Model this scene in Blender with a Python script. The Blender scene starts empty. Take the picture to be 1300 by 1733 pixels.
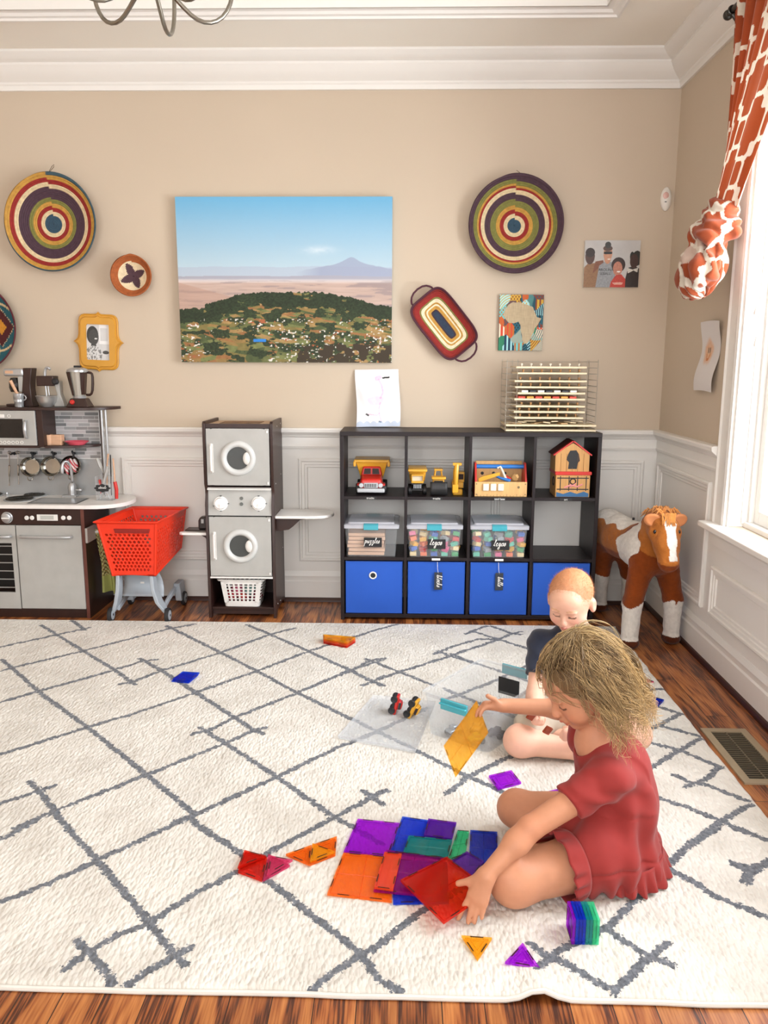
import bpy, bmesh, math, random
import numpy as np
from mathutils import Vector, Matrix

# ------------------------------------------------------------------ camera, world, light
scene = bpy.context.scene
C = scene.collection
def make_camera():
    f, th, ps, ro, H = 1360.27, .1839, .0244, .0040, 1.2286
    cam = bpy.data.cameras.new('camera'); co = bpy.data.objects.new('camera', cam); C.objects.link(co)
    cam.sensor_fit = 'VERTICAL'; cam.sensor_height = 36; cam.sensor_width = 27
    cam.lens = f / 1733 * 36; cam.clip_start = .02
    r = Vector((math.cos(ps), math.sin(ps), 0)); f0 = Vector((-math.sin(ps), math.cos(ps), 0)); z = Vector((0, 0, 1))
    fw = f0*math.cos(th) - z*math.sin(th); up = f0*math.sin(th) + z*math.cos(th)
    r2 = r*math.cos(ro) + up*math.sin(ro); u2 = up*math.cos(ro) - r*math.sin(ro)
    m = Matrix((r2, u2, -fw)).transposed().to_4x4(); m.translation = (0, 0, H)
    co.matrix_world = m
    scene.camera = co
make_camera()
vs = scene.view_settings
vs.view_transform = 'Standard'; vs.look = 'None'; vs.gamma = 1; vs.use_curve_mapping = False
vs.exposure = 0.46
w = bpy.data.worlds.new('overcast_sky'); scene.world = w; w.use_nodes = True
bg = w.node_tree.nodes['Background']; bg.inputs[0].default_value = (.93, .96, 1, 1); bg.inputs[1].default_value = 3.0
def area(name, loc, target, sx, sy, power, col=(1, 1, 1)):
    l = bpy.data.lights.new(name, 'AREA'); l.shape = 'RECTANGLE'; l.size = sx; l.size_y = sy; l.energy = power; l.color = col
    o = bpy.data.objects.new(name, l); C.objects.link(o); o.location = loc
    o.rotation_euler = (Vector(target) - Vector(loc)).to_track_quat('-Z', 'Y').to_euler()
    return o
area('window_daylight', (2.1, 2.1, 1.75), (0.0, 2.5, .55), 1.9, 1.9, 105, (.97, .985, 1))
area('ceiling_fill', (2.3, 2.1, .75), (-.6, 2.4, 2.5), 1.9, .9, 60, (1, .985, .95))  # added fill low outside the window, stands in for ground bounce on the ceiling
area('rear_window_daylight', (-.6, -1.9, 1.9), (-.4, 3.0, 2.0), 3.6, 2.2, 52, (1, .985, .96))

# ------------------------------------------------------------------ helpers
R = math.radians
def lin(c):
    if isinstance(c, str):
        c = c.lstrip('#'); c = [int(c[i:i+2], 16)/255 for i in (0, 2, 4)]
    return tuple((x/12.92 if x <= .04045 else ((x+.055)/1.055)**2.4) for x in c[:3])
MC = {}
def mat(name, col='#808080', rough=.5, metal=0., bump=None, var=None, coat=0., attr=False, emis=None, spec=.5, sheen=0., sss=0., stretch=None):
    """procedural material: base colour (+noise variation), optional bump noise"""
    if name in MC: return MC[name]
    m = bpy.data.materials.new(name); m.use_nodes = True; nt = m.node_tree; N = nt.nodes; L = nt.links
    b = N['Principled BSDF']; c = lin(col) + (1,)
    b.inputs['Roughness'].default_value = rough; b.inputs['Metallic'].default_value = metal
    b.inputs['Specular IOR Level'].default_value = spec
    b.inputs['Coat Weight'].default_value = coat; b.inputs['Coat Roughness'].default_value = .1
    b.inputs['Sheen Weight'].default_value = sheen
    if sss: b.inputs['Subsurface Weight'].default_value = sss; b.inputs['Subsurface Radius'].default_value = (.02, .008, .005); b.inputs['Subsurface Scale'].default_value = .5
    b.inputs['Base Color'].default_value = c
    tc = N.new('ShaderNodeTexCoord'); src = None
    vec = tc.outputs['Object']
    if stretch:
        mp = N.new('ShaderNodeMapping'); mp.inputs['Scale'].default_value = stretch; L.new(vec, mp.inputs[0]); vec = mp.outputs[0]
    if attr:
        a = N.new('ShaderNodeAttribute'); a.attribute_name = 'Col'; src = a.outputs['Color']
    if var or not attr:
        sc, am = var or (14., .05)
        n = N.new('ShaderNodeTexNoise'); n.inputs['Scale'].default_value = sc; n.inputs['Detail'].default_value = 4; L.new(vec, n.inputs['Vector'])
        mr = N.new('ShaderNodeMapRange'); mr.inputs[1].default_value = .3; mr.inputs[2].default_value = .7
        mr.inputs[3].default_value = 1-am; mr.inputs[4].default_value = 1+am; L.new(n.outputs['Fac'], mr.inputs[0])
        mx = N.new('ShaderNodeVectorMath'); mx.operation = 'SCALE'
        if src: L.new(src, mx.inputs[0])
        else: mx.inputs[0].default_value = c[:3]
        L.new(mr.outputs[0], mx.inputs['Scale']); src = mx.outputs[0]
    if src: L.new(src, b.inputs['Base Color'])
    if bump:
        n2 = N.new('ShaderNodeTexNoise'); n2.inputs['Scale'].default_value = bump[0]; n2.inputs['Detail'].default_value = 3; L.new(vec, n2.inputs['Vector'])
        bp = N.new('ShaderNodeBump'); bp.inputs['Strength'].default_value = bump[1]; bp.inputs['Distance'].default_value = bump[2] if len(bump) > 2 else .002
        L.new(n2.outputs['Fac'], bp.inputs['Height']); L.new(bp.outputs[0], b.inputs['Normal'])
    if emis: b.inputs['Emission Color'].default_value = lin(emis[0]) + (1,); b.inputs['Emission Strength'].default_value = emis[1]
    MC[name] = m
    return m
def clear(name, col, fac=.25, rough=.12, base=None, gloss=.5):
    """see-through coloured plastic: tinted transparency mixed with a glossy coloured body"""
    if name in MC: return MC[name]
    m = mat(name, base or col, rough); nt = m.node_tree; N = nt.nodes; L = nt.links
    b = N['Principled BSDF']; b.inputs['Specular IOR Level'].default_value = gloss
    t = N.new('ShaderNodeBsdfTransparent'); t.inputs[0].default_value = tuple(max(x, .004)**.27 for x in lin(col)) + (1,)
    mx = N.new('ShaderNodeMixShader'); mx.inputs[0].default_value = fac
    L.new(t.outputs[0], mx.inputs[1]); L.new(b.outputs[0], mx.inputs[2]); L.new(mx.outputs[0], N['Material Output'].inputs[0])
    return m
ROOT = {}
def tag(o, label=None, cat=None, group=None, kind=None):
    if label: o['label'] = label
    if cat: o['category'] = cat
    if group: o['group'] = group
    if kind: o['kind'] = kind
    return o
def T(name, label, cat, loc=(0, 0, 0), rz=0., group=None, rot=None):
    o = bpy.data.objects.new(name, None); C.objects.link(o); o.empty_display_size = .05
    o.location = loc; o.rotation_euler = rot or (0, 0, rz)
    ROOT[o.name] = (Matrix.Translation(loc) @ o.rotation_euler.to_matrix().to_4x4()).inverted()
    return tag(o, label, cat, group)
def rootinv(p):
    while p.parent: p = p.parent
    return ROOT.get(p.name)
def copy_tree(o, parent=None, sub=True):
    c = o.copy(); C.objects.link(c); c.parent = parent
    if o.name in ROOT: ROOT[c.name] = ROOT[o.name]
    for ch in (list(o.children) if sub else []): copy_tree(ch, c)
    return c
def frame(ax):
    ax = Vector(ax).normalized(); a = Vector((0, 0, 1)) if abs(ax.z) < .9 else Vector((1, 0, 0))
    u = a.cross(ax).normalized(); v = ax.cross(u)
    return u, v, ax
class MB:
    def __init__(s): s.v = []; s.f = []; s.m = []
    def add(s, vs, fs, m=0, X=None):
        o = len(s.v)
        s.v += [tuple(X @ Vector(v)) if X else tuple(v) for v in vs]
        s.f += [tuple(i+o for i in f) for f in fs]; s.m += [m]*len(fs); return s
    def box(s, a, b, m=0, X=None):
        x0, y0, z0 = (min(a[i], b[i]) for i in range(3)); x1, y1, z1 = (max(a[i], b[i]) for i in range(3))
        vs = [(x0,y0,z0),(x1,y0,z0),(x1,y1,z0),(x0,y1,z0),(x0,y0,z1),(x1,y0,z1),(x1,y1,z1),(x0,y1,z1)]
        return s.add(vs, [(0,3,2,1),(4,5,6,7),(0,1,5,4),(1,2,6,5),(2,3,7,6),(3,0,4,7)], m, X)
    def hexa(s, bot, top, m=0):
        return s.add(list(bot)+list(top), [(3,2,1,0),(4,5,6,7),(0,1,5,4),(1,2,6,5),(2,3,7,6),(3,0,4,7)], m)
    def loft(s, rings, m=0, cap=True, closed=False, X=None):
        n = len(rings[0]); vs = [p for r in rings for p in r]; fs = []
        K = len(rings)
        for k in range(K if closed else K-1):
            a, b = k*n, ((k+1) % K)*n
            for i in range(n):
                j = (i+1) % n; fs.append((a+i, a+j, b+j, b+i))
        if cap and not closed: fs += [tuple(range(n-1, -1, -1)), tuple(range((K-1)*n, K*n))]
        return s.add(vs, fs, m, X)
    def cyl(s, p0, p1, r0, r1=None, n=20, m=0, X=None, cap=True):
        r1 = r0 if r1 is None else r1; p0 = Vector(p0); p1 = Vector(p1); u, v, _ = frame(p1-p0)
        rg = [[p + (u*math.cos(2*math.pi*i/n) + v*math.sin(2*math.pi*i/n))*r for i in range(n)] for p, r in ((p0, r0), (p1, r1))]
        return s.loft(rg, m, cap, X=X)
    def lathe(s, prof, o=(0, 0, 0), ax=(0, 0, 1), n=32, m=0, X=None, cap=True):
        o = Vector(o); u, v, a = frame(ax)
        rg = [[o + a*h + (u*math.cos(2*math.pi*i/n) + v*math.sin(2*math.pi*i/n))*max(r, 1e-4) for i in range(n)] for r, h in prof]
        return s.loft(rg, m, cap, X=X)
    def tube(s, pts, r, n=8, m=0, closed=False, X=None, flat=1.):
        pts = [Vector(p) for p in pts]; K = len(pts); rg = []; pu = None
        rr = r if isinstance(r, (list, tuple)) else [r]*K
        for k in range(K):
            if closed: d = pts[(k+1) % K] - pts[k-1]
            else: d = pts[min(k+1, K-1)] - pts[max(k-1, 0)]
            if d.length < 1e-9: d = Vector((0, 0, 1))
            d.normalize()
            if pu is None: u, v, _ = frame(d)
            else:
                u = pu - d*pu.dot(d)
                u = u.normalized() if u.length > 1e-6 else frame(d)[0]
                v = d.cross(u)
            pu = u
            rg.append([pts[k] + (u*math.cos(2*math.pi*i/n) + v*math.sin(2*math.pi*i/n)*flat)*rr[k] for i in range(n)])
        return s.loft(rg, m, True, closed, X=X)
    def prism(s, poly, o, U, V, W, m=0, X=None):
        """extrude 2-D polygon (u,v) from o along vector W"""
        o = Vector(o); U = Vector(U); V = Vector(V); W = Vector(W); n = len(poly)
        a = [o + U*p[0] + V*p[1] for p in poly]; b = [p + W for p in a]
        if U.cross(V).dot(W) * sum(poly[i][0]*poly[(i+1) % n][1] - poly[(i+1) % n][0]*poly[i][1] for i in range(n)) < 0: a, b = b, a
        return s.loft([a, b], m, X=X)
    def ell(s, c, r, n=20, m=0, X=None, k=None):
        k = k or n//2; c = Vector(c); r = (r, r, r) if isinstance(r, (int, float)) else r
        rg = []
        for j in range(k+1):
            t = math.pi*j/k; st = max(math.sin(t), .002)
            rg.append([c + Vector((r[0]*st*math.cos(2*math.pi*i/n), r[1]*st*math.sin(2*math.pi*i/n), -r[2]*math.cos(t))) for i in range(n)])
        return s.loft(rg, m, X=X)
    def torus(s, c, ax, R_, r, n=32, k=10, m=0, X=None):
        u, v, a = frame(ax); c = Vector(c)
        return s.tube([c + (u*math.cos(2*math.pi*i/n) + v*math.sin(2*math.pi*i/n))*R_ for i in range(n)], r, k, m, True, X)
    def grid(s, fn, nu, nv, m=0, wrapu=False):
        vs = [fn(i/(nu if wrapu else nu-1), j/(nv-1)) for j in range(nv) for i in range(nu)]; fs = []
        for j in range(nv-1):
            for i in range(nu if wrapu else nu-1):
                i2 = (i+1) % nu; fs.append((j*nu+i, j*nu+i2, (j+1)*nu+i2, (j+1)*nu+i))
        return s.add(vs, fs, m)
    def build(s, name, mats, parent=None, bevel=0, loc=None, angle=35, X=None, seg=2, subd=0, solid=0):
        me = bpy.data.meshes.new(name); me.from_pydata(s.v, [], s.f)
        mats = mats if isinstance(mats, (list, tuple)) else [mats]
        for q in mats: me.materials.append(q)
        me.polygons.foreach_set('material_index', s.m)
        me.polygons.foreach_set('use_smooth', [True]*len(s.f))
        if X: me.transform(X)
        o = bpy.data.objects.new(name, me); C.objects.link(o)
        if parent:
            o.parent = parent; ri = rootinv(parent)
            if ri: me.transform(ri)
        elif loc is not None:
            me.transform(Matrix.Translation(-Vector(loc))); o.location = loc; ROOT[o.name] = Matrix.Translation(-Vector(loc))
        me.set_sharp_from_angle(angle=R(angle))
        me.validate()
        if solid: q = o.modifiers.new('s', 'SOLIDIFY'); q.thickness = solid; q.offset = 0
        if bevel:
            q = o.modifiers.new('b', 'BEVEL'); q.width = bevel; q.segments = seg; q.limit_method = 'ANGLE'; q.angle_limit = R(32)
        if subd: q = o.modifiers.new('u', 'SUBSURF'); q.levels = subd; q.render_levels = subd
        return o
def build_each(b, name, mats, parent, **kw):
    """link every loose piece of the MB as an object of its own"""
    par = list(range(len(b.v)))
    def find(i):
        while par[i] != i: par[i] = par[par[i]]; i = par[i]
        return i
    for f in b.f:
        for j in f[1:]: par[find(j)] = find(f[0])
    groups = {}
    for k, f in enumerate(b.f): groups.setdefault(find(f[0]), []).append(k)
    out = []
    for g in groups.values():
        q = MB(); mp = {}
        for k in g:
            for i in b.f[k]:
                if i not in mp: mp[i] = len(q.v); q.v.append(b.v[i])
            q.f.append(tuple(mp[i] for i in b.f[k])); q.m.append(b.m[k])
        out.append(q.build(name, mats, parent, **kw))
    return out
def npmesh(name, V, F, mats, col=None, parent=None, loc=None, smooth=True, mi=None, X=None):
    me = bpy.data.meshes.new(name); V = np.asarray(V, dtype=np.float64); F = np.asarray(F, dtype=np.int32)
    k = F.shape[1]
    me.vertices.add(len(V)); me.vertices.foreach_set('co', V.ravel())
    me.loops.add(F.size); me.loops.foreach_set('vertex_index', F.ravel())
    me.polygons.add(len(F)); me.polygons.foreach_set('loop_start', np.arange(0, F.size, k, dtype=np.int32))
    mats = mats if isinstance(mats, (list, tuple)) else [mats]
    for q in mats: me.materials.append(q)
    if mi is not None: me.polygons.foreach_set('material_index', mi)
    me.polygons.foreach_set('use_smooth', [smooth]*len(F))
    me.update(calc_edges=True); me.validate()
    if col is not None:
        a = me.color_attributes.new('Col', 'FLOAT_COLOR', 'POINT')
        cc = np.ones((len(V), 4), dtype=np.float32); cc[:, :3] = col; a.data.foreach_set('color', cc.ravel())
    if X: me.transform(X)
    o = bpy.data.objects.new(name, me); C.objects.link(o)
    if parent:
        o.parent = parent; ri = rootinv(parent)
        if ri: me.transform(ri)
    elif loc is not None:
        me.transform(Matrix.Translation(-Vector(loc))); o.location = loc; ROOT[o.name] = Matrix.Translation(-Vector(loc))
    return o
def LC(c): return np.array(lin(c))
# value noise on arrays
def _h(ix, iy, iz, seed):
    n = (ix.astype(np.int64)*374761393 + iy.astype(np.int64)*668265263 + iz.astype(np.int64)*2147483647 + seed*974634777) & 0xffffffff
    n = ((n ^ (n >> 13))*1274126177) & 0xffffffff
    n = n ^ (n >> 16)
    return (n & 0xffff)/65535.
def vnoise(x, y, z=0., seed=0):
    x, y, z = np.broadcast_arrays(np.asarray(x, float), np.asarray(y, float), np.asarray(z, float))
    x0, y0, z0 = np.floor(x), np.floor(y), np.floor(z); fx, fy, fz = x-x0, y-y0, z-z0
    fx, fy, fz = (q*q*(3-2*q) for q in (fx, fy, fz)); r = 0
    for dx in (0, 1):
        for dy in (0, 1):
            for dz in (0, 1):
                r = r + _h(x0+dx, y0+dy, z0+dz, seed)*np.where(dx, fx, 1-fx)*np.where(dy, fy, 1-fy)*np.where(dz, fz, 1-fz)
    return r
def fbm(x, y, z=0., o=4, seed=0):
    a, s, t = .5, 0., 0.
    for i in range(o):
        s = s + a*vnoise(x*2**i, y*2**i, np.asarray(z)*2**i, seed+i); t += a; a *= .5
    return s/t
def inpoly(px, py, poly):
    r = np.zeros(np.shape(px), bool); n = len(poly)
    for i in range(n):
        x0, y0 = poly[i]; x1, y1 = poly[(i+1) % n]
        if y0 == y1: continue
        c = ((y0 > py) != (y1 > py)) & (px < (x1-x0)*(py-y0)/(y1-y0) + x0); r ^= c
    return r
def segd(px, py, a, b):
    dx, dy = b[0]-a[0], b[1]-a[1]; t = np.clip(((px-a[0])*dx + (py-a[1])*dy)/(dx*dx+dy*dy+1e-12), 0, 1)
    return np.hypot(px-a[0]-t*dx, py-a[1]-t*dy)
def pland(px, py, pts):
    d = segd(px, py, pts[0], pts[1])
    for i in range(1, len(pts)-1): d = np.minimum(d, segd(px, py, pts[i], pts[i+1]))
    return d
# ---- signed-distance bodies meshed by surface nets
class SDF:
    def __init__(s, lo, hi, h):
        s.lo = np.array(lo, float); s.h = h; s.n = np.ceil((np.array(hi)-s.lo)/h).astype(int)+1
        s.d = np.full(s.n, 9., dtype=np.float32)
    def sl(s, lo, hi):
        a = np.maximum(np.floor((np.array(lo)-s.lo)/s.h).astype(int), 0); b = np.minimum(np.ceil((np.array(hi)-s.lo)/s.h).astype(int)+1, s.n)
        if np.any(b <= a): return None, None
        g = np.meshgrid(*[s.lo[i]+s.h*np.arange(a[i], b[i]) for i in range(3)], indexing='ij', sparse=True)
        return tuple(slice(a[i], b[i]) for i in range(3)), g
    def comb(s, S, d, k, op):
        c = s.d[S]
        if op == 'u':
            if k > 0: hh = np.maximum(k-np.abs(c-d), 0)/k; r = np.minimum(c, d)-hh*hh*k*.25
            else: r = np.minimum(c, d)
        else:
            if k > 0: hh = np.maximum(k-np.abs(c+d), 0)/k; r = np.maximum(c, -d)+hh*hh*k*.25
            else: r = np.maximum(c, -d)
        s.d[S] = r
    def cap(s, p0, r0, p1, r1, k=.02, op='u', sc=None):
        p0 = np.array(p0, float); p1 = np.array(p1, float); m = max(r0, r1)+k+3*s.h
        S, g = s.sl(np.minimum(p0, p1)-m, np.maximum(p0, p1)+m)
        if S is None: return s
        v = p1-p0; t = np.clip(sum((g[i]-p0[i])*v[i] for i in range(3))/(v@v+1e-12), 0, 1)
        d = np.sqrt(sum((g[i]-p0[i]-t*v[i])**2 for i in range(3)))-(r0+(r1-r0)*t)
        s.comb(S, d, k, op); return s
    def chain(s, pts, rs, k=.02, op='u'):
        for i in range(len(pts)-1): s.cap(pts[i], rs[i], pts[i+1], rs[i+1], k, op)
        return s
    def ell(s, c, r, k=.02, op='u', rot=None):
        c = np.array(c, float); r = np.array(r, float) if not isinstance(r, float) else np.array([r]*3); m = r.max()+k+3*s.h
        S, g = s.sl(c-m, c+m)
        if S is None: return s
        q = [g[i]-c[i] for i in range(3)]
        if rot is not None:
            Rm = np.array(rot).T; q = [Rm[i][0]*q[0]+Rm[i][1]*q[1]+Rm[i][2]*q[2] for i in range(3)]
        k0 = np.sqrt(sum((q[i]/r[i])**2 for i in range(3))); k1 = np.sqrt(sum((q[i]/r[i]**2)**2 for i in range(3)))
        d = np.where(k1 > 1e-6, k0*(k0-1)/(k1+1e-9), -r.min())
        s.comb(S, d, k, op); return s
    def half(s, p, n, k=0.):
        """remove everything on the side n points to"""
        g = np.meshgrid(*[s.lo[i]+s.h*np.arange(s.n[i]) for i in range(3)], indexing='ij', sparse=True)
        n = np.array(n, float); n /= np.linalg.norm(n)
        d = -sum((g[i]-p[i])*n[i] for i in range(3)); s.comb(tuple(slice(0, q) for q in s.n), d, k, 's'); return s
    def mesh(s, disp=None):
        d = s.d.astype(np.float32)
        if disp is not None:
            g = np.meshgrid(*[s.lo[i]+s.h*np.arange(s.n[i]) for i in range(3)], indexing='ij'); mk = np.abs(d) < .03
            d = d.copy(); d[mk] += disp(g[0][mk], g[1][mk], g[2][mk])
        for ax in range(3):
            for e in (0, -1):
                S = [slice(None)]*3; S[ax] = e; d[tuple(S)] = np.maximum(d[tuple(S)], 1e-3)
        ins = d < 0; n0, n1, n2 = d.shape; cs = (n0-1, n1-1, n2-1)
        cnt = np.zeros(cs, np.int8); P = np.zeros(cs+(3,), np.float32)
        base = [slice(0, -1)]*3
        any_ = np.zeros(cs, bool); all_ = np.ones(cs, bool)
        for c in np.ndindex(2, 2, 2):
            q = ins[tuple(slice(c[i], d.shape[i]-1+c[i]) for i in range(3))]; any_ |= q; all_ &= q
        act = any_ & ~all_; I = np.argwhere(act); P = np.zeros((len(I), 3)); W = np.zeros(len(I))
        for ax in range(3):
            o1, o2 = [a for a in range(3) if a != ax]
            for e in np.ndindex(2, 2):
                A = I.copy(); A[:, o1] += e[0]; A[:, o2] += e[1]; B = A.copy(); B[:, ax] += 1
                da = d[A[:, 0], A[:, 1], A[:, 2]]; db = d[B[:, 0], B[:, 1], B[:, 2]]; m = (da < 0) != (db < 0)
                t = np.where(m, da/np.where(m, da-db, 1), 0); p = A.astype(float); p[:, ax] += t
                P[m] += p[m]; W += m
        V = s.lo + s.h*P/W[:, None]
        idx = np.full(cs, -1, np.int64); idx[I[:, 0], I[:, 1], I[:, 2]] = np.arange(len(I)); F = []
        for ax in range(3):
            o1, o2 = [(1, 2), (2, 0), (0, 1)][ax]
            sa = [slice(None)]*3; sb = [slice(None)]*3; sa[ax] = slice(0, -1); sb[ax] = slice(1, None)
            a = ins[tuple(sa)]; b = ins[tuple(sb)]; E = np.argwhere(a != b)
            E = E[(E[:, o1] > 0) & (E[:, o2] > 0) & (E[:, o1] < d.shape[o1]-1) & (E[:, o2] < d.shape[o2]-1)]
            flip = a[E[:, 0], E[:, 1], E[:, 2]]
            q = []
            for (u, v) in ((1, 1), (0, 1), (0, 0), (1, 0)):
                G = E.copy(); G[:, o1] -= u; G[:, o2] -= v; q.append(idx[G[:, 0], G[:, 1], G[:, 2]])
            q = np.stack(q, 1); q = np.where(flip[:, None], q, q[:, ::-1]); F.append(q)
        F = np.concatenate(F); F = F[(F >= 0).all(1)]
        # light smoothing
        for _ in range(2):
            acc = np.zeros_like(V); w_ = np.zeros(len(V))
            for i in range(4):
                a, b = F[:, i], F[:, (i+1) % 4]
                for j in range(3): acc[:, j] += np.bincount(a, V[b, j], len(V)) + np.bincount(b, V[a, j], len(V))
                w_ += np.bincount(a, minlength=len(V)) + np.bincount(b, minlength=len(V))
            V = V*.5 + .5*acc/np.maximum(w_, 1)[:, None]
        return V, F
def rotm(fwd, up=(0, 0, 1)):
    """columns: right, forward, up"""
    f = Vector(fwd).normalized(); u = Vector(up); r = f.cross(u).normalized(); u = r.cross(f)
    return np.array([[r.x, f.x, u.x], [r.y, f.y, u.y], [r.z, f.z, u.z]])
def text(body, size, X, m, name, parent, extrude=.0004, align='CENTER', shear=0., sx=1.):
    cu = bpy.data.curves.new('t', 'FONT'); cu.body = body; cu.size = size; cu.extrude = extrude; cu.align_x = align; cu.align_y = 'CENTER'; cu.shear = shear
    t = bpy.data.objects.new('t', cu); C.objects.link(t); bpy.context.view_layer.update()
    me = bpy.data.meshes.new_from_object(t); bpy.data.objects.remove(t)
    me.name = name; me.transform(X @ Matrix.Diagonal((sx, 1, 1, 1))); me.materials.clear(); me.materials.append(m)
    o = bpy.data.objects.new(name, me); C.objects.link(o); o.parent = parent; ri = rootinv(parent)
    if ri: me.transform(ri)
    return o

# ------------------------------------------------------------------ the room
D, XR, XL, YR, HC = 4.052, 1.273, -3.2, -2.5, 2.62
m_paint = mat('tan_wall_paint', '#c6b6a2', .85, bump=(220, .15, .0006), var=(2.2, .015))
m_white = mat('white_trim_paint', '#e7e4df', .42, var=(3, .012))
m_ceil = mat('ceiling_paint', '#efeae0', .8, var=(2, .012))
def struct(o): o['kind'] = 'structure'; return o
def wood_floor():
    m = bpy.data.materials.new('oak_floor'); m.use_nodes = True; nt = m.node_tree; N = nt.nodes; L = nt.links; b = N['Principled BSDF']
    tc = N.new('ShaderNodeTexCoord'); mp = N.new('ShaderNodeMapping'); mp.inputs['Rotation'].default_value = (0, 0, R(90)); L.new(tc.outputs['Object'], mp.inputs[0])
    br = N.new('ShaderNodeTexBrick'); br.inputs['Scale'].default_value = 1; br.inputs['Brick Width'].default_value = .9; br.inputs['Row Height'].default_value = .083
    br.inputs['Mortar Size'].default_value = .0012; br.inputs['Color1'].default_value = (0, 0, 0, 1); br.inputs['Color2'].default_value = (1, 1, 1, 1); br.offset = .37
    br.inputs['Mortar'].default_value = (.5, .5, .5, 1); L.new(mp.outputs[0], br.inputs['Vector'])
    # per-plank offset of the grain
    sc = N.new('ShaderNodeVectorMath'); sc.operation = 'SCALE'; sc.inputs['Scale'].default_value = 7.3; L.new(br.outputs['Color'], sc.inputs[0])
    ad = N.new('ShaderNodeVectorMath'); L.new(tc.outputs['Object'], ad.inputs[0]); L.new(sc.outputs[0], ad.inputs[1])
    m2 = N.new('ShaderNodeMapping'); m2.inputs['Scale'].default_value = (7, .9, 7); L.new(ad.outputs[0], m2.inputs[0])
    n1 = N.new('ShaderNodeTexNoise'); n1.inputs['Scale'].default_value = 1.6; n1.inputs['Detail'].default_value = 3; n1.inputs['Distortion'].default_value = .6; L.new(m2.outputs[0], n1.inputs['Vector'])
    mu = N.new('ShaderNodeMath'); mu.operation = 'MULTIPLY'; mu.inputs[1].default_value = 26; L.new(n1.outputs['Fac'], mu.inputs[0])
    fr = N.new('ShaderNodeMath'); fr.operation = 'SINE'; L.new(mu.outputs[0], fr.inputs[0])
    m3 = N.new('ShaderNodeMapping'); m3.inputs['Scale'].default_value = (220, 9, 40); L.new(tc.outputs['Object'], m3.inputs[0])
    n2 = N.new('ShaderNodeTexNoise'); n2.inputs['Scale'].default_value = 1; n2.inputs['Detail'].default_value = 2; L.new(m3.outputs[0], n2.inputs['Vector'])
    mm = N.new('ShaderNodeMath'); mm.operation = 'MULTIPLY_ADD'; mm.inputs[1].default_value = .2; L.new(fr.outputs[0], mm.inputs[0]); L.new(n2.outputs['Fac'], mm.inputs[2])
    cr = N.new('ShaderNodeValToRGB'); e = cr.color_ramp.elements
    e[0].position = .25; e[0].color = lin('#45200f')+(1,); e[1].position = .8; e[1].color = lin('#b4733c')+(1,)
    q = e.new(.45); q.color = lin('#8c4c23')+(1,); L.new(mm.outputs[0], cr.inputs[0])
    mr = N.new('ShaderNodeMapRange'); mr.inputs[3].default_value = .85; mr.inputs[4].default_value = 1.15; L.new(br.outputs['Color'], mr.inputs[0])
    vm = N.new('ShaderNodeVectorMath'); vm.operation = 'SCALE'; L.new(cr.outputs[0], vm.inputs[0]); L.new(mr.outputs[0], vm.inputs['Scale'])
    mx = N.new('ShaderNodeMix'); mx.data_type = 'RGBA'; L.new(br.outputs['Fac'], mx.inputs[0]); L.new(vm.outputs[0], mx.inputs[6]); mx.inputs[7].default_value = lin('#2a1109')+(1,)
    L.new(mx.outputs[2], b.inputs['Base Color']); b.inputs['Roughness'].default_value = .38; b.inputs['Coat Weight'].default_value = .12; b.inputs['Coat Roughness'].default_value = .2
    bp = N.new('ShaderNodeBump'); bp.inputs['Strength'].default_value = .25; bp.inputs['Distance'].default_value = .001; L.new(mm.outputs[0], bp.inputs['Height']); L.new(bp.outputs[0], b.inputs['Normal'])
    return m
m_floor = wood_floor()
struct(MB().box((XL-.1, YR-.1, -.06), (XR+.14, D+.1, 0)).build('floor', m_floor))
struct(MB().box((XL-.1, D, 0), (XR+.14, D+.1, HC+.25)).build('wall_back', m_paint))
struct(MB().box((XL-.1, YR, 0), (XL, D, HC+.25)).build('wall_left', m_paint))
WY0, WY1, WZ0, WZ1 = 1.22, 3.14, .6, 2.3           # window opening in the right wall
b = MB(); b.box((XR, YR, 0), (XR+.14, D, WZ0)); b.box((XR, YR, WZ1), (XR+.14, D, HC+.25)); b.box((XR, YR, WZ0), (XR+.14, WY0, WZ1)); b.box((XR, WY1, WZ0), (XR+.14, D, WZ1))
struct(b.build('wall_right', m_paint))
b = MB(); b.box((XL, YR-.1, 0), (XR+.14, YR, .5)); b.box((XL, YR-.1, 2.35), (XR+.14, YR, HC+.25)); b.box((XL, YR-.1, .5), (-2.5, YR, 2.35)); b.box((1.1, YR-.1, .5), (XR+.14, YR, 2.35))
struct(b.build('wall_rear', m_paint))
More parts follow.
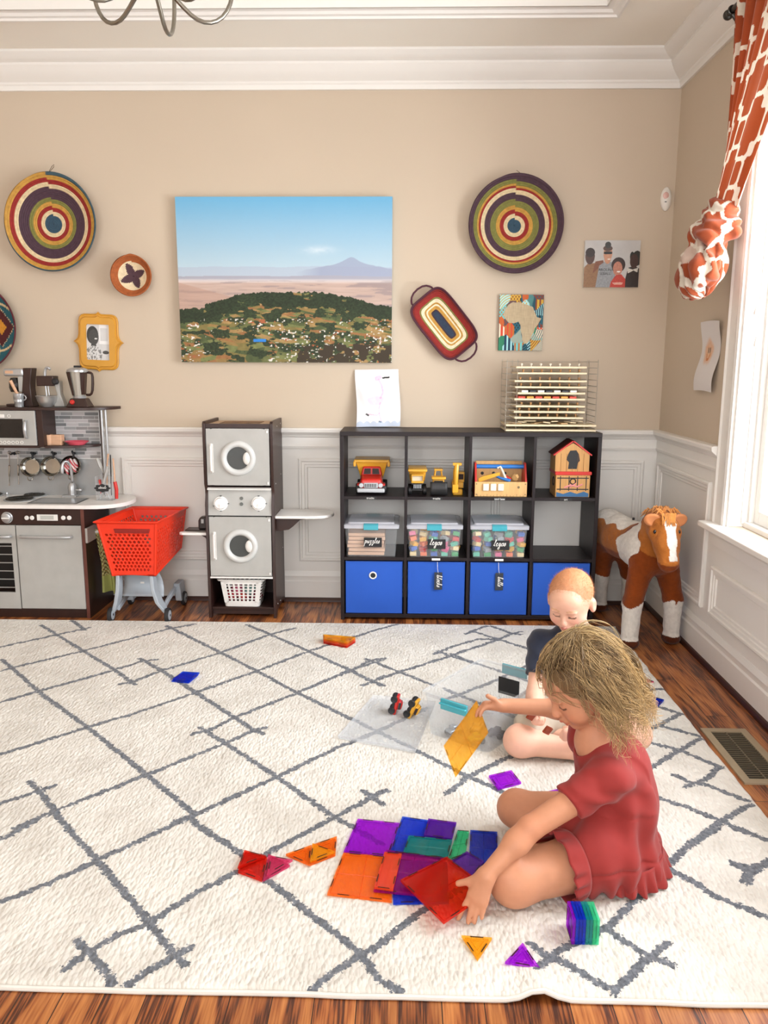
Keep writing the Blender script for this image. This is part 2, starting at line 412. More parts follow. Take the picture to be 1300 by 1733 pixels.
# ceiling: flat border with a raised tray
TX0, TX1, TY0, TY1 = -2.45, .795, -1.6, 3.516
b = MB(); b.box((XL, TY1, HC), (XR, D, HC+.05)); b.box((XL, YR, HC), (XR, TY0, HC+.05)); b.box((XL, TY0, HC), (TX0, TY1, HC+.05)); b.box((TX1, TY0, HC), (XR, TY1, HC+.05))
b.box((TX0-.05, TY0-.05, HC+.17), (TX1+.05, TY1+.05, HC+.22))
b.box((TX0-.05, TY1, HC+.05), (TX1+.05, TY1+.05, HC+.17)); b.box((TX0-.05, TY0-.05, HC+.05), (TX1+.05, TY0, HC+.17)); b.box((TX0-.05, TY0, HC+.05), (TX0, TY1, HC+.17)); b.box((TX1, TY0, HC+.05), (TX1+.05, TY1, HC+.17))
struct(b.build('ceiling', m_ceil))
b = MB()
for a_, c_ in (((TX0, TY1-.006, HC-.001), (TX1, TY1-.001, HC+.169)), ((TX1-.006, TY0, HC-.001), (TX1-.001, TY1, HC+.169)), ((TX0+.001, TY0, HC-.001), (TX0+.006, TY1, HC+.169)), ((TX0, TY0+.001, HC-.001), (TX1, TY0+.006, HC+.169))): b.box(a_, c_)
struct(b.build('trim_17', m_white))
# mouldings
def picture_mould(name, o, U, V, N_, w_, h_, prof, m):
    """rectangular mitred frame; prof = (inset, height) pairs"""
    o = Vector(o); U = Vector(U); V = Vector(V); N_ = Vector(N_); rings = []
    b = MB(); cs = [(0, 0, 1, 1), (1, 0, -1, 1), (1, 1, -1, -1), (0, 1, 1, -1)]
    rg = [[o + U*(cx*w_ + sx*p) + V*(cy*h_ + sy*p) + N_*q for p, q in prof] for cx, cy, sx, sy in cs]
    b.loft(rg, closed=True, cap=False)
    return struct(b.build(name, m, angle=25))
PM = [(0, 0), (0, .011), (.006, .016), (.014, .016), (.018, .010), (.030, .010), (.034, .006), (.044, .006), (.048, 0)]
WP = .004                                              # wainscot thickness
struct(MB().box((XL, D-WP, 0), (XR, D, .9)).build('trim_1', m_white))
b = MB(); b.box((XR-WP, YR, 0), (XR, WY0-.1, .9)); b.box((XR-WP, WY1+.1, 0), (XR, D, .9)); b.box((XR-WP, WY0-.1, 0), (XR, WY1+.1, .58)); struct(b.build('trim_2', m_white))
for i, (x0, x1) in enumerate([(-2.6, -1.62), (-1.44, -.62), (-.535, .345), (.445, 1.205)]):
    picture_mould('trim_%d' % (3+i), (x0, D-WP, .215), (1, 0, 0), (0, 0, 1), (0, -1, 0), x1-x0, .535, PM, m_white)
picture_mould('trim_7', (XR-WP, 3.30, .215), (0, 1, 0), (0, 0, 1), (-1, 0, 0), 3.99-3.30, .535, PM, m_white)
picture_mould('trim_8', (XR-WP, 2.27, .215), (0, 1, 0), (0, 0, 1), (-1, 0, 0), 3.215-2.27, .205, PM, m_white)
picture_mould('trim_9', (XR-WP, 1.2, .215), (0, 1, 0), (0, 0, 1), (-1, 0, 0), .97, .205, PM, m_white)
def run_profile(name, prof, m, right_end, kind_name=None, z=0, left_x=XL):
    """profile (out, up) run along the back wall then down the right wall to y = right_end, mitred in the corner"""
    b = MB(); rg = []
    rg.append([Vector((left_x, D-o, z+u)) for o, u in prof]); rg.append([Vector((XR-o, D-o, z+u)) for o, u in prof]); rg.append([Vector((XR-o, right_end, z+u)) for o, u in prof])
    b.loft(rg); return struct(b.build(name, m, angle=22))
RP = [(0, 0), (.012, 0), (.016, .012), (.012, .02), (.012, .055), (.018, .06), (.022, .068), (.034, .078), (.04, .084), (.042, .098), (.036, .104), (0, .104)]
run_profile('trim_10', RP, m_white, WY1+.1, z=.80)
BP = [(0, 0), (.016, 0), (.016, .105), (.011, .112), (.011, .125), (.014, .135), (.010, .148), (.006, .16), (0, .16)]
run_profile('baseboard_back', BP, m_white, YR)
m_shoe = mat('dark_shoe_mould', '#3a1a0d', .4)
run_profile('trim_11', [(.016, 0), (.03, 0), (.029, .01), (.024, .018), (.016, .021)], m_shoe, YR)
CP = [(0, 0), (.012, 0), (.014, .02), (.02, .026), (.02, .034), (.03, .04), (.045, .05), (.062, .066), (.075, .084), (.08, .09), (.08, .1), (.1, .106), (.118, .12), (.13, .13), (.13, .14), (0, .14)]
run_profile('trim_12', CP, m_white, YR, z=2.48)
# tray border moulding
b = MB(); TP = [(0, -.002), (-.02, -.003), (-.03, -.012), (-.045, -.014), (-.05, -.022), (-.06, -.022), (-.062, 0)]
cs = [(TX0, TY0, 1, 1), (TX1, TY0, -1, 1), (TX1, TY1, -1, -1), (TX0, TY1, 1, -1)]
b.loft([[Vector((x+sx*p, y+sy*p, HC+q)) for p, q in TP] for x, y, sx, sy in cs], closed=True, cap=False); struct(b.build('trim_13', m_white, angle=22))
# window in the right wall
CW = .1
def casing_prof(): return [(0, 0), (0, .018), (.012, .022), (.022, .016), (.07, .012), (.085, .016), (.1, .012), (.1, 0)]
b = MB(); pr = casing_prof()
outer = [(WY1+CW, WZ0, -1, 0), (WY1+CW, WZ1+CW, -1, -1), (WY0-CW, WZ1+CW, 1, -1), (WY0-CW, WZ0, 1, 0)]
b.loft([[Vector((XR-h, y+sy*p, z+sz*p)) for p, h in pr] for y, z, sy, sz in outer]); b.loft
struct(b.build('trim_14', m_white, angle=22))
m_glass = clear('window_glass', '#f6fbff', .06, .02)
wn = struct(T('window_1', None, None, (XR+.1, 2.18, WZ0)))
SX = XR+.105
b = MB(); b.box((XR-.002, WY0, WZ1-.02), (XR+.14, WY1, WZ1+.0)); b.box((XR-.002, WY1-.014, WZ0), (XR+.14, WY1+.004, WZ1)); b.box((XR-.002, WY0-.004, WZ0), (XR+.14, WY0+.014, WZ1)); b.box((XR+.06, WY0, WZ0), (XR+.14, WY1, WZ0+.02))
b.box((SX-.03, WY1-.03, WZ0+.015), (SX+.035, WY1-.014, WZ1-.02)); b.box((SX-.055, WY1-.02, WZ0+.015), (SX-.04, WY1-.014, WZ1-.02))
b.build('window_jamb', m_white, wn, bevel=.0015)
ym = (WY0+WY1)/2
b = MB(); b.box((SX-.045, ym-.05, WZ0), (SX+.035, ym+.05, WZ1-.02)); b.build('mullion', m_white, wn, bevel=.002)
for y0, y1 in ((WY0+.014, ym-.05), (ym+.05, WY1-.03)):
    for z0, z1, dx in ((WZ0+.02, (WZ0+WZ1)/2+.02, 0), ((WZ0+WZ1)/2-.02, WZ1-.02, .03)):
        b = MB(); s_ = .04
        b.box((SX-.012+dx, y0, z0), (SX+.014+dx, y0+s_, z1)); b.box((SX-.012+dx, y1-s_, z0), (SX+.014+dx, y1, z1)); b.box((SX-.012+dx, y0+s_, z0), (SX+.014+dx, y1-s_, z0+s_+.01)); b.box((SX-.012+dx, y0+s_, z1-s_), (SX+.014+dx, y1-s_, z1))
        sh = b.build('sash', m_white, wn, bevel=.002)
        MB().box((SX-.001+dx, y0+s_-.005, z0+s_), (SX+.003+dx, y1-s_+.005, z1-s_+.005)).build('pane', m_glass, sh)
# stool and apron
b = MB(); b.prism([(1.205, 3.262), (1.205, 1.1), (XR, 1.1), (XR, WY0), (XR+.14, WY0), (XR+.14, WY1), (XR, WY1), (XR, 3.262)], (0, 0, .576), (1, 0, 0), (0, 1, 0), (0, 0, .024))
struct(b.build('window_sill_1', m_white, bevel=.006, seg=3)).name = 'trim_15'
b = MB(); b.prism([(0, 0), (.016, 0), (.018, .04), (.03, .056), (.03, .066), (0, .066)], (XR-WP, 3.23, .51), (-1, 0, 0), (0, 0, 1), (0, -2.1, 0)); struct(b.build('trim_16', m_white, angle=22))
# open house-side view is only sky; blind cords with wooden tassels
m_cord = mat('white_cord', '#e8e6e0', .6)
t = T('blind_cord', 'pair of white blind cords with pear-shaped pulls in the window recess', 'blind cord', (XR+.03, 3.08, 1.3))
for (x, y, z) in ((XR+.03, 3.098, 1.41), (XR+.034, 3.085, 1.295)):
    MB().tube([(x, y, z+.03), (x+.002, y, z+.4), (x, y, WZ1-.02)], .0012, 6).build('cord', m_cord, t)
    MB().lathe([(.002, .036), (.006, .03), (.007, .018), (.0105, .006), (.010, -.002), (.002, -.005)], (x, y, z), n=16).build('pull', m_white, t)
# floor register
m_reg = mat('beige_metal', '#a8997f', .45, .3)
t = T('floor_vent', 'beige metal floor register with dark louvres on the wood floor by the right wall', 'floor vent', (1.09, 2.41, 0))
b = MB(); y0, y1, x0, x1 = 2.225, 2.59, 1.02, 1.172
for a, c in (((x0, y0, 0), (x1, y0+.025, .006)), ((x0, y1-.025, 0), (x1, y1, .006)), ((x0, y0+.025, 0), (x0+.025, y1-.025, .006)), ((x1-.025, y0+.025, 0), (x1, y1-.025, .006))): b.box(a, c)
b.build('frame', m_reg, t)
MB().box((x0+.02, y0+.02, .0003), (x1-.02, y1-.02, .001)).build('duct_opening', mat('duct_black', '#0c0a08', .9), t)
b = MB(); n = 24
for i in range(n):
    y = y0+.03+(y1-y0-.06)*i/(n-1); b.box((x0+.022, y-.0014, .001), (x1-.022, y+.0014, .0040))
b.box(((x0+x1)/2-.002, y0+.02, .001), ((x0+x1)/2+.002, y1-.02, .0045)); s_ = b.build('louvre', mat('dark_louvre', '#6e6350', .5, .3), t)

# ------------------------------------------------------------------ rug
RUG_LINES = [
  [(-1.66,3.12),(-1.57,3.03),(-1.36,2.8),(-1.06,2.51),(-0.76,2.2),(-0.56,1.99),(-0.57,1.98),(-0.55,1.95),(-0.4,1.82),(-0.32,1.72),(-0.2,1.6),(-0.08,1.48),(-0.04,1.41),(0.0,1.38)],
  [(-1.69,3.56),(-1.56,3.43),(-1.36,3.23),(-1.15,3.02),(-1.05,2.91),(-1.02,2.88)],
  [(-1.09,3.15),(-0.96,3.02),(-0.77,2.81),(-0.58,2.6),(-0.5,2.51),(-0.46,2.48)],
  [(-1.1,3.57),(-0.78,3.24),(-0.58,3.03),(-0.39,2.82),(-0.17,2.6),(-0.08,2.51),(0.05,2.38),(0.2,2.22),(0.28,2.15)],
  [(-0.73,3.6),(-0.6,3.47),(-0.4,3.26),(-0.21,3.05),(-0.13,2.96),(-0.08,2.9)],
  [(-0.15,3.18),(-0.01,3.04),(0.12,2.91)],
  [(0.16,2.88),(0.21,2.82),(0.26,2.77)],
  [(-1.58,3.64),(-1.51,3.56),(-1.46,3.5)],
  [(-0.68,2.52),(-0.57,2.41),(-0.37,2.2),(-0.18,1.99),(-0.13,1.95),(-0.05,1.87)],
  [(-1.09,2.15),(-1.04,2.1),(-0.95,2.0),(-0.93,1.97),(-0.75,1.78),(-0.64,1.66),(-0.55,1.56),(-0.5,1.5),(-0.44,1.44)],
  [(-0.69,1.5),(-0.65,1.47),(-0.58,1.4),(-0.57,1.38)],
  [(-1.74,3.26),(-1.56,3.43),(-1.45,3.53)],
  [(-1.6,2.99),(-1.57,3.03),(-1.36,3.23),(-1.08,3.53),(-0.98,3.6)],
  [(-1.45,2.7),(-1.36,2.8),(-1.15,3.02),(-1.07,3.12),(-1.02,3.14)],
  [(-1.08,2.88),(-1.04,2.9),(-0.96,3.02),(-0.77,3.23),(-0.6,3.47),(-0.5,3.56)],
  [(-1.26,2.31),(-1.17,2.4),(-1.06,2.51),(-0.92,2.64),(-0.77,2.81),(-0.58,3.03),(-0.4,3.26),(-0.11,3.56),(0.05,3.7)],
  [(-0.69,2.47),(-0.64,2.51),(-0.58,2.6),(-0.39,2.82),(-0.21,3.05),(-0.08,3.17)],
  [(-0.15,2.9),(-0.11,2.94),(-0.07,3.0),(-0.09,2.96),(-0.01,3.04),(0.2,3.22),(0.27,3.29)],
  [(-0.28,2.96),(-0.2,3.05),(-0.14,3.15),(-0.07,3.19)],
  [(-0.29,3.14),(-0.2,3.05),(-0.14,2.96),(-0.07,2.9)],
  [(0.15,3.28),(0.2,3.23),(0.3,3.14)],
  [(-1.12,2.03),(-1.04,2.1),(-1.01,2.13)],
  [(-1.02,1.91),(-0.95,2.0),(-0.76,2.2),(-0.57,2.41),(-0.5,2.5),(-0.46,2.53)],
  [(-0.61,1.95),(-0.56,2.0),(-0.56,1.99),(-0.47,2.09),(-0.37,2.2),(-0.18,2.42),(-0.17,2.42),(-0.08,2.51),(0.09,2.7)],
  [(-1.03,1.86),(-0.97,1.97),(-0.95,2.0)],
  [(-0.91,1.62),(-0.83,1.69),(-0.75,1.78),(-0.67,1.87),(-0.57,1.98)],
  [(-0.68,1.42),(-0.65,1.47),(-0.61,1.52),(-0.55,1.56),(-0.48,1.66),(-0.39,1.75),(-0.32,1.84),(-0.18,1.99),(-0.18,1.99),(-0.05,2.13),(-0.04,2.13)],
  [(-0.54,1.38),(-0.5,1.43),(-0.46,1.47),(-0.44,1.49)],
  [(-0.17,1.38),(-0.14,1.42),(-0.08,1.48),(-0.05,1.5),(0.05,1.62),(0.1,1.66)],
  [(0.13,2.12),(0.2,2.22),(0.33,2.34),(0.41,2.4)],
  [(0.15,2.77),(0.21,2.82),(0.38,2.98),(0.48,3.09)],
  [(-0.11,2.13),(-0.05,2.06)],
  [(0.28,1.52),(0.3,1.49),(0.34,1.47),(0.4,1.41),(0.42,1.4)],
  [(0.28,1.44),(0.31,1.48),(0.36,1.52),(0.46,1.58)],
  [(0.45,1.57),(0.52,1.49),(0.56,1.47)],
  [(0.42,1.39),(0.46,1.43),(0.52,1.49),(0.57,1.53)],
  [(0.84,1.97),(0.73,1.88),(0.65,1.79)],
  [(0.65,1.8),(0.7,1.74),(0.73,1.69),(0.82,1.62)],
  [(0.82,1.82),(0.85,1.78),(0.91,1.82)],
  [(0.82,1.75),(0.86,1.79)],
  [(0.89,1.97),(0.95,1.92)],
  [(0.91,2.88),(0.96,2.9),(1.0,2.9)],
  [(0.91,2.75),(0.99,2.68)],
  [(0.84,2.56),(0.88,2.59),(0.98,2.68)],
  [(0.88,2.59),(0.99,2.51)],
  [(0.76,2.29),(0.89,2.41),(0.97,2.48),(0.99,2.49)],
  [(0.81,2.46),(0.89,2.41),(0.98,2.3)],
  [(0.82,2.25),(0.86,2.2),(0.89,2.2),(0.98,2.11)],
  [(0.83,2.18),(0.86,2.2),(0.92,2.24),(0.96,2.29),(0.98,2.3)],
  [(0.73,2.12),(0.8,2.07),(0.86,2.01),(0.95,1.92)],
  [(0.65,1.8),(0.76,1.91),(0.86,2.0),(0.95,2.07),(0.98,2.09)],
  [(0.66,1.8),(0.67,1.77),(0.71,1.73)],
  [(0.82,1.82),(0.86,1.8),(0.92,1.83)],
  [(0.83,1.74),(0.86,1.8)],
  [(0.25,3.28),(0.34,3.35),(0.43,3.44),(0.5,3.52),(0.55,3.55)],
  [(0.42,3.62),(0.5,3.52),(0.54,3.51)],
  [(0.32,3.55),(0.43,3.44),(0.55,3.32)],
  [(0.29,3.51),(0.38,3.61),(0.4,3.62)],
  [(0.21,3.25),(0.25,3.2),(0.32,3.13)],
  [(0.14,3.25),(0.22,3.34),(0.34,3.44),(0.43,3.44)],
  [(0.28,2.15),(0.47,1.98),(0.66,1.8)],[(0.41,2.4),(0.7,2.7),(0.91,2.92)],[(0.26,2.77),(0.45,2.58),(0.73,2.3)],[(0.32,3.13),(0.6,2.86),(0.81,2.63)],[(0.1,1.66),(0.4,1.95),(0.73,2.29)],[(0.48,3.09),(0.62,3.22)],[(0.46,1.58),(0.65,1.79)]]

def make_rug():
    x0, x1, y0, y1, h = -2.05, 1.003, 1.376, 3.647, .014
    nx, ny = 620, 462; xs = np.linspace(x0, x1, nx); ys = np.linspace(y0, y1, ny); X, Y = np.meshgrid(xs, ys)
    dist = np.full(X.shape, 1.)
    for i, L in enumerate(RUG_LINES):
        # repeat beyond the part traced is unnecessary: the rug outside is plain there
        lo = np.min(L, 0)-.08; hi = np.max(L, 0)+.08; m = (X > lo[0]) & (X < hi[0]) & (Y > lo[1]) & (Y < hi[1])
        d = pland(X[m], Y[m], L); dist[m] = np.minimum(dist[m], d)
    e = np.minimum(np.minimum(X-x0, x1-X), np.minimum(Y-y0, y1-Y)); Z = h*np.sqrt(np.clip(1-(1-np.clip(e/.012, 0, 1))**2, 0, 1))
    Z = Z + np.where(e > .01, (fbm(X*60, Y*60, 0, 2, 5)-.5)*.004 + (vnoise(X*170, Y*120, 0, 7)-.5)*.003, 0)
    edge = (fbm(X*14, Y*14, 0, 3, 9)-.5)*.012
    X2 = X + np.where(e < .03, edge*(X > 0), 0); Y2 = Y + np.where(Y < y0+.03, (fbm(X*5, 0, 0, 2, 3)-.5)*.01, 0)
    g = np.exp(-((X-.275)/.035)**2)*np.exp(-((Y-y0)/.07)**2)        # little buckle in the near edge
    Z = Z + g*.016; Y2 = Y2 + g*.008
    V = np.stack([X2, Y2, Z], -1).reshape(-1, 3)
    i = np.arange(nx-1)[None]+nx*np.arange(ny-1)[:, None]; F = np.stack([i, i+1, i+nx+1, i+nx], -1).reshape(-1, 4)
    m = bpy.data.materials.new('shag_rug'); m.use_nodes = True; nt = m.node_tree; N = nt.nodes; L = nt.links; b = N['Principled BSDF']
    at = N.new('ShaderNodeAttribute'); at.attribute_name = 'dist'
    tc = N.new('ShaderNodeTexCoord'); n1 = N.new('ShaderNodeTexNoise'); n1.inputs['Scale'].default_value = 95; n1.inputs['Detail'].default_value = 3; n1.inputs['Roughness'].default_value = .7; L.new(tc.outputs['Object'], n1.inputs[0])
    a1 = N.new('ShaderNodeMath'); a1.operation = 'MULTIPLY_ADD'; a1.inputs[1].default_value = .034; a1.inputs[2].default_value = -.017; L.new(n1.outputs['Fac'], a1.inputs[0])
    a2 = N.new('ShaderNodeMath'); a2.operation = 'ADD'; L.new(at.outputs['Fac'], a2.inputs[0]); L.new(a1.outputs[0], a2.inputs[1])
    mr = N.new('ShaderNodeMapRange'); mr.inputs[1].default_value = .0085; mr.inputs[2].default_value = .0105; L.new(a2.outputs[0], mr.inputs[0])
    n2 = N.new('ShaderNodeTexNoise'); n2.inputs['Scale'].default_value = 7; n2.inputs['Detail'].default_value = 5; L.new(tc.outputs['Object'], n2.inputs[0])
    cw = N.new('ShaderNodeValToRGB'); cw.color_ramp.elements[0].position = .3; cw.color_ramp.elements[1].position = .6
    cw.color_ramp.elements[0].color = lin('#c9c4bb')+(1,); cw.color_ramp.elements[1].color = lin('#dad6ce')+(1,); L.new(n2.outputs['Fac'], cw.inputs[0])
    cg = N.new('ShaderNodeValToRGB'); cg.color_ramp.elements[0].color = lin('#4d5158')+(1,); cg.color_ramp.elements[1].color = lin('#7b7f86')+(1,); cg.color_ramp.elements[0].position = .3; cg.color_ramp.elements[1].position = .7; L.new(n1.outputs['Fac'], cg.inputs[0])
    mx = N.new('ShaderNodeMix'); mx.data_type = 'RGBA'; L.new(mr.outputs[0], mx.inputs[0]); L.new(cg.outputs[0], mx.inputs[6]); L.new(cw.outputs[0], mx.inputs[7]); L.new(mx.outputs[2], b.inputs['Base Color'])
    b.inputs['Roughness'].default_value = 1; b.inputs['Specular IOR Level'].default_value = .1; b.inputs['Sheen Weight'].default_value = .2
    mp = N.new('ShaderNodeMapping'); mp.inputs['Scale'].default_value = (120, 55, 1); mp.inputs['Rotation'].default_value = (0, 0, R(8)); L.new(tc.outputs['Object'], mp.inputs[0])
    n3 = N.new('ShaderNodeTexVoronoi'); n3.inputs['Scale'].default_value = 1.; L.new(mp.outputs[0], n3.inputs['Vector'])
    bp = N.new('ShaderNodeBump'); bp.invert = True; bp.inputs['Strength'].default_value = .95; bp.inputs['Distance'].default_value = .004; L.new(n3.outputs['Distance'], bp.inputs['Height']); L.new(bp.outputs[0], b.inputs['Normal'])
    t = T('area_rug', 'large off-white shag rug with a hand-drawn grey lattice on the wood floor', 'rug', (-.5, 2.5, 0))
    o = npmesh('pile', V, F, m, parent=t)
    a = o.data.attributes.new('dist', 'FLOAT', 'POINT'); a.data.foreach_set('value', dist.ravel().astype(np.float32))
    b = MB(); pts = []
    for k in range(120):
        x = x0+(x1-x0)*k/119; gg = math.exp(-((x-.275)/.035)**2)
        pts.append((x, y0-.001+gg*.008+(float(fbm(x*5, 0, 0, 2, 3))-.5)*.01, .0055+gg*.016))
    b.tube(pts, .0055, 8); b.tube([(x0, y0, .006), (x0, y1, .006), (x1, y1, .006)], .0055, 8)
    b.build('bound_edge', mat('rug_binding', '#d8d4cc', .95, bump=(300, .5, .001)), t)
make_rug()

# ------------------------------------------------------------------ things on the walls
m_attr = mat('painted_colours', rough=.75, attr=True)
m_attr_g = mat('glossy_print', rough=.35, attr=True)
m_fibre = mat('dyed_coil_fibre', rough=.8, attr=True, var=(60, .14), bump=(420, .6, .0015))
def panel(name, o, U, V, nx, ny, fn, parent, m=None, curl=None):
    o, U, V = np.array(o, float), np.array(U, float), np.array(V, float)
    u, v = np.meshgrid(np.linspace(0, 1, nx), np.linspace(0, 1, ny)); P = o + u[..., None]*U + v[..., None]*V
    if curl is not None: P = P + curl(u, v)
    i = np.arange(nx-1)[None]+nx*np.arange(ny-1)[:, None]; F = np.stack([i, i+1, i+nx+1, i+nx], -1).reshape(-1, 4)
    return npmesh(name, P.reshape(-1, 3), F, m or m_attr, col=fn(u, v).reshape(-1, 3), parent=parent)
def blend(c, mask, col):
    m = np.clip(mask, 0, 1)[..., None]; return c*(1-m) + np.asarray(col)*m
def coil_basket(name, label, c, Rr, depth, ncoil, colfn, n=180, tilt=(0, 0), loop=None, group=None, loopc='#5a4a3a', standoff=.006):
    """woven coil bowl hung on the back wall, open side to the room; colfn(r 0..1, angle, x, z)"""
    t = T(name, label, 'basket', (c[0], D-WP*0-.0, c[1]), group=group)
    nr = ncoil*6; r = np.linspace(0, 1, nr); a = np.linspace(0, 2*np.pi, n, endpoint=False); A, RR = np.meshgrid(a, r)
    th = (np.pi/2 - A) % (2*np.pi)                     # clockwise angle from the top
    ph = RR*ncoil - th/(2*np.pi); bump = np.abs(np.sin(np.pi*ph))**.7*Rr/ncoil*.62
    sh = RR**2*.75 + RR**6*.25
    x = c[0]+Rr*RR*np.cos(A); z = c[1]+Rr*RR*np.sin(A)
    y = D - standoff - depth*sh - bump + (x-c[0])*tilt[0] + (z-c[1])*tilt[1]
    q = (np.floor(ph+1)/ncoil) - .5/ncoil + 0*A
    col = colfn(np.clip(q, 0, .999), th, Rr*RR*np.cos(A), Rr*RR*np.sin(A))
    V = np.stack([x, y, z], -1).reshape(-1, 3)
    F = [];
    i = np.arange(n)[None]+n*np.arange(nr-1)[:, None]; j = (np.arange(n)+1) % n; j = j[None]+n*np.arange(nr-1)[:, None]
    F = np.stack([i, j, j+n, i+n], -1).reshape(-1, 4)
    o = npmesh('coiled_bowl', V, F, m_fibre, col=col.reshape(-1, 3), parent=t)
    s = o.modifiers.new('s', 'SOLIDIFY'); s.thickness = .006; s.offset = -1
    if loop:
        MB().tube([(c[0]+dx, D-.006-dy, c[1]+dz) for dx, dy, dz in loop], .0012, 6).build('hanging_loop', mat('loop_twine', loopc, .9), t)
    return t
BL, TN, RD, YL, GR, PU, TL = [LC(c) for c in ('#2f4a5c', '#d3bf98', '#8e231f', '#bb8d3e', '#77763a', '#47303c', '#38505a')]
def ringcol(stops):
    def f(q, th, x, z):
        out = np.zeros(q.shape+(3,)); prev = 0
        for lim, c in stops: out[(q >= prev) & (q < lim)] = c; prev = lim
        return out*(1+.10*(vnoise(x*900, z*900)[..., None]-.5)*2)
    return f
coil_basket('woven_basket', 'round coiled basket with a blue-grey rim, red and purple rings, at upper left', (-1.70, 1.88), .226, .055, 24,
    ringcol([(.15, BL), (.235, TN), (.33, RD), (.41, YL), (.50, GR), (.71, PU), (.80, TN), (.88, RD), (.945, YL), (1.01, TL)]), loop=[(-.01, .05, .215), (.0, .03, .235), (.012, .02, .262), (.022, .02, .27), (.02, .02, .258), (.0, .03, .232)], group='striped coil baskets', tilt=(-.04, .0))
coil_basket('woven_basket', 'round coiled basket with a wide purple rim, above the small map canvas', (.52, 1.872), .224, .055, 24,
    ringcol([(.11, BL), (.20, TN), (.29, RD), (.37, YL), (.48, GR), (.62, PU), (.69, TN), (.755, RD), (.80, YL), (.86, GR), (1.01, PU)]), loop=[(.02, .05, .215), (.01, .04, .235), (-.002, .03, .246)], group='striped coil baskets', loopc='#3a2420')
def smallcol(q, th, x, z):
    OR, CR, DK = LC('#a85a2a'), LC('#d8c6a4'), LC('#4a3038'); out = np.zeros(q.shape+(3,)); out[:] = OR*(.8+.2*vnoise(x*300, z*300))[..., None]
    out[q < .66] = CR; a = th*2+.9; star = .26 + .40*np.abs(((a/np.pi) % 1)*2-1)**1.3; star = np.round(star*16)/16
    out[q < star] = DK; out[q < .24] = DK
    return out
coil_basket('woven_bowl', 'small coiled bowl with a rust rim and dark star, left of the landscape canvas', (-1.325, 1.637), .098, .05, 16, smallcol, n=120, tilt=(.10, .0))
def tealcol(q, th, x, z):
    T1, DKR, CR, OR, MR = LC('#1d5560'), LC('#5a1f2a'), LC('#c9b088'), LC('#c98a2a'), LC('#4a1418'); out = np.zeros(q.shape+(3,)); out[:] = T1
    for s in (1, -1):
        for k in range(2):
            X, Z = (x*s, z) if k == 0 else (z*s, x)
            d = np.abs(X-.13)+np.abs(Z)*.8; out[d < .075] = MR; out[(d > .075) & (d < .083) & (np.sin(th*160) > 0)] = CR; out[d < .03] = OR
            e = np.hypot(X-.12, Z*.9); out[(e > .098) & (e < .108) & (X < .19)] = CR
    out[q > .95] = DKR; return out
coil_basket('woven_basket', 'teal and maroon patterned basket cut off by the left edge of the view', (-2.122, 1.392), .216, .05, 30, tealcol, n=260)
# rectangular coil tray with two handles
def coil_tray():
    c = (.19, 1.414); ang = R(-50.5); a, b_ = .168, .108; N = 15; n = 220; nr = N*6
    t = T('handled_tray_basket', 'rounded rectangular coil basket tray with purple handles, hung at a slant', 'basket', (c[0], D, c[1]))
    f = np.linspace(.0, 1, nr); A = np.linspace(0, 2*np.pi, n, endpoint=False); AA, FF = np.meshgrid(A, f)
    d = b_*FF; cs, sn = np.cos(AA), np.sin(AA); u = (a-b_+d)*np.sign(cs)*np.abs(cs)**.42; v = d*np.sign(sn)*np.abs(sn)**.42
    ph = FF*N; bump = np.abs(np.sin(np.pi*ph))*.0022; y = D-.008-.045*FF**3-bump
    q = (np.floor(np.clip(ph, 0, N-.01))+.5)/N
    out = np.zeros(q.shape+(3,)); prev = 0
    NV, CR2 = LC('#27354a'), LC('#e2d3b4')
    for lim, col in [(.13, NV), (.20, PU*.7), (.33, YL), (.40, CR2), (.47, YL*.9), (.54, CR2), (.60, CR2), (.68, GR), (.86, RD), (.93, RD*.7), (.955, CR2), (1.01, LC('#4a2030'))]: out[(q >= prev) & (q < lim)] = col; prev = lim
    x = c[0]+u*math.cos(ang)-v*math.sin(ang); z = c[1]+u*math.sin(ang)+v*math.cos(ang)
    i = np.arange(n)[None]+n*np.arange(nr-1)[:, None]; j = (np.arange(n)+1) % n; j = j[None]+n*np.arange(nr-1)[:, None]
    o = npmesh('coiled_tray', np.stack([x, y, z], -1).reshape(-1, 3), np.stack([i, j, j+n, i+n], -1).reshape(-1, 4), m_fibre, col=out.reshape(-1, 3), parent=t)
    s = o.modifiers.new('s', 'SOLIDIFY'); s.thickness = .006; s.offset = -1
    m = mat('purple_fibre', '#4a2030', .8, bump=(400, .5, .0015), var=(90, .3))
    for sg in (1, -1):
        pts = [(a*.97, -.062), (a+.012, -.058), (a+.04, -.035), (a+.042, .03), (a+.014, .06), (a*.97, .064)]
        MB().tube([(c[0]+sg*(p*math.cos(ang)-q_*math.sin(ang)), D-.052, c[1]+sg*(p*math.sin(ang)+q_*math.cos(ang))) for p, q_ in pts], .0055, 8).build('handle', m, t, subd=1)
coil_tray()
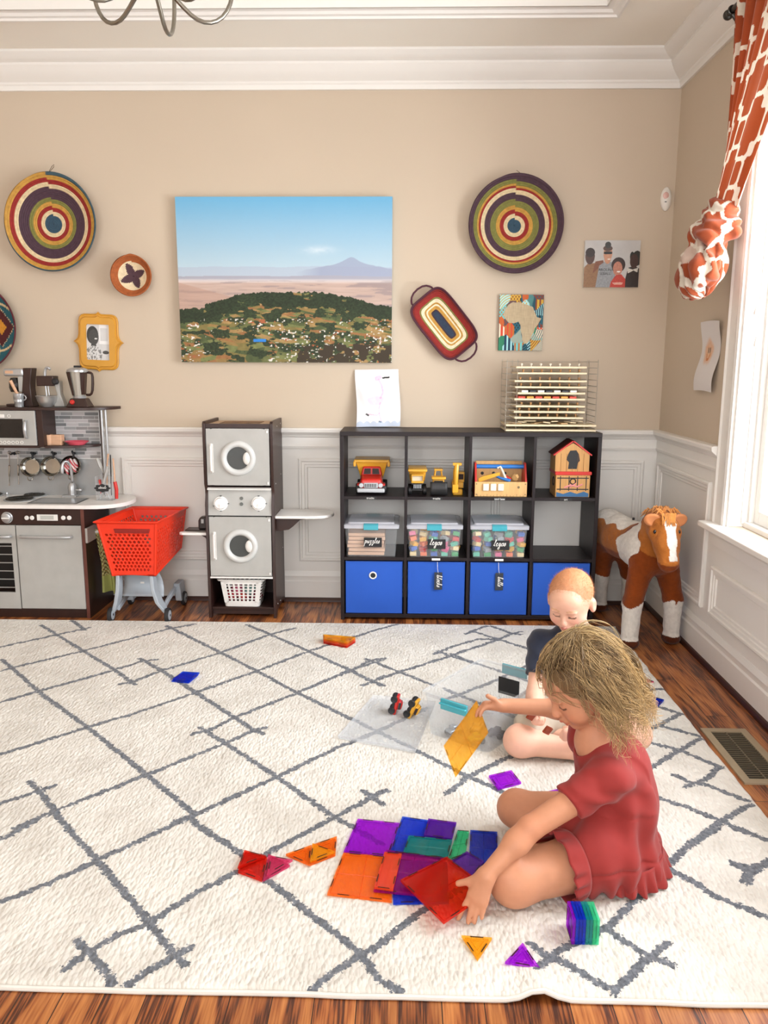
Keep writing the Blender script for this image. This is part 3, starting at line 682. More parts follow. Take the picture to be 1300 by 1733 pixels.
# landscape canvas
def landscape(u, v):
    sky_t, sky_b, hz = LC('#66aad2'), LC('#bccdd4'), LC('#a9a9b4'); t = np.clip((v-.50)/.5, 0, 1)[..., None]**.9
    c = sky_b*(1-t)+sky_t*t
    c = blend(c, .5*np.exp(-((u-.66)/.07)**2-((v-.685)/.022)**2)*fbm(u*40, v*60), LC('#eef0f0'))
    ridge = .545+.012*fbm(u*6, 0)+.0*u; mt = .555 + .06*np.clip(1-np.abs(u-.81)/.24, 0, 1)**.8 + .028*np.exp(-((u-.81)/.04)**2)+.006*fbm(u*40, 0, seed=3)
    c = blend(c, (v < ridge+.035)*.55*np.ones_like(v), LC('#a8b0c4')); c = blend(c, np.clip((mt-v)/.004, 0, 1)*np.clip((u-.55)/.12, 0, 1)*.8, LC('#959db6')); c = blend(c, v < ridge-.02, LC('#a3a3b0'))
    pl = np.clip((.515-v)/.03, 0, 1); st = fbm(u*8, v*90, seed=4); c = blend(c, pl, 1); pc = LC('#bfa79c')*(1.15-st[..., None]*.45); c = np.where(pl[..., None] > 0, c*(1-pl[..., None])+pc*pl[..., None], c)
    c = blend(c, pl*(st > .62)*.5, LC('#8a7f86')); c = blend(c, (v < .49-.35*(u))*(u < .25)*.5*(v > .3), LC('#b08d7c'))
    hill = .345+.085*np.exp(-((u-.52)/.33)**4)-.02*(u < .12)+.02*(fbm(u*55, 0, seed=8)-.5)+.008*vnoise(u*160, 0)+.03*(u > .8)*(1-u)*5*.3
    m = v < hill
    fx = u*19/(1.4-v*1.9); fy = np.log(np.maximum(.62-v, .05))*-7.
    cell = _h(np.floor(fx+.7*np.sin(fy*2.3)+fy*.3), np.floor(fy*3.2+.5*np.sin(fx*1.7)), np.zeros_like(u), 11)
    pal = np.array([LC(x) for x in ('#666b40', '#8f7444', '#727848', '#a08252', '#4b5634', '#7c7040', '#946840', '#545f38')]); g = pal[(cell*7.99).astype(int)]
    g = g*(.75+.5*fbm(u*60, v*60)[..., None])
    tree = fbm(u*24, v*38, seed=21, o=5); g = np.where((tree > .49+.07*(v < .25)-.16*(v > .3)*(np.abs(u-.6) > .22))[..., None], LC('#2c3822')*(.6+.9*vnoise(u*170, v*170)[..., None]), g)
    top = (hill-v < .07+.03*fbm(u*6, 0, seed=6)) & (fbm(u*9, v*14, seed=5) > .34); g = np.where(top[..., None], LC('#27331f')*(.6+.8*vnoise(u*150, v*150)[..., None]), g)
    hs = vnoise(u*95, v*120, seed=31); dens = (fbm(u*7, v*9, seed=33) > .47)*(v < .27)
    g = np.where(((hs > .80) & (dens > 0))[..., None], LC('#d8d4cc'), g); hs2 = vnoise(u*80, v*110, seed=37); g = np.where(((hs2 > .86) & (dens > 0))[..., None], LC('#a8603e'), g)
    g = np.where(((np.abs(u-.375) < .03) & (np.abs(v-.135) < .009))[..., None], LC('#2f7fd0'), g)
    sh = (v < .09-.0*u+.04*fbm(u*12, 0)) & (u > .55) & (fbm(u*30, v*30, seed=40) > .42); g = np.where(sh[..., None], LC('#3a3022'), g)
    return np.where(m[..., None], g, c)
def canvas(name, label, cat, x0, x1, z0, z1, th, nx, ny, fn, y1=None, side='#e8e6e0', m=None, sk=0):
    y1 = D if y1 is None else y1
    t = T(name, label, cat, ((x0+x1)/2, y1, z0))
    MB().box((x0, y1-th, z0), (x1, y1-.001, z1)).build('stretched_panel', mat('canvas_side_'+side[1:], side, .8), t, bevel=.0015)
    panel('printed_picture', (x0, y1-th-.0006, z0), (x1-x0, 0, 0), (0, 0, z1-z0), nx, ny, fn, t, m)
    return t
canvas('landscape_canvas', 'large unframed canvas photograph of a hilltop village under blue sky', 'picture', -1.102, -.064, 1.227, 2.002, .034, 520, 390, landscape, side='#9ab4bc')
AF = [(.30,.87),(.36,.86),(.44,.87),(.52,.84),(.60,.83),(.70,.80),(.76,.78),(.80,.70),(.86,.60),(.96,.58),(.88,.46),(.82,.40),(.80,.33),(.77,.28),(.72,.20),(.66,.13),(.58,.12),(.54,.20),(.53,.28),(.50,.36),(.49,.46),(.44,.52),(.34,.49),(.22,.50),(.15,.56),(.09,.64),(.13,.74),(.20,.82)]
def africa(u, v):
    best = np.full(u.shape, 9.); idx = np.zeros(u.shape, int); rng = np.random.RandomState(4)
    for k in range(46):
        x, y = rng.rand(2); d = np.abs(u-x)+np.abs(v-y)*1.1; m = d < best; best[m] = d[m]; idx[m] = k
    pal = np.array([LC(x) for x in ('#1d5a6b', '#c8452a', '#6fb9b8', '#1a2a30', '#c9a03a', '#2a7a5a', '#b5672a', '#123a50', '#9fd4d8', '#7a3a2a', '#d8d0b8')])
    c = pal[(idx*7) % 11]; c2 = pal[(idx*5+3) % 11]; k = idx % 4
    pt = np.where(k == 0, np.sin(u*70) > .3, np.where(k == 1, np.sin(np.hypot(u-.3, v-.6)*150) > .4, np.where(k == 2, (np.sin(u*90)*np.sin(v*80)) > .3, (u+v)*30 % 1 > .6)))
    c = np.where(pt[..., None], c2, c)
    a = inpoly(u, v, AF); w = LC('#b3a183')*(.88+.22*vnoise(u*90, v*14)[..., None])*(.94+.12*vnoise(u*12, v*120)[..., None])
    return np.where(a[..., None], w, c)
canvas('map_canvas', 'small patchwork canvas with a tan map of Africa, under the purple rimmed basket', 'picture', .459, .672, 1.289, 1.554, .018, 190, 240, africa, side='#1f3038')
def family(u, v):
    c = np.ones(u.shape+(3,))*LC('#b9b7b5')*(.9+.2*fbm(u*5, v*5)[..., None])
    def E(cx, cy, rx, ry, col, p=2): nonlocal c; c = np.where(((np.abs((u-cx)/rx)**p+np.abs((v-cy)/ry)**p) < 1)[..., None], LC(col)*(.85+.3*vnoise(u*60, v*60)[..., None]), c)
    def P(poly, col): nonlocal c; c = np.where(inpoly(u, v, poly)[..., None], LC(col)*(.85+.3*vnoise(u*50, v*50)[..., None]), c)
    E(.95, .62, .09, .16, '#23241f'); E(.86, .66, .04, .10, '#23241f')
    P([(.0, .0), (.0, .42), (.06, .5), (.2, .52), (.28, .42), (.22, 0)], '#8a6544'); P([(.16, .3), (.30, .45), (.36, .50), (.34, .58), (.2, .55)], '#7a4a33')
    E(.10, .66, .085, .17, '#4a2f26'); E(.10, .74, .085, .10, '#2a1c18')
    P([(.22, 0), (.27, .46), (.36, .54), (.50, .54), (.57, .42), (.56, 0)], '#8f9296'); E(.42, .62, .06, .12, '#b98467'); E(.42, .72, .08, .17, '#c08c70'); E(.415, .83, .085, .06, '#4a3226'); E(.415, .90, .055, .07, '#2a2a26'); E(.42, .735, .075, .03, '#14110f', 4); E(.44, .60, .03, .01, '#ece4dc')
    E(.62, .48, .125, .16, '#2e1c16'); E(.61, .40, .085, .15, '#b57862'); P([(.48, 0), (.50, .12), (.58, .26), (.68, .28), (.76, .18), (.78, 0)], '#b8392a'); E(.63, .335, .035, .014, '#f0ece6')
    P([(.76, 0), (.76, .2), (.80, .42), (.92, .46), (1, .4), (1, 0)], '#2a211f'); E(.90, .56, .075, .15, '#3f2822'); P([(.78, .42), (.80, .30), (.90, .36), (.97, .32), (.98, .42), (.88, .38)], '#c9c4ba')
    P([(.52, .10), (.56, .06), (.70, .06), (.72, .1), (.66, .11)], '#d8a08e')
    return c
ft = canvas('family_photo_panel', 'photo panel of four smiling people under a cloudy sky, nearest the corner', 'picture', .858, 1.121, 1.589, 1.806, .02, 240, 200, family, side='#e2dfd8', m=m_attr_g)
m_ink = mat('black_ink', '#1c1d22', .6)
for s_, x, z in (('AROLINA', .963, 1.670), ('SEBALL', .960, 1.652)):
    text(s_, .017, Matrix.Translation((x, D-.0212, z)) @ Matrix.Rotation(R(90), 4, 'X'), m_ink, 'shirt_lettering', ft, .0001)
# yellow bracket frame
def bracket_frame():
    cx, cz, W, Hh = -1.521, 1.323, .125, .146
    t = T('bracket_photo_frame', 'mustard yellow scalloped frame holding a black and white portrait', 'picture frame', (cx, D, cz-Hh))
    q = [(0, 1.0), (.05, .955), (.12, .93), (.30, .925), (.55, .925), (.67, .89), (.755, .81), (.79, .68), (.79, .40), (.80, .24), (.84, .12), (.92, .045), (1, 0)]
    full = q + [(x, -y) for x, y in reversed(q[:-1])] + [(-x, -y) for x, y in q[1:]] + [(-x, y) for x, y in reversed(q[1:-1])]
    rz = R(-2.2); X = Matrix.Translation((cx, D, cz)) @ Matrix.Rotation(-rz, 4, 'Y') @ Matrix.Translation((-cx, -D, -cz))
    n = len(full)
    def ring(s, y, dx=0): return [Vector((cx+(x*W*s), y, cz+(z*Hh*s))) for x, z in full]
    ix0, ix1, iz0, iz1 = -.060, .056, -.088, .085
    def inner(y):
        o = []
        for x, z in full:
            a = math.atan2(z*Hh, x*W); ca, sa = math.cos(a), math.sin(a); k = min((ix1/ca if ca > 1e-6 else (ix0/ca if ca < -1e-6 else 9)), (iz1/sa if sa > 1e-6 else (iz0/sa if sa < -1e-6 else 9)))
            o.append(Vector((cx+ca*k, y, cz+sa*k)))
        return o
    b = MB(); b.loft([ring(1, D-.001), ring(1, D-.010), ring(.965, D-.014), ring(.94, D-.011), ring(.90, D-.011), ring(.87, D-.018), ring(.82, D-.018), inner(D-.018), inner(D-.006)], cap=True)
    b.build('frame', mat('mustard_paint', '#cb922f', .4, coat=.2), t, X=X, angle=28)
    def portrait(u, v):
        g = np.full(u.shape, .62)+.12*(fbm(u*4, v*4)-.5); g = np.where((u > .55) & (v > .45) & ((np.abs(u-.75) > .16) | (np.abs(v-.72) > .18)), .8, g)
        def E(cx, cy, rx, ry, k): nonlocal g; g = np.where((((u-cx)/rx)**2+((v-cy)/ry)**2) < 1, k*(.8+.4*vnoise(u*40, v*40)), g)
        E(.30, .36, .12, .16, .05); E(.30, .14, .36, .26, .55); g = np.where(((u-.3)/.36)**2+((v-.14)/.26)**2 < 1, np.where(fbm(u*22, v*22, seed=2) > .55, .2, .62), g)
        E(.26, .70, .25, .25, .035); E(.31, .64, .21, .22, .06); E(.40, .60, .06, .02, .7); E(.82, .22, .14, .05, .06)
        return np.repeat(g[..., None], 3, -1)
    panel('portrait_print', (cx+ix0, D-.0075, cz+iz0), (ix1-ix0, 0, 0), (0, 0, iz1-iz0), 110, 150, portrait, t, m_attr_g).data.transform(rootinv(t) @ X @ rootinv(t).inverted())
bracket_frame()
# sensor
t = T('motion_sensor', 'small white oval motion sensor high on the wall by the corner', 'sensor', (1.232, D, 1.94))
b = MB(); b.ell((0, 0, 0), (.026, .02, .054), 28, X=Matrix.Translation((1.232, D-.004, 1.995)))
b.build('housing', mat('sensor_plastic', '#e6e1da', .35), t)
MB().ell((0, 0, 0), (.014, .005, .016), 16, X=Matrix.Translation((1.226, D-.0215, 2.008))).build('lens', mat('pink_lens', '#e0b6ae', .3), t)
MB().box((1.222, D-.025, 1.978), (1.230, D-.021, 1.981)).build('slot', m_ink, t)
# drawings
def flamingo(u, v):
    c = np.ones(u.shape+(3,))*LC('#e9e7ea'); PK = LC('#e59ac0'); n = fbm(u*30, v*30)
    def st(pts, w, col, k=.75): nonlocal c; c = blend(c, (pland(u, v*1.32, [(a, b*1.32) for a, b in pts]) < w)*k*(.5+.5*n), col)
    st([(.30, .47), (.45, .50), (.58, .48), (.52, .42), (.34, .42), (.30, .47)], .05, PK, .55); st([(.55, .50), (.62, .60), (.60, .72), (.54, .82)], .022, PK); st([(.50, .84), (.56, .86)], .05, PK)
    st([(.64, .85), (.78, .86)], .018, LC('#2a2a2a'), 1.4); st([(.54, .42), (.50, .30), (.52, .20), (.56, .10)], .012, PK); st([(.26, .22), (.46, .20), (.52, .24)], .010, PK); st([(.22, .22), (.26, .20)], .02, LC('#444444'), 1.2); st([(.52, .09), (.56, .08)], .016, LC('#444444'), 1.2)
    m = v < .06+.04*np.abs(np.sin(u*20)); c = blend(c, m*.45*np.ones_like(u), LC('#7fa6cf')); return c
t = T('flamingo_drawing', 'child drawing of a pink flamingo on white paper leaning on the wall', 'drawing', (-.13, 4.0, .914))
panel('paper', (-.236, 3.985, .9145), (.216, 0, .004), (-.006, .06, .278), 110, 150, flamingo, t, curl=lambda u, v: np.stack([.004*np.sin(v*5), -.008*np.sin(u*6)*np.sin(v*3.1)**2-.002*np.sin(u*15+v*9), 0*u], -1))
def flower(u, v):
    c = np.ones(u.shape+(3,))*LC('#d9d4d2'); O = LC('#dba06a'); n = fbm(u*30, v*30)
    for a in range(5):
        x, y = .42+.13*math.cos(a*1.257+.3), .56+.10*math.sin(a*1.257+.3); c = blend(c, np.exp(-(((u-x)/.12)**2+((v-y)/.095)**2)**2)*.8*(.5+.6*n), O)
    for x in (.38, .47): c = blend(c, (np.hypot((u-x)/.03, (v-.58)/.045) < 1)*.75, LC('#4a4038'))
    c = blend(c, (pland(u, v, [(.34, .52), (.38, .45), (.47, .45), (.50, .52)]) < .016)*.8, LC('#c26a30')); return c
t = T('flower_drawing', 'child drawing of an orange flower face taped to the right wall', 'drawing', (XR, 3.45, 1.11))
panel('paper', (XR-.003, 3.552, 1.116), (0, -.205, -.004), (0, -.022, .285), 90, 130, flower, t, curl=lambda u, v: np.stack([-.006-.010*np.sin(v*7+.5)*1-.006*(1-v), 0*u, .004*np.sin(u*3)], -1))

# ------------------------------------------------------------------ curtain
def trellis(s, w):
    """orange cloth with a cream trellis; s, w in metres on the cloth"""
    X = 2*np.pi*w/.205; Y = 2*np.pi*s/.27; Fv = np.cos(X)+np.cos(Y)
    OR, CR = LC('#974119'), LC('#d8cebd'); m = np.abs(Fv) < .30
    def cross(x, y):
        a = (X-x+np.pi) % (2*np.pi)-np.pi; b = (Y-y+np.pi) % (2*np.pi)-np.pi; r = np.hypot(a, b)*(1+.10*np.cos(4*np.arctan2(b, a))); return r
    for x, y in ((np.pi, 0), (0, np.pi)):
        r = cross(x, y); m = np.where(r < 1.30, (r > .92), m)
    for x, y in ((np.pi/2, np.pi/2), (-np.pi/2, np.pi/2), (np.pi/2, -np.pi/2), (-np.pi/2, -np.pi/2)):
        m = np.where(cross(x, y) < .55, True, m)
    c = np.where(m[..., None], CR, OR); return c*(.95+.1*vnoise(s*900, w*900)[..., None])
m_cloth = mat('printed_cotton', rough=.9, attr=True, bump=(700, .2, .0004), sheen=.2)
nt = m_cloth.node_tree; tr = nt.nodes.new('ShaderNodeBsdfTranslucent'); mx = nt.nodes.new('ShaderNodeMixShader'); mx.inputs[0].default_value = .14
at = [n for n in nt.nodes if n.type == 'ATTRIBUTE'][0]; nt.links.new(at.outputs['Color'], tr.inputs[0]); nt.links.new(nt.nodes['Principled BSDF'].outputs[0], mx.inputs[1]); nt.links.new(tr.outputs[0], mx.inputs[2]); nt.links.new(mx.outputs[0], nt.nodes['Material Output'].inputs[0])
def sstep(a, b, x): t = np.clip((x-a)/(b-a), 0, 1); return t*t*(3-2*t)
def curtain():
    t = T('curtain', 'orange curtain panel with a cream trellis print, knotted beside the window', 'curtain', (1.18, 3.0, 1.5))
    nw, ns = 300, 420; w, s = np.meshgrid(np.linspace(0, 1, nw), np.linspace(0, 1, ns))      # s: top to knot
    top, kz = 2.47, 1.785
    yw = 3.16 - .78*w                                                 # spread on the rod
    g = s**1.25                                                       # gather
    ky = 3.20 - .13*w
    y = yw*(1-g)+ky*g; y = y + .0*w
    w2 = w**.8; fold = np.where(w < .45, np.sin(w*2*np.pi*9), .55*np.sin((w-.45)*2*np.pi*3.2)); amp = .026*(1-.5*s)
    x = 1.165 + amp*fold*(.7+.3*np.sin(w*11)) - .02*np.sin(np.pi*s)*w + .030*s*(np.cos(w*np.pi*2.2))
    y = y + .006*np.cos(w*2*np.pi*7.5)*(1-s) + .02*np.sin(s*np.pi)*(-w)
    z = top-(top-kz)*s + .03*s*(w-.5)*0
    P = np.stack([x, y, z], -1).reshape(-1, 3); col = trellis(s*.72*1.05+.03, np.where(w < .45, w*1.5, .675+(w-.45)*.62)).reshape(-1, 3)
    i = np.arange(nw-1)[None]+nw*np.arange(ns-1)[:, None]; F = np.stack([i, i+1, i+nw+1, i+nw], -1).reshape(-1, 4)
    npmesh('hanging_panel', P, F, m_cloth, col=col, parent=t)
    # knot and tail as folded cloth lumps
    f = SDF((1.0, 3.0, 1.42), (1.268, 3.36, 1.87), .0035)
    f.chain([(1.165, 3.14, 1.795), (1.165, 3.16, 1.75), (1.15, 3.18, 1.70)], [.050, .062, .056], .02)
    f.chain([(1.19, 3.10, 1.715), (1.12, 3.12, 1.70), (1.11, 3.19, 1.705), (1.16, 3.25, 1.72)], [.034, .040, .040, .034], .012)
    f.chain([(1.15, 3.19, 1.67), (1.13, 3.20, 1.60), (1.12, 3.21, 1.54)], [.05, .080, .062], .015)
    f.chain([(1.14, 3.13, 1.63), (1.11, 3.12, 1.575), (1.11, 3.14, 1.55)], [.036, .055, .042], .012)
    f.chain([(1.14, 3.25, 1.63), (1.11, 3.275, 1.56), (1.11, 3.265, 1.515)], [.04, .052, .036], .012)
    def disp(X, Y, Z):
        a = np.arctan2(Y-3.19, X-1.14); w_ = fbm(X*14, Y*14, Z*14, 2); tail = np.abs(np.sin(a*4.5+Z*12+5*w_)); wrap = np.abs(np.sin(Z*46+a*1.4+4*w_)); k_ = np.clip((Z-1.64)/.05, 0, 1); return .016*(.5-(tail*(1-k_)+wrap*k_))+.008*(fbm(X*30, Y*30, Z*30, 2)-.5)
    V, F = f.mesh(disp)
    a = np.arctan2(V[:, 1]-3.19, V[:, 0]-1.14); col = trellis(V[:, 2]*1.2+.04*np.sin(a*2)+V[:, 1]*.5, a*.085+V[:, 2]*.4); pale = (V[:, 2] > 1.60) & (V[:, 2] < 1.665+.02*np.sin(a*2)) & (V[:, 1] > 3.13); col[pale] = col[pale]*.35+LC('#d9cdbf')*.65
    npmesh('knotted_tail', V, F, m_cloth, col=col, parent=t)
curtain()
t = T('curtain_rod', 'dark metal curtain rod and bracket above the window', 'curtain rod', (1.2, 3.2, 2.45))
m_dm = mat('dark_metal', '#4a4844', .35, .9)
MB().cyl((1.165, 3.22, 2.475), (1.165, .9, 2.475), .010).build('rod', m_dm, t)
MB().ell((1.165, 3.232, 2.475), .018).build('finial', m_dm, t)
b = MB(); b.tube([(XR, 3.19, 2.42), (1.22, 3.19, 2.42), (1.18, 3.19, 2.44), (1.165, 3.19, 2.46)], .006); b.box((XR-.008, 3.175, 2.39), (XR, 3.205, 2.45)); b.torus((1.165, 3.19, 2.475), (0, 1, 0), .014, .004, 20, 8); b.build('bracket', m_dm, t)
# ------------------------------------------------------------------ chandelier
CZ = .046
t = T('chandelier', 'brushed nickel chandelier arms hanging from the tray ceiling', 'chandelier', (-.65, 2.4, 2.1))
m_ni = mat('brushed_nickel', '#8f8a80', .28, .95)
cx, cy = -.645, 2.4
b = MB(); b.lathe([(.004, 2.165), (.014, 2.172), (.02, 2.19), (.035, 2.2), (.04, 2.215), (.02, 2.23), (.014, 2.3), (.022, 2.36), (.012, 2.42), (.008, 2.735)], (cx, cy, 0), n=24); b.lathe([(.001, 2.737), (.06, 2.735), (.06, 2.72), (.02, 2.71), (.0, 2.71)], (cx, cy, 0), n=24); b.build('stem', m_ni, t, angle=50, X=Matrix.Translation((-.055, 0, CZ)))
for k in range(6):
    a = R(-90+60*k); ca, sa = math.cos(a), math.sin(a)
    P = [(0.02, 2.21), (.05, 2.185), (.09, 2.15), (.125, 2.125), (.165, 2.125), (.20, 2.145), (.225, 2.185), (.235, 2.235), (.235, 2.28)]
    arm = MB().tube([(cx+ca*r, cy+sa*r, z) for r, z in P], .0065, 10).build('arm', m_ni, t, subd=1, X=Matrix.Translation((-.055, 0, CZ)))
    MB().lathe([(.0, 2.275), (.03, 2.285), (.034, 2.295), (.012, 2.3), (.012, 2.38), (.0, 2.38)], (cx+ca*.235, cy+sa*.235, 0), n=20).build('candle_cup', m_ni, arm, X=Matrix.Translation((-.055, 0, CZ)))

# ------------------------------------------------------------------ measuring helpers: photo pixel -> point on a real plane
def _ray(px, py):
    f, th, ps, ro = 1360.27, .1839, .0244, .0040
    a, b = px-650, py-866.5; qx = a*math.cos(ro)+b*math.sin(ro); qy = -a*math.sin(ro)+b*math.cos(ro)
    y = f*math.cos(th)-qy*math.sin(th); z = -f*math.sin(th)-qy*math.cos(th)
    return qx*math.cos(ps)-y*math.sin(ps), qx*math.sin(ps)+y*math.cos(ps), z
def at(px, py, Y): x, y, z = _ray(px, py); return Vector((x*Y/y, Y, z*Y/y+1.2286))
def fl(px, py, z=0.): x, y, k = _ray(px, py); t = (z-1.2286)/k; return Vector((x*t, y*t, z))

# ------------------------------------------------------------------ cube shelf
m_esp = mat('espresso_laminate', '#1f1719', .45, spec=.3, var=(30, .12), stretch=(1, 1, 6))
SX0, SX1, SY0, SY1, SH = -.299, .917, 3.737, 4.03, .912
sh = T('cube_shelf', 'dark brown open cube shelf, four cubes wide and three high, against the wall', 'shelf', (.31, 3.88, 0))
MB().box((SX0, SY0, SH-.02), (SX1, SY1, SH)).build('top_panel', m_esp, sh, bevel=.0012)
MB().box((SX0+.018, SY0+.001, .012), (SX1-.018, SY1, .03)).build('bottom_panel', m_esp, sh, bevel=.001)
for x in (SX0, SX1-.018): MB().box((x, SY0+.001, 0), (x+.018, SY1, SH-.02)).build('side_panel', m_esp, sh, bevel=.0012)
CX = [SX0+.018 + i*(SX1-SX0-.018)/4 for i in range(5)]       # left edge of each cube
for i in (1, 2, 3): MB().box((CX[i]-.014, SY0+.002, .03), (CX[i], SY1, SH-.02)).build('divider', m_esp, sh, bevel=.001)
Z2, Z1 = .607, .312
for z in (Z1, Z2):
    for i in range(4): MB().box((CX[i], SY0+.003, z-.015), (CX[i+1]-.014 if i < 3 else SX1-.018, SY1, z)).build('shelf_board', m_esp, sh, bevel=.001)
m_wtx = mat('white_lettering', '#eceae6', .6); m_blk = mat('black_label', '#1b1b1e', .6)
for i, (s_, px) in enumerate((('trucks', 627), ('trucks', 739), ('tool box', 846), ('art', 958))):
    p = at(px, 842.5, SY0); MB().box((p.x-.028, SY0+.0005, Z2-.013), (p.x+.028, SY0+.003, Z2-.001)).build('name_strip', m_blk, sh)
    text(s_, .014, Matrix.Translation((p.x, SY0+.0002, Z2-.0075)) @ Matrix.Rotation(R(90), 4, 'X'), m_wtx, 'lettering', sh, .0002)
for px in (738, 845):
    p = at(px, 949, SY0); MB().box((p.x-.02, SY0-.0005, Z1-.012), (p.x+.02, SY0+.002, Z1-.002)).build('name_strip', m_wtx, sh)
# blue fabric bins
m_blue = mat('blue_fabric', '#1552b8', .75, bump=(500, .35, .0006), var=(5, .04), sheen=.2)
m_wg = mat('white_grommet', '#e8e6e2', .4)
labs = ['blue fabric storage bin with a round white grommet, bottom left cube', 'blue fabric storage bin with a dark tag lettered blocks', 'blue fabric storage bin with a dark tag lettered balls', 'blue fabric storage bin in the bottom right cube, partly behind the boy']
m_tag = mat('slate_tag', '#2f3540', .7)
STROKES = {   # brush-script letters as strokes on a 1 x 1 x-height grid (descender -1, ascender 2)
 'b': (.8, [[(.0, .1), (.35, 1.9), (.1, 1.9), (.15, .1), (.5, 0), (.65, .5), (.3, .8)]]), 'l': (.6, [[(.0, .1), (.45, 1.7), (.25, 1.95), (.15, .2), (.5, .05)]]),
 'o': (.85, [[(.55, .9), (.15, .7), (.1, .2), (.4, 0), (.7, .4), (.5, .9), (.85, .8)]]), 'c': (.7, [[(.55, .8), (.25, .9), (.05, .4), (.25, 0), (.65, .15)]]),
 'k': (.85, [[(.0, .1), (.4, 1.8), (.15, 1.9), (.1, 0)], [(.15, .4), (.6, .9), (.3, .5), (.75, 0)]]), 's': (.6, [[(.0, .1), (.35, 1.0), (.5, .3), (.25, 0), (.0, .15)]]),
 'a': (.85, [[(.55, .85), (.2, .8), (.05, .3), (.3, 0), (.55, .6), (.58, .1), (.85, .15)]]), 'p': (.8, [[(.1, 1), (.1, -1)], [(.1, .6), (.4, 1), (.65, .6), (.4, .05), (.1, .2)]]),
 'u': (.85, [[(.05, .95), (.1, .15), (.4, .05), (.6, .95), (.6, .1), (.85, .15)]]), 'z': (.8, [[(.05, .9), (.6, .9), (.2, .35), (.6, .1), (.35, -.8), (.1, -.6), (.8, .2)]]),
 'e': (.65, [[(.05, .4), (.45, .75), (.25, 1), (.05, .4), (.3, 0), (.65, .2)]]), 'g': (.8, [[(.6, .85), (.25, .9), (.1, .35), (.4, .1), (.6, .9), (.55, -.8), (.2, -.9), (.2, -.4), (.8, .15)]]),
 't': (.5, [[(.25, 1.7), (.15, .15), (.45, .05)], [(.0, 1.05), (.5, 1.1)]]), 'n': (.85, [[(.05, .9), (.08, 0)], [(.08, .6), (.4, 1), (.55, .1), (.85, .1)]]), 'i': (.4, [[(.15, .9), (.15, .1), (.4, .1)]]), 'y': (.8, [[(.05, .9), (.15, .3), (.45, .2), (.6, .95), (.5, -.8), (.15, -.9), (.8, .1)]]), 'f': (.6, [[(.1, .1), (.5, 1.6), (.3, 1.9), (.2, -.9), (.4, -.3), (.6, .2)]])}
def script_text(word, h, X, m, parent, name='lettering', w=.2, shear=.25):
    b = MB(); x = 0; tot = sum(STROKES[c][0] for c in word)
    for c in word:
        adv, sts = STROKES[c]
        for st in sts:
            for q0, q1 in zip(st[:-1], st[1:]):
                P = [((x+q[0]+shear*q[1]-tot/2)*h, q[1]*h, 0) for q in (q0, q1)]
                b.tube(P, w*h*.5, 6, X=X, flat=1.)
        x += adv
    return b.build(name, m, parent)
for i in range(4):
    x0, x1 = CX[i]+.006, (CX[i+1]-.014 if i < 3 else SX1-.018)-.006; y0, y1, z0, z1 = SY0+.012, SY0+.27, .032, Z1-.024; xm = (x0+x1)/2
    t = T('fabric_bin', labs[i], 'storage bin', (xm, y0, z0), group='blue fabric bins in the bottom cubes')
    def side(u, v, e=0): return None
    b = MB(); nx = 14
    def fr(u, v): bul = math.sin(math.pi*u)*math.sin(math.pi*v); return (x0+(x1-x0)*u, y0-.002-.006*bul*(.6+.4*math.sin(i*3+u*4)), z0+(z1-z0)*v-.003*math.sin(math.pi*u)*(v > .9))
    b.grid(fr, nx, nx); th = .003
    b.box((x0, y0+.001, z0), (x0+th, y1, z1)); b.box((x1-th, y0+.001, z0), (x1, y1, z1)); b.box((x0, y1-th, z0), (x1, y1, z1)); b.box((x0, y0, z0), (x1, y1, z0+th)); b.box((x0, y0-.0005, z0), (x1, y0+.003, z1-.002))
    b.build('body', m_blue, t, bevel=.0)
    b = MB(); b.tube([(x0, y0, z0+.002), (x1, y0, z0+.002)], .0028, 6); b.tube([(x0+.002, y0-.001, z0), (x0+.002, y0-.001, z1)], .0022, 6); b.tube([(x1-.002, y0-.001, z0), (x1-.002, y0-.001, z1)], .0022, 6); b.tube([(x0, y0-.001, z1), (x1, y0-.001, z1)], .0024, 6); b.build('piping', m_blue, t)
    if i == 0:
        MB().torus((xm-.005, y0-.008, z1-.066), (0, 1, 0), .0155, .0035, 28, 8).build('grommet', m_wg, t); MB().cyl((xm-.005, y0-.0085, z1-.066), (xm-.005, y0-.004, z1-.066), .013, n=24).build('hole', m_blk, t)
    if i in (1, 2):
        gx = xm+(.008 if i == 1 else 0); gz = z1-.088
        tg = MB().box((gx-.018, y0-.015, gz-.044), (gx+.020, y0-.0125, gz+.042)).build('tag', m_tag, t, bevel=.001)
        MB().tube([(gx+.001, y0-.014, gz+.036), (gx-.003, y0-.013, gz+.06), (gx-.004, y0-.010, z1+.004)], .0012, 6).build('string', m_wtx, tg)
        X = Matrix.Translation((gx-.006, y0-.0155, gz)) @ Matrix.Rotation(R(90), 4, 'X') @ Matrix.Rotation(R(-90), 4, 'Z')
        script_text('blocks' if i == 1 else 'balls', .0135, X, m_wtx, tg)
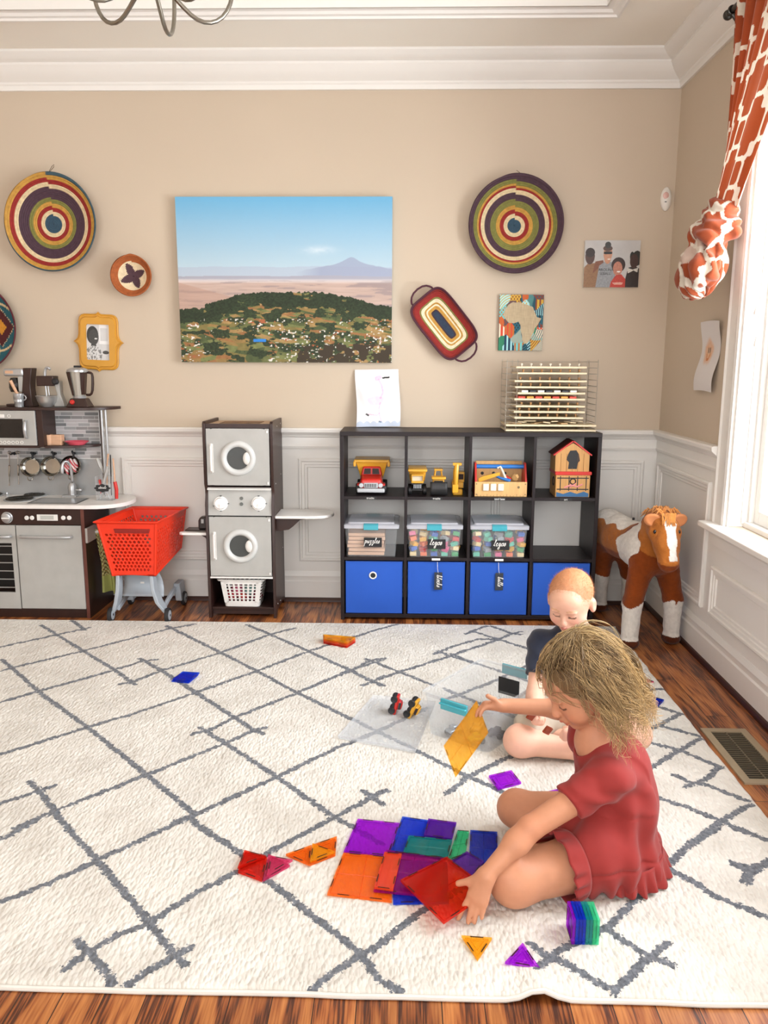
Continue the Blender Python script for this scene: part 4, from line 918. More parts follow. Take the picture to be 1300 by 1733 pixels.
# clear lidded boxes
m_cl = clear('clear_bin_plastic', '#fafbfc', .09, .12, '#f2f4f6'); m_lid = clear('frosted_lid_plastic', '#f4f5fa', .46, .2, '#eef0fa'); m_tq = clear('turquoise_latch', '#63c3cf', .75, .25, '#4fb4c4')
m_pz = mat('puzzle_wood', '#d0a585', .6, var=(20, .1), stretch=(1, 1, 9))
BR = [mat('brick_'+n, c, .35, spec=.5) for n, c in (('red', '#c22f30'), ('yellow', '#e2a82c'), ('green', '#16904c'), ('blue', '#2a5bb0'), ('orange', '#e06a35'), ('tan', '#dcc48e'), ('grey', '#9aa0a5'), ('pink', '#d8608a'), ('mint', '#57b49a'))]
blab = ['clear lidded box holding wooden puzzles, second row left', 'clear lidded box of toy bricks between the puzzle box and the other brick box', 'clear lidded box of toy bricks beside the empty cube']
def brick(b, x, y, z, w, d, h, n=2):
    b.box((x, y, z), (x+w, y+d, z+h)); k = max(1, int(round(w/.0158)))
    for i in range(k): b.cyl((x+w*(i+.5)/k, y+d/2, z+h), (x+w*(i+.5)/k, y+d/2, z+h+.0025), .005, n=10)
for i, (xa, xb) in enumerate(((583, 673), (689, 781), (797, 893))):
    p, q = at(xa, 905, SY0+.012), at(xb, 905, SY0+.012); x0, x1 = p.x, q.x; xm = (x0+x1)/2; y0, y1 = SY0+.008, SY0+.262; z0 = Z1; H_ = .146; w = x1-x0
    t = T('storage_box', blab[i], 'storage box', (xm, y0, z0), group='clear lidded boxes in the middle row')
    tp = .010; th = .002
    def shell(e, z): return [(x0+tp*(1-z)-e*0+e, y0+tp*(1-z)+e), (x1-tp*(1-z)-e, y0+tp*(1-z)+e), (x1-tp*(1-z)-e, y1-tp*(1-z)-e), (x0+tp*(1-z)+e, y1-tp*(1-z)-e)]
    def rr(pts, z, r=.012):
        out = []; n = 5; (ax, ay), (bx, by) = pts[0], pts[2]
        for cx, cy, a0 in ((bx-r, by-r, 0), (ax+r, by-r, 90), (ax+r, ay+r, 180), (bx-r, ay+r, 270)):
            for k in range(n+1): a = R(a0+90*k/n); out.append(Vector((cx+r*math.cos(a), cy+r*math.sin(a), z)))
        return out
    b = MB(); b.loft([rr(shell(0, 0), z0), rr(shell(0, 1), z0+H_), rr(shell(-.005, 1), z0+H_), rr(shell(-.005, 1), z0+H_-.006), rr(shell(-.003, 1), z0+H_-.006), rr(shell(-.003, 1), z0+H_+.002), rr(shell(th, 1), z0+H_), rr(shell(th, 0), z0+th)])
    b.build('tub', m_cl, t)
    b = MB(); z = z0+H_+.001; b.loft([rr(shell(-.007, 1), z-.007), rr(shell(-.008, 1), z+.008), rr(shell(-.003, 1), z+.012), rr(shell(.014, 1), z+.012), rr(shell(.018, 1), z+.019), rr(shell(.022, 1), z+.019)]); b.build('lid', m_lid, t)
    for yy, sg in ((y0-.009, 1), (y1+.009, -1)):
        b = MB(); b.box((xm-.035, yy-.0035, z0+H_-.012), (xm+.035, yy+.004, z0+H_+.012)); b.box((xm-.035, yy, z0+H_+.012), (xm+.035, yy+sg*.028, z0+H_+.016)); b.build('latch', m_tq, t, bevel=.0015)
    cx, cz = at((631, 739, 847)[i], (920, 922, 922)[i], y0-.003).x, at(631, (918, 920, 921)[i], y0-.003).z
    lb = MB().box((cx-.043, y0+.004, cz-.023), (cx+.043, y0+.0012, cz+.023)).build('label_card', m_blk, t, X=Matrix.Translation((0, -.004, 0)))
    script_text(('puzzles', 'legos', 'legos')[i], (.0140, .0165, .0165)[i], Matrix.Translation((cx-.004, y0-.0035, cz-.004)) @ Matrix.Rotation(R(90), 4, 'X'), m_wtx, lb)
    # what is inside, one thing each
    random.seed(40+i)
    if i == 0:
        for k in range(6):
            zz = z0+.004+k*.0185; dx = random.uniform(-.004, .004)
            o = MB().box((x0+.016+dx, y0+.022, zz), (x0+.19+dx, y1-.02, zz+.015)).build('wooden_puzzle', m_pz, None, bevel=.001, loc=(xm, (y0+y1)/2, zz)); tag(o, 'wooden puzzle lying in the stack inside the clear puzzle box', 'puzzle', 'wooden puzzles in the puzzle box')
    else:
        cells = []
        for lay in range(5):
            for cxi in range(5):
                for cyi in range(2): cells.append((cxi, cyi, lay))
        protos = {}
        for (a, c, l) in cells:
            mi = random.randrange(9) if l else [5, 5, 0, 5, 4, 3, 8, 2, 7, 4][(a+3*i) % 10]
            if mi not in protos:
                bb = MB(); brick(bb, -.0155, -.0155, 0, .031, .031, .019); o = bb.build('toy_brick', BR[mi], None, loc=(0, 0, 0), bevel=.0008); protos[mi] = o; first = True
            else: o = protos[mi].copy(); C.objects.link(o)
            o.location = (x0+.03+a*(w-.058)/4+random.uniform(-.004, .004)*(l > 0), y0+.030+c*.042, z0+.004+l*.0245+(0 if l == 0 else random.uniform(0, .002)))
            if l: o.rotation_euler = (random.uniform(-.35, .35), random.uniform(-.35, .35), random.uniform(0, 3))
            tag(o, 'toy brick in the %s clear box' % ('left-hand' if i == 1 else 'right-hand') + ' labelled legos', 'toy brick', 'toy bricks in the %s lettered box' % ('left' if i == 1 else 'right'))

# ------------------------------------------------------------------ toys in the top cubes
def P(px, py, Y): return at(px, py, Y)
def plas(n, c, r=.35): return mat('plastic_'+n, c, r)
m_ty, m_tr, m_tk, m_tg, m_gl = plas('yellow', '#dba12c'), plas('red', '#c42a22'), plas('black', '#1e1e20', .5), plas('grey', '#b9bcc0'), mat('toy_glass', '#2c2024', .15)
def wheel(b, x, y, z, r, w): b.lathe([(r*.35, 0), (r*.4, .0), (r*.5, w*.15), (r*.9, w*.02), (r, w*.15), (r, w*.85), (r*.9, w), (r*.4, w*.9), (.0, w*.9)], (x, y, z), (1, 0, 0), 20)
zt = Z2
def dump_truck():
    cx = at(628, 820, 3.80).x; y0 = 3.775
    t = T('toy_dump_truck', 'red toy dump truck with a yellow bed, front towards the room', 'toy truck', (cx, y0, zt))
    b = MB(); b.hexa([(cx-.056, y0+.012, zt+.03), (cx+.056, y0+.012, zt+.03), (cx+.06, y0+.10, zt+.03), (cx-.06, y0+.10, zt+.03)], [(cx-.046, y0+.018, zt+.075), (cx+.046, y0+.018, zt+.075), (cx+.052, y0+.10, zt+.09), (cx-.052, y0+.10, zt+.09)])
    b.box((cx-.070, y0+.03, zt+.03), (cx+.070, y0+.085, zt+.052)); b.build('hood', m_tr, t, bevel=.010, seg=4)
    b = MB(); b.hexa([(cx-.052, y0+.085, zt+.08), (cx+.052, y0+.085, zt+.08), (cx+.052, y0+.135, zt+.08), (cx-.052, y0+.135, zt+.08)], [(cx-.042, y0+.098, zt+.125), (cx+.042, y0+.098, zt+.125), (cx+.044, y0+.135, zt+.125), (cx-.044, y0+.135, zt+.125)])
    cab = b.build('cab', m_tr, t, bevel=.006, seg=3)
    for s in (-1, 1):
        MB().hexa([(cx+s*.021-.017, y0+.084, zt+.09), (cx+s*.021+.017, y0+.084, zt+.09), (cx+s*.021+.017, y0+.09, zt+.09), (cx+s*.021-.017, y0+.09, zt+.09)], [(cx+s*.019-.015, y0+.0935, zt+.116), (cx+s*.019+.015, y0+.0935, zt+.116), (cx+s*.019+.015, y0+.1, zt+.116), (cx+s*.019-.015, y0+.1, zt+.116)]).build('windscreen', m_gl, cab)
    b = MB(); b.box((cx-.066, y0-.004, zt+.012), (cx+.066, y0+.012, zt+.032)); b.build('bumper', m_tg, t, bevel=.006, seg=3)
    b = MB(); b.box((cx-.034, y0+.004, zt+.034), (cx+.034, y0+.014, zt+.058));
    g = b.build('grille', m_tg, t, bevel=.003); b = MB()
    for k in range(7): b.box((cx-.028+k*.0083, y0+.002, zt+.038), (cx-.0245+k*.0083, y0+.005, zt+.054))
    b.build('grille_slot', m_tk, g)
    for s in (-1, 1): MB().cyl((cx+s*.046, y0+.002, zt+.046), (cx+s*.046, y0+.02, zt+.046), .011, n=16).build('headlight', m_tg, t, bevel=.002)
    b = MB(); yb = y0+.13; A = [(cx-.055, zt+.06), (cx+.055, zt+.06), (cx+.088, zt+.150), (cx-.088, zt+.150)]
    b.hexa([(cx-.05, yb, zt+.05), (cx+.05, yb, zt+.05), (cx+.05, yb+.10, zt+.05), (cx-.05, yb+.10, zt+.05)], [(cx-.078, yb-.03, zt+.150), (cx+.078, yb-.03, zt+.150), (cx+.078, yb+.11, zt+.150), (cx-.078, yb+.11, zt+.150)])
    b.box((cx-.086, yb-.036, zt+.144), (cx+.086, yb+.114, zt+.158)); b.box((cx-.090, yb-.038, zt+.125), (cx-.076, yb-.02, zt+.15)); b.box((cx+.076, yb-.038, zt+.125), (cx+.090, yb-.02, zt+.15)); b.build('tipper_bed', m_ty, t, bevel=.003)
    for s in (-1, 1):
        for yy in (.05, .19):
            b = MB(); wheel(b, cx+s*.05-(.024 if s < 0 else 0), y0+yy, zt+.025, .025, .024); b.build('wheel', m_tk, t)
    MB().box((cx-.03, y0+.03, zt+.02), (cx+.03, y0+.22, zt+.05)).build('chassis', m_tk, t)
dump_truck()
def yellow_vehicle(px0, px1, y0, kind, lab):
    x0, x1 = at(px0, 830, y0).x, at(px1, 830, y0).x; cx = (x0+x1)/2; w = x1-x0
    t = T('toy_'+kind, lab, 'toy vehicle', (cx, y0, zt))
    if kind == 'haul_truck':
        b = MB()
        for s in (-1, 1):
            for yy in (.02, .10): wheel(b, cx+s*w*.30-(.018 if s < 0 else 0), y0+yy, zt+.02, .02, .018)
        build_each(b, 'wheel', m_tk, t)
        b = MB(); b.box((cx-w*.30, y0, zt+.02), (cx+w*.30, y0+.12, zt+.034)); b.box((cx-w*.24, y0-.006, zt+.03), (cx+w*.24, y0+.02, zt+.056)); b.build('chassis', m_tk, t, bevel=.002)
        b = MB()
        for k in range(5): b.box((cx-w*.2+k*w*.09, y0-.009, zt+.034), (cx-w*.2+k*w*.09+.003, y0-.005, zt+.052))
        b.build('grille', plas('grey', ''), t)
        b = MB(); b.box((cx-w*.34, y0+.004, zt+.056), (cx+w*.34, y0+.05, zt+.066)); b.box((cx-w*.34, y0+.01, zt+.066), (cx-w*.28, y0+.05, zt+.092)); b.box((cx+w*.28, y0+.01, zt+.066), (cx+w*.34, y0+.05, zt+.092)); b.box((cx-w*.34, y0+.01, zt+.090), (cx+w*.34, y0+.05, zt+.098)); b.build('cab', m_ty, t, bevel=.002)
        MB().box((cx-w*.28, y0+.02, zt+.066), (cx+w*.28, y0+.045, zt+.090)).build('cab_glass', mat('pale_glass', '#cfc7b0', .2), t)
        b = MB(); b.hexa([(cx-w*.4, y0+.045, zt+.06), (cx+w*.4, y0+.045, zt+.06), (cx+w*.4, y0+.14, zt+.06), (cx-w*.4, y0+.14, zt+.06)], [(cx-w*.5, y0+.03, zt+.125), (cx+w*.5, y0+.03, zt+.125), (cx+w*.5, y0+.15, zt+.125), (cx-w*.5, y0+.15, zt+.125)]); b.box((cx-w*.52, y0-.002, zt+.112), (cx+w*.52, y0+.05, zt+.124)); b.build('tipper_bed', m_ty, t, bevel=.002)
    elif kind == 'bulldozer':
        b = MB(); b.grid(lambda u, v: (x0+w*u, y0-.004-.012*math.sin(math.pi*v), zt+.005+.062*v), 8, 10); b.build('blade', m_tk, t, solid=.004)
        b = MB()
        for s in (-1, 1):
            b.tube([(cx+s*w*.36, y0+.03+.03*math.cos(a), zt+.022+.019*math.sin(a)) if 0 else (cx+s*w*.36, y0+.055+.04*math.cos(a)*(1), zt+.022+.018*math.sin(a)) for a in [2*math.pi*k/18 for k in range(18)]], .007, 6, closed=True)
            b.box((cx+s*w*.36-.006, y0+.02, zt+.012), (cx+s*w*.36+.006, y0+.09, zt+.034))
        b.build('track', m_tk, t)
        b = MB(); b.box((cx-w*.34, y0+.02, zt+.02), (cx+w*.34, y0+.11, zt+.08)); b.box((cx-w*.42, y0+.0, zt+.078), (cx+w*.42, y0+.06, zt+.09)); b.build('body', m_ty, t, bevel=.004)
        b = MB()
        for s in (-1, 1): b.tube([(cx+s*w*.22, y0+.05, zt+.085), (cx+s*w*.16, y0+.055, zt+.118)], .004, 6); b.tube([(cx+s*w*.22, y0+.10, zt+.085), (cx+s*w*.16, y0+.095, zt+.118)], .004, 6)
        b.box((cx-w*.25, y0+.045, zt+.114), (cx+w*.25, y0+.105, zt+.122)); b.build('roll_cage', m_ty, t, bevel=.001)
        MB().box((cx-w*.26, y0+.03, zt+.05), (cx+w*.26, y0+.016, zt+.07)).build('radiator', m_tk, t)
    else:
        b = MB(); b.box((cx-w*.30, y0+.0, zt), (cx+w*.30, y0+.11, zt+.03)); b.build('track', m_ty, t, bevel=.006)
        b = MB(); b.box((cx-w*.34, y0+.01, zt+.034), (cx+w*.34, y0+.10, zt+.062)); b.box((cx+.0, y0+.02, zt+.06), (cx+w*.4, y0+.08, zt+.11)); b.build('body', m_ty, t, bevel=.003)
        b = MB(); b.tube([(cx-w*.12, y0+.02, zt+.05), (cx-w*.16, y0-.01, zt+.12), (cx-w*.10, y0-.015, zt+.150)], [.014, .012, .010], 8); b.tube([(cx-w*.10, y0-.015, zt+.150), (cx-w*.14, y0-.025, zt+.10), (cx-w*.14, y0-.02, zt+.055)], [.011, .011, .009], 8); b.box((cx-w*.34, y0-.022, zt+.146), (cx+w*.18, y0-.008, zt+.158)); b.build('boom', m_ty, t)
        b = MB(); b.hexa([(cx-w*.36, y0-.03, zt+.016), (cx+w*.0, y0-.03, zt+.016), (cx+w*.0, y0-.005, zt+.016), (cx-w*.36, y0-.005, zt+.016)], [(cx-w*.36, y0-.034, zt+.056), (cx+w*.0, y0-.034, zt+.056), (cx+w*.0, y0-.0, zt+.056), (cx-w*.36, y0-.0, zt+.056)]); b.build('bucket', m_ty, t, bevel=.003)
        MB().box((cx+w*.05, y0+.018, zt+.074), (cx+w*.34, y0+.021, zt+.10)).build('window', m_gl, t)
yellow_vehicle(691, 722, 3.79, 'haul_truck', 'small yellow toy tipper truck with a black grille, in the second cube')
yellow_vehicle(728, 757, 3.77, 'bulldozer', 'yellow toy bulldozer with a black front blade, in the second cube')
yellow_vehicle(761, 789, 3.79, 'excavator', 'yellow toy excavator with its arm raised, in the second cube')
def toolbox():
    y0 = 3.765; x0, x1 = at(803.5, 830, y0).x, at(892, 830, y0).x; m_w = mat('light_birch', '#d3a76c', .5, var=(12, .1), stretch=(8, 1, 1))
    t = T('toy_toolbox', 'wooden toy toolbox with red ends and a blue carrying bar, in the third cube', 'toy toolbox', ((x0+x1)/2, y0, zt))
    for x in (x0, x1-.010): MB().prism([(0, 0), (.13, 0), (.13, .075), (.085, .155), (.045, .155), (0, .075)], (x, y0+.004, zt), (0, 1, 0), (0, 0, 1), (.010, 0, 0)).build('end_panel', m_tr, t, bevel=.002)
    MB().box((x0, y0, zt), (x1, y0+.008, zt+.070)).build('front_panel', m_w, t, bevel=.0015)
    MB().box((x0+.01, y0+.12, zt), (x1-.01, y0+.128, zt+.155)).build('back_panel', m_w, t, bevel=.0015)
    MB().box((x0+.01, y0+.008, zt), (x1-.01, y0+.12, zt+.008)).build('base', m_w, t)
    MB().cyl((x0+.004, y0+.066, zt+.135), (x1-.004, y0+.066, zt+.135), .010, n=16).build('carrying_bar', plas('blue', '#2a72c0'), t)
    for k in range(3): MB().box((x0+.038+k*.035, y0-.010, zt+.028), (x0+.066+k*.035, y0+.0, zt+.062)).build('white_block', mat('cream_wood', '#e8ddc8', .6), t, bevel=.003)
    b = MB()
    for k in range(15): b.box((x0+.012+k*.0155, y0-.0006, zt+.001), (x0+.0132+k*.0155, y0+.0005, zt+(.012 if k % 3 == 0 else .007)))
    b.build('ruler_mark', m_blk, t)
    b = MB()
    for x in (x0+.008, x1-.008):
        for z in (zt+.01, zt+.06): b.cyl((x, y0-.001, z), (x, y0+.001, z), .003, n=10)
    b.cyl((x1-.04, y0-.001, zt+.045), (x1-.04, y0+.002, zt+.045), .006, n=14); build_each(b, 'screw', mat('bolt', '#7a6a50', .4, .6), t)
    b = MB()
    for k in range(3): b.cyl((x0+.045+k*.055, y0+.119, zt+.095), (x0+.045+k*.055, y0+.1195, zt+.095), .008, n=14)
    build_each(b, 'peg_hole', m_blk, t)
    def tool(n, lab, f, m_): o = f(MB()).build(n, m_, None, bevel=.001, loc=(x0+.1, y0+.05, zt+.06)); tag(o, lab, 'toy tool', 'toy tools in the toolbox')
    tool('toy_saw', 'yellow toy tool lying in the wooden toolbox', lambda b: b.prism([(0, 0), (.10, .035), (.10, .05), (.02, .03), (0, .02)], (x0+.02, y0+.03, zt+.062), (1, 0, 0), (0, 0, 1), (0, .01, 0)), m_ty)
    tool('toy_spanner', 'blue toy spanner leaning on the toolbox front', lambda b: b.tube([(x0+.095, y0+.05, zt+.10), (x0+.12, y0+.03, zt+.085), (x0+.17, y0+.02, zt+.072)], [.009, .006, .009], 10), plas('blue', ''))
    tool('toy_hammer', 'pale wooden toy hammer sticking up beside the blue spanner', lambda b: b.tube([(x0+.11, y0+.06, zt+.128), (x0+.125, y0+.06, zt+.135), (x0+.135, y0+.05, zt+.115), (x0+.15, y0+.04, zt+.08)], .006, 10), mat('cream_wood', ''))
    tool('toy_screwdriver', 'red toy screwdriver in the toolbox right of the hammer', lambda b: b.tube([(x0+.15, y0+.055, zt+.09), (x0+.175, y0+.045, zt+.075)], .007, 10), m_tr)
    tool('toy_nut', 'wooden toy nut in the right of the toolbox', lambda b: b.cyl((x0+.19, y0+.03, zt+.085), (x0+.2, y0+.045, zt+.09), .016, n=6), mat('light_birch', ''))
toolbox()
def pirate_house():
    y0 = 3.765; x0, x1 = at(940, 830, y0).x, at(998, 830, y0).x; w = x1-x0; cx = (x0+x1)/2; d = .15
    m_w = mat('plank_wood', '#c08f52', .55, var=(10, .12), stretch=(14, 14, 1))
    t = T('wooden_playhouse', 'wooden toy house and chest with a red gabled roof, in the top right cube', 'toy house', (cx, y0, zt))
    MB().box((x0, y0, zt), (x1, y0+d, zt+.105)).build('chest_body', m_w, t, bevel=.002)
    MB().box((x0-.004, y0-.004, zt+.105), (x1+.006, y0+d+.004, zt+.121)).build('chest_rim', m_tr, t, bevel=.002)
    hx0, hx1 = x0-.004, x1-.006; h0, h1, ap = zt+.121, zt+.205, zt+.255; yh = y0+.008
    key = [(.38, .0), (.64, .0), (.66, .30), (.72, .44), (.68, .78), (.60, .98), (.42, .96), (.36, .74), (.32, .50), (.40, .34)]
    W_ = hx1-hx0
    wall = MB().prism([(0, 0), (W_, 0), (W_, h1-h0), (W_/2, ap-h0), (0, h1-h0)], (hx0, yh, h0), (1, 0, 0), (0, 0, 1), (0, .006, 0)).build('gable_wall', m_w, t)
    MB().prism([(p[0]*W_, .012+p[1]*.09) for p in key], (hx0, yh-.0008, h0), (1, 0, 0), (0, 0, 1), (0, .002, 0)).build('doorway', m_blk, wall)
    b = MB()
    for k in range(1, 6): b.box((hx0+W_*k/6-.0006, yh-.0012, h0), (hx0+W_*k/6+.0006, yh, h0+(.02 if k in (3,) else .084)))
    b.build('plank_groove', mat('groove', '#7a4d28', .8), wall)
    MB().box((hx0, yh+.006, h0), (hx0+.006, yh+.13, h1)).build('side_wall', m_w, t); MB().box((hx1-.006, yh+.006, h0), (hx1, yh+.13, h1)).build('side_wall', m_w, t)
    for s in (-1, 1):
        e = Vector((cx-.005+s*(W_/2+.008), 0, h1-.010)); a = Vector((cx-.005, 0, ap+.006)); n_ = Vector((s*.5, 0, .8)).normalized()*.006
        q = [a, e, e+n_, a+n_]
        MB().loft([[Vector((p.x, yh-.006, p.z)) for p in q], [Vector((p.x, yh+.02, p.z)) for p in q]]).build('roof_edge', m_tr, t)
        MB().loft([[Vector((p.x, yh+.02, p.z)) for p in q], [Vector((p.x, yh+.135, p.z)) for p in q]]).build('roof_panel', mat('dark_red_roof', '#5c2a22', .6), t)
    b = MB()
    for z in (zt+.035, zt+.088): b.box((x0+.006, y0-.001, z), (x1-.006, y0, z+.005))
    for k in range(4): b.box((x0+.02+k*w*.25, y0-.0015, zt+.03), (x0+.024+k*w*.25, y0, zt+.10))
    b.torus((cx, y0-.001, zt+.075), (0, 1, 0), .013, .003, 20, 6); b.build('ironwork', m_blk, t)
    b = MB(); b.prism([(0, 0), (w-.01, 0), (w-.01, .016), (w*.8, .025), (w*.6, .014), (w*.4, .024), (w*.2, .013), (0, .022)], (x0+.005, y0-.0015, zt+.002), (1, 0, 0), (0, 0, 1), (0, .0015, 0)); b.build('wave_print', mat('wave_blue', '#2b5f8c', .5), t)
    b = MB(); b.tube([(cx-.04, y0-.002, zt+.045), (cx-.01, y0-.002, zt+.058), (cx+.02, y0-.002, zt+.05), (cx+.045, y0-.002, zt+.062)], .004, 6); b.tube([(cx-.015, y0-.002, zt+.045), (cx+.015, y0-.002, zt+.068)], .003, 6); b.build('pink_figure_print', mat('pink_print', '#d88a8a', .6), t)
    b = MB(); b.torus((x0-.001, y0+.05, zt+.07), (1, 0, 0), .02, .003, 16, 6); b.build('side_ring', m_blk, t)
pirate_house()
# ------------------------------------------------------------------ wire puzzle rack on the shelf
def puzzle_rack():
    m_wire = mat('chrome_wire', '#b9b4aa', .3, .8); x0, x1, y0, y1, z0, z1 = .475, .895, 3.80, 3.99, SH, 1.235
    t = T('puzzle_rack', 'wire rack stacked with wooden peg puzzles on top of the cube shelf', 'puzzle rack', ((x0+x1)/2, 3.9, z0))
    b = MB()
    for x in (x0, x0+.05, x1-.05, x1):
        for y in (y0, y1): b.tube([(x, y, z0), (x, y, z1+.01)], .0018, 6)
    build_each(b, 'upright_wire', m_wire, t); b = MB(); n = 12
    for k in range(n):
        z = z0+.014+k*(z1-z0-.014)/(n-1)
        for (xa, xb) in ((x0, x0+.08), (x1-.08, x1)):
            b.tube([(xa if xa == x0 else xb, y0, z), (xa if xa != x0 else xb, y0, z)], .0016, 6)
        b.tube([(x0, y0, z), (x0, y1, z), (x1, y1, z), (x1, y0, z)], .0016, 6)
    b.tube([(x0, y0, z1), (x1, y0, z1)], .0018, 6); b.build('shelf_wire', m_wire, t)
    m_b = mat('puzzle_board', '#dccbaa', .55, var=(8, .06), stretch=(1, 1, 20)); m_b2 = mat('puzzle_board_edge', '#c9a578', .6)
    random.seed(3); cols = ['#c8402c', '#2f6db0', '#e0b23c', '#3a8a4a', '#e8e4d8', '#6a4a8a', '#d87a3a']
    desc = ['with small white knobs, topmost in the wire rack', 'second from the top of the wire rack', 'third from the top of the wire rack', 'fourth from the top of the wire rack', 'with white pieces, above the colourful one in the rack', 'with red and orange pieces in the wire rack', 'just under the colourful one in the rack', 'with a plain edge, mid low in the wire rack', 'third from the bottom of the wire rack', 'wide, heaped with loose wooden pieces near the rack bottom', 'wide, at the very bottom of the wire rack']
    zs = [1.205, 1.178, 1.142, 1.114, 1.086, 1.058, 1.026, 1.000, .972, .938, .915]
    for k, z in enumerate(zs):
        wide = k >= 9; xa, xb = (x0+.0, x1+.0) if wide else (x0+.05+random.uniform(-.015, .005), x1-.055+random.uniform(-.004, .004)); ya = 3.775 if wide else 3.785+random.uniform(-.008, .01)
        p = T('peg_puzzle', 'wooden tray puzzle ' + desc[k], 'puzzle', ((xa+xb)/2, 3.88, z), group='tray puzzles in the wire rack')
        MB().box((xa, ya, z), (xb, 3.985, z+.0085)).build('board', m_b, p, bevel=.001)
        b = MB(); nn = 7
        if k in (4, 5):
            for j in range(nn):
                c_ = ('#e8e4dc', '#2a2c34') if k == 4 else ('#c8402c', '#d8953a')
                MB().box((xa+.02+j*(xb-xa-.05)/nn, ya+.01, z+.0085), (xa+.02+(j+.8)*(xb-xa-.05)/nn, ya+.12, z+.018)).build('piece', mat('piece'+c_[j % 2][1:], c_[j % 2], .5), p, bevel=.001)
        elif not wide:
            cc = cols[k % 7]
            for j in range(nn): b.lathe([(.003, 0), (.0035, .006), (.006, .009), (.005, .013), (0, .014)], (xa+.03+j*(xb-xa-.06)/(nn-1), ya+.03, z+.0085), n=10)
            build_each(b, 'knob', mat('knob'+str(k), '#e8e0d0' if k == 0 else '#b98a5a', .5), p)
        elif k == 9:
            for j in range(9):
                X = Matrix.Translation((xa+.05+j*.037, ya+.06+random.uniform(-.03, .03), z+.0095+.0045*(j % 3))) @ Matrix.Rotation(random.uniform(-.12, .12), 4, 'Y') @ Matrix.Rotation(random.uniform(0, 3), 4, 'Z')
                MB().box((-.028, -.016, 0), (.028, .016, .005), X=X).build('loose_piece', m_b if j % 3 else m_b2, p, bevel=.001)
puzzle_rack()

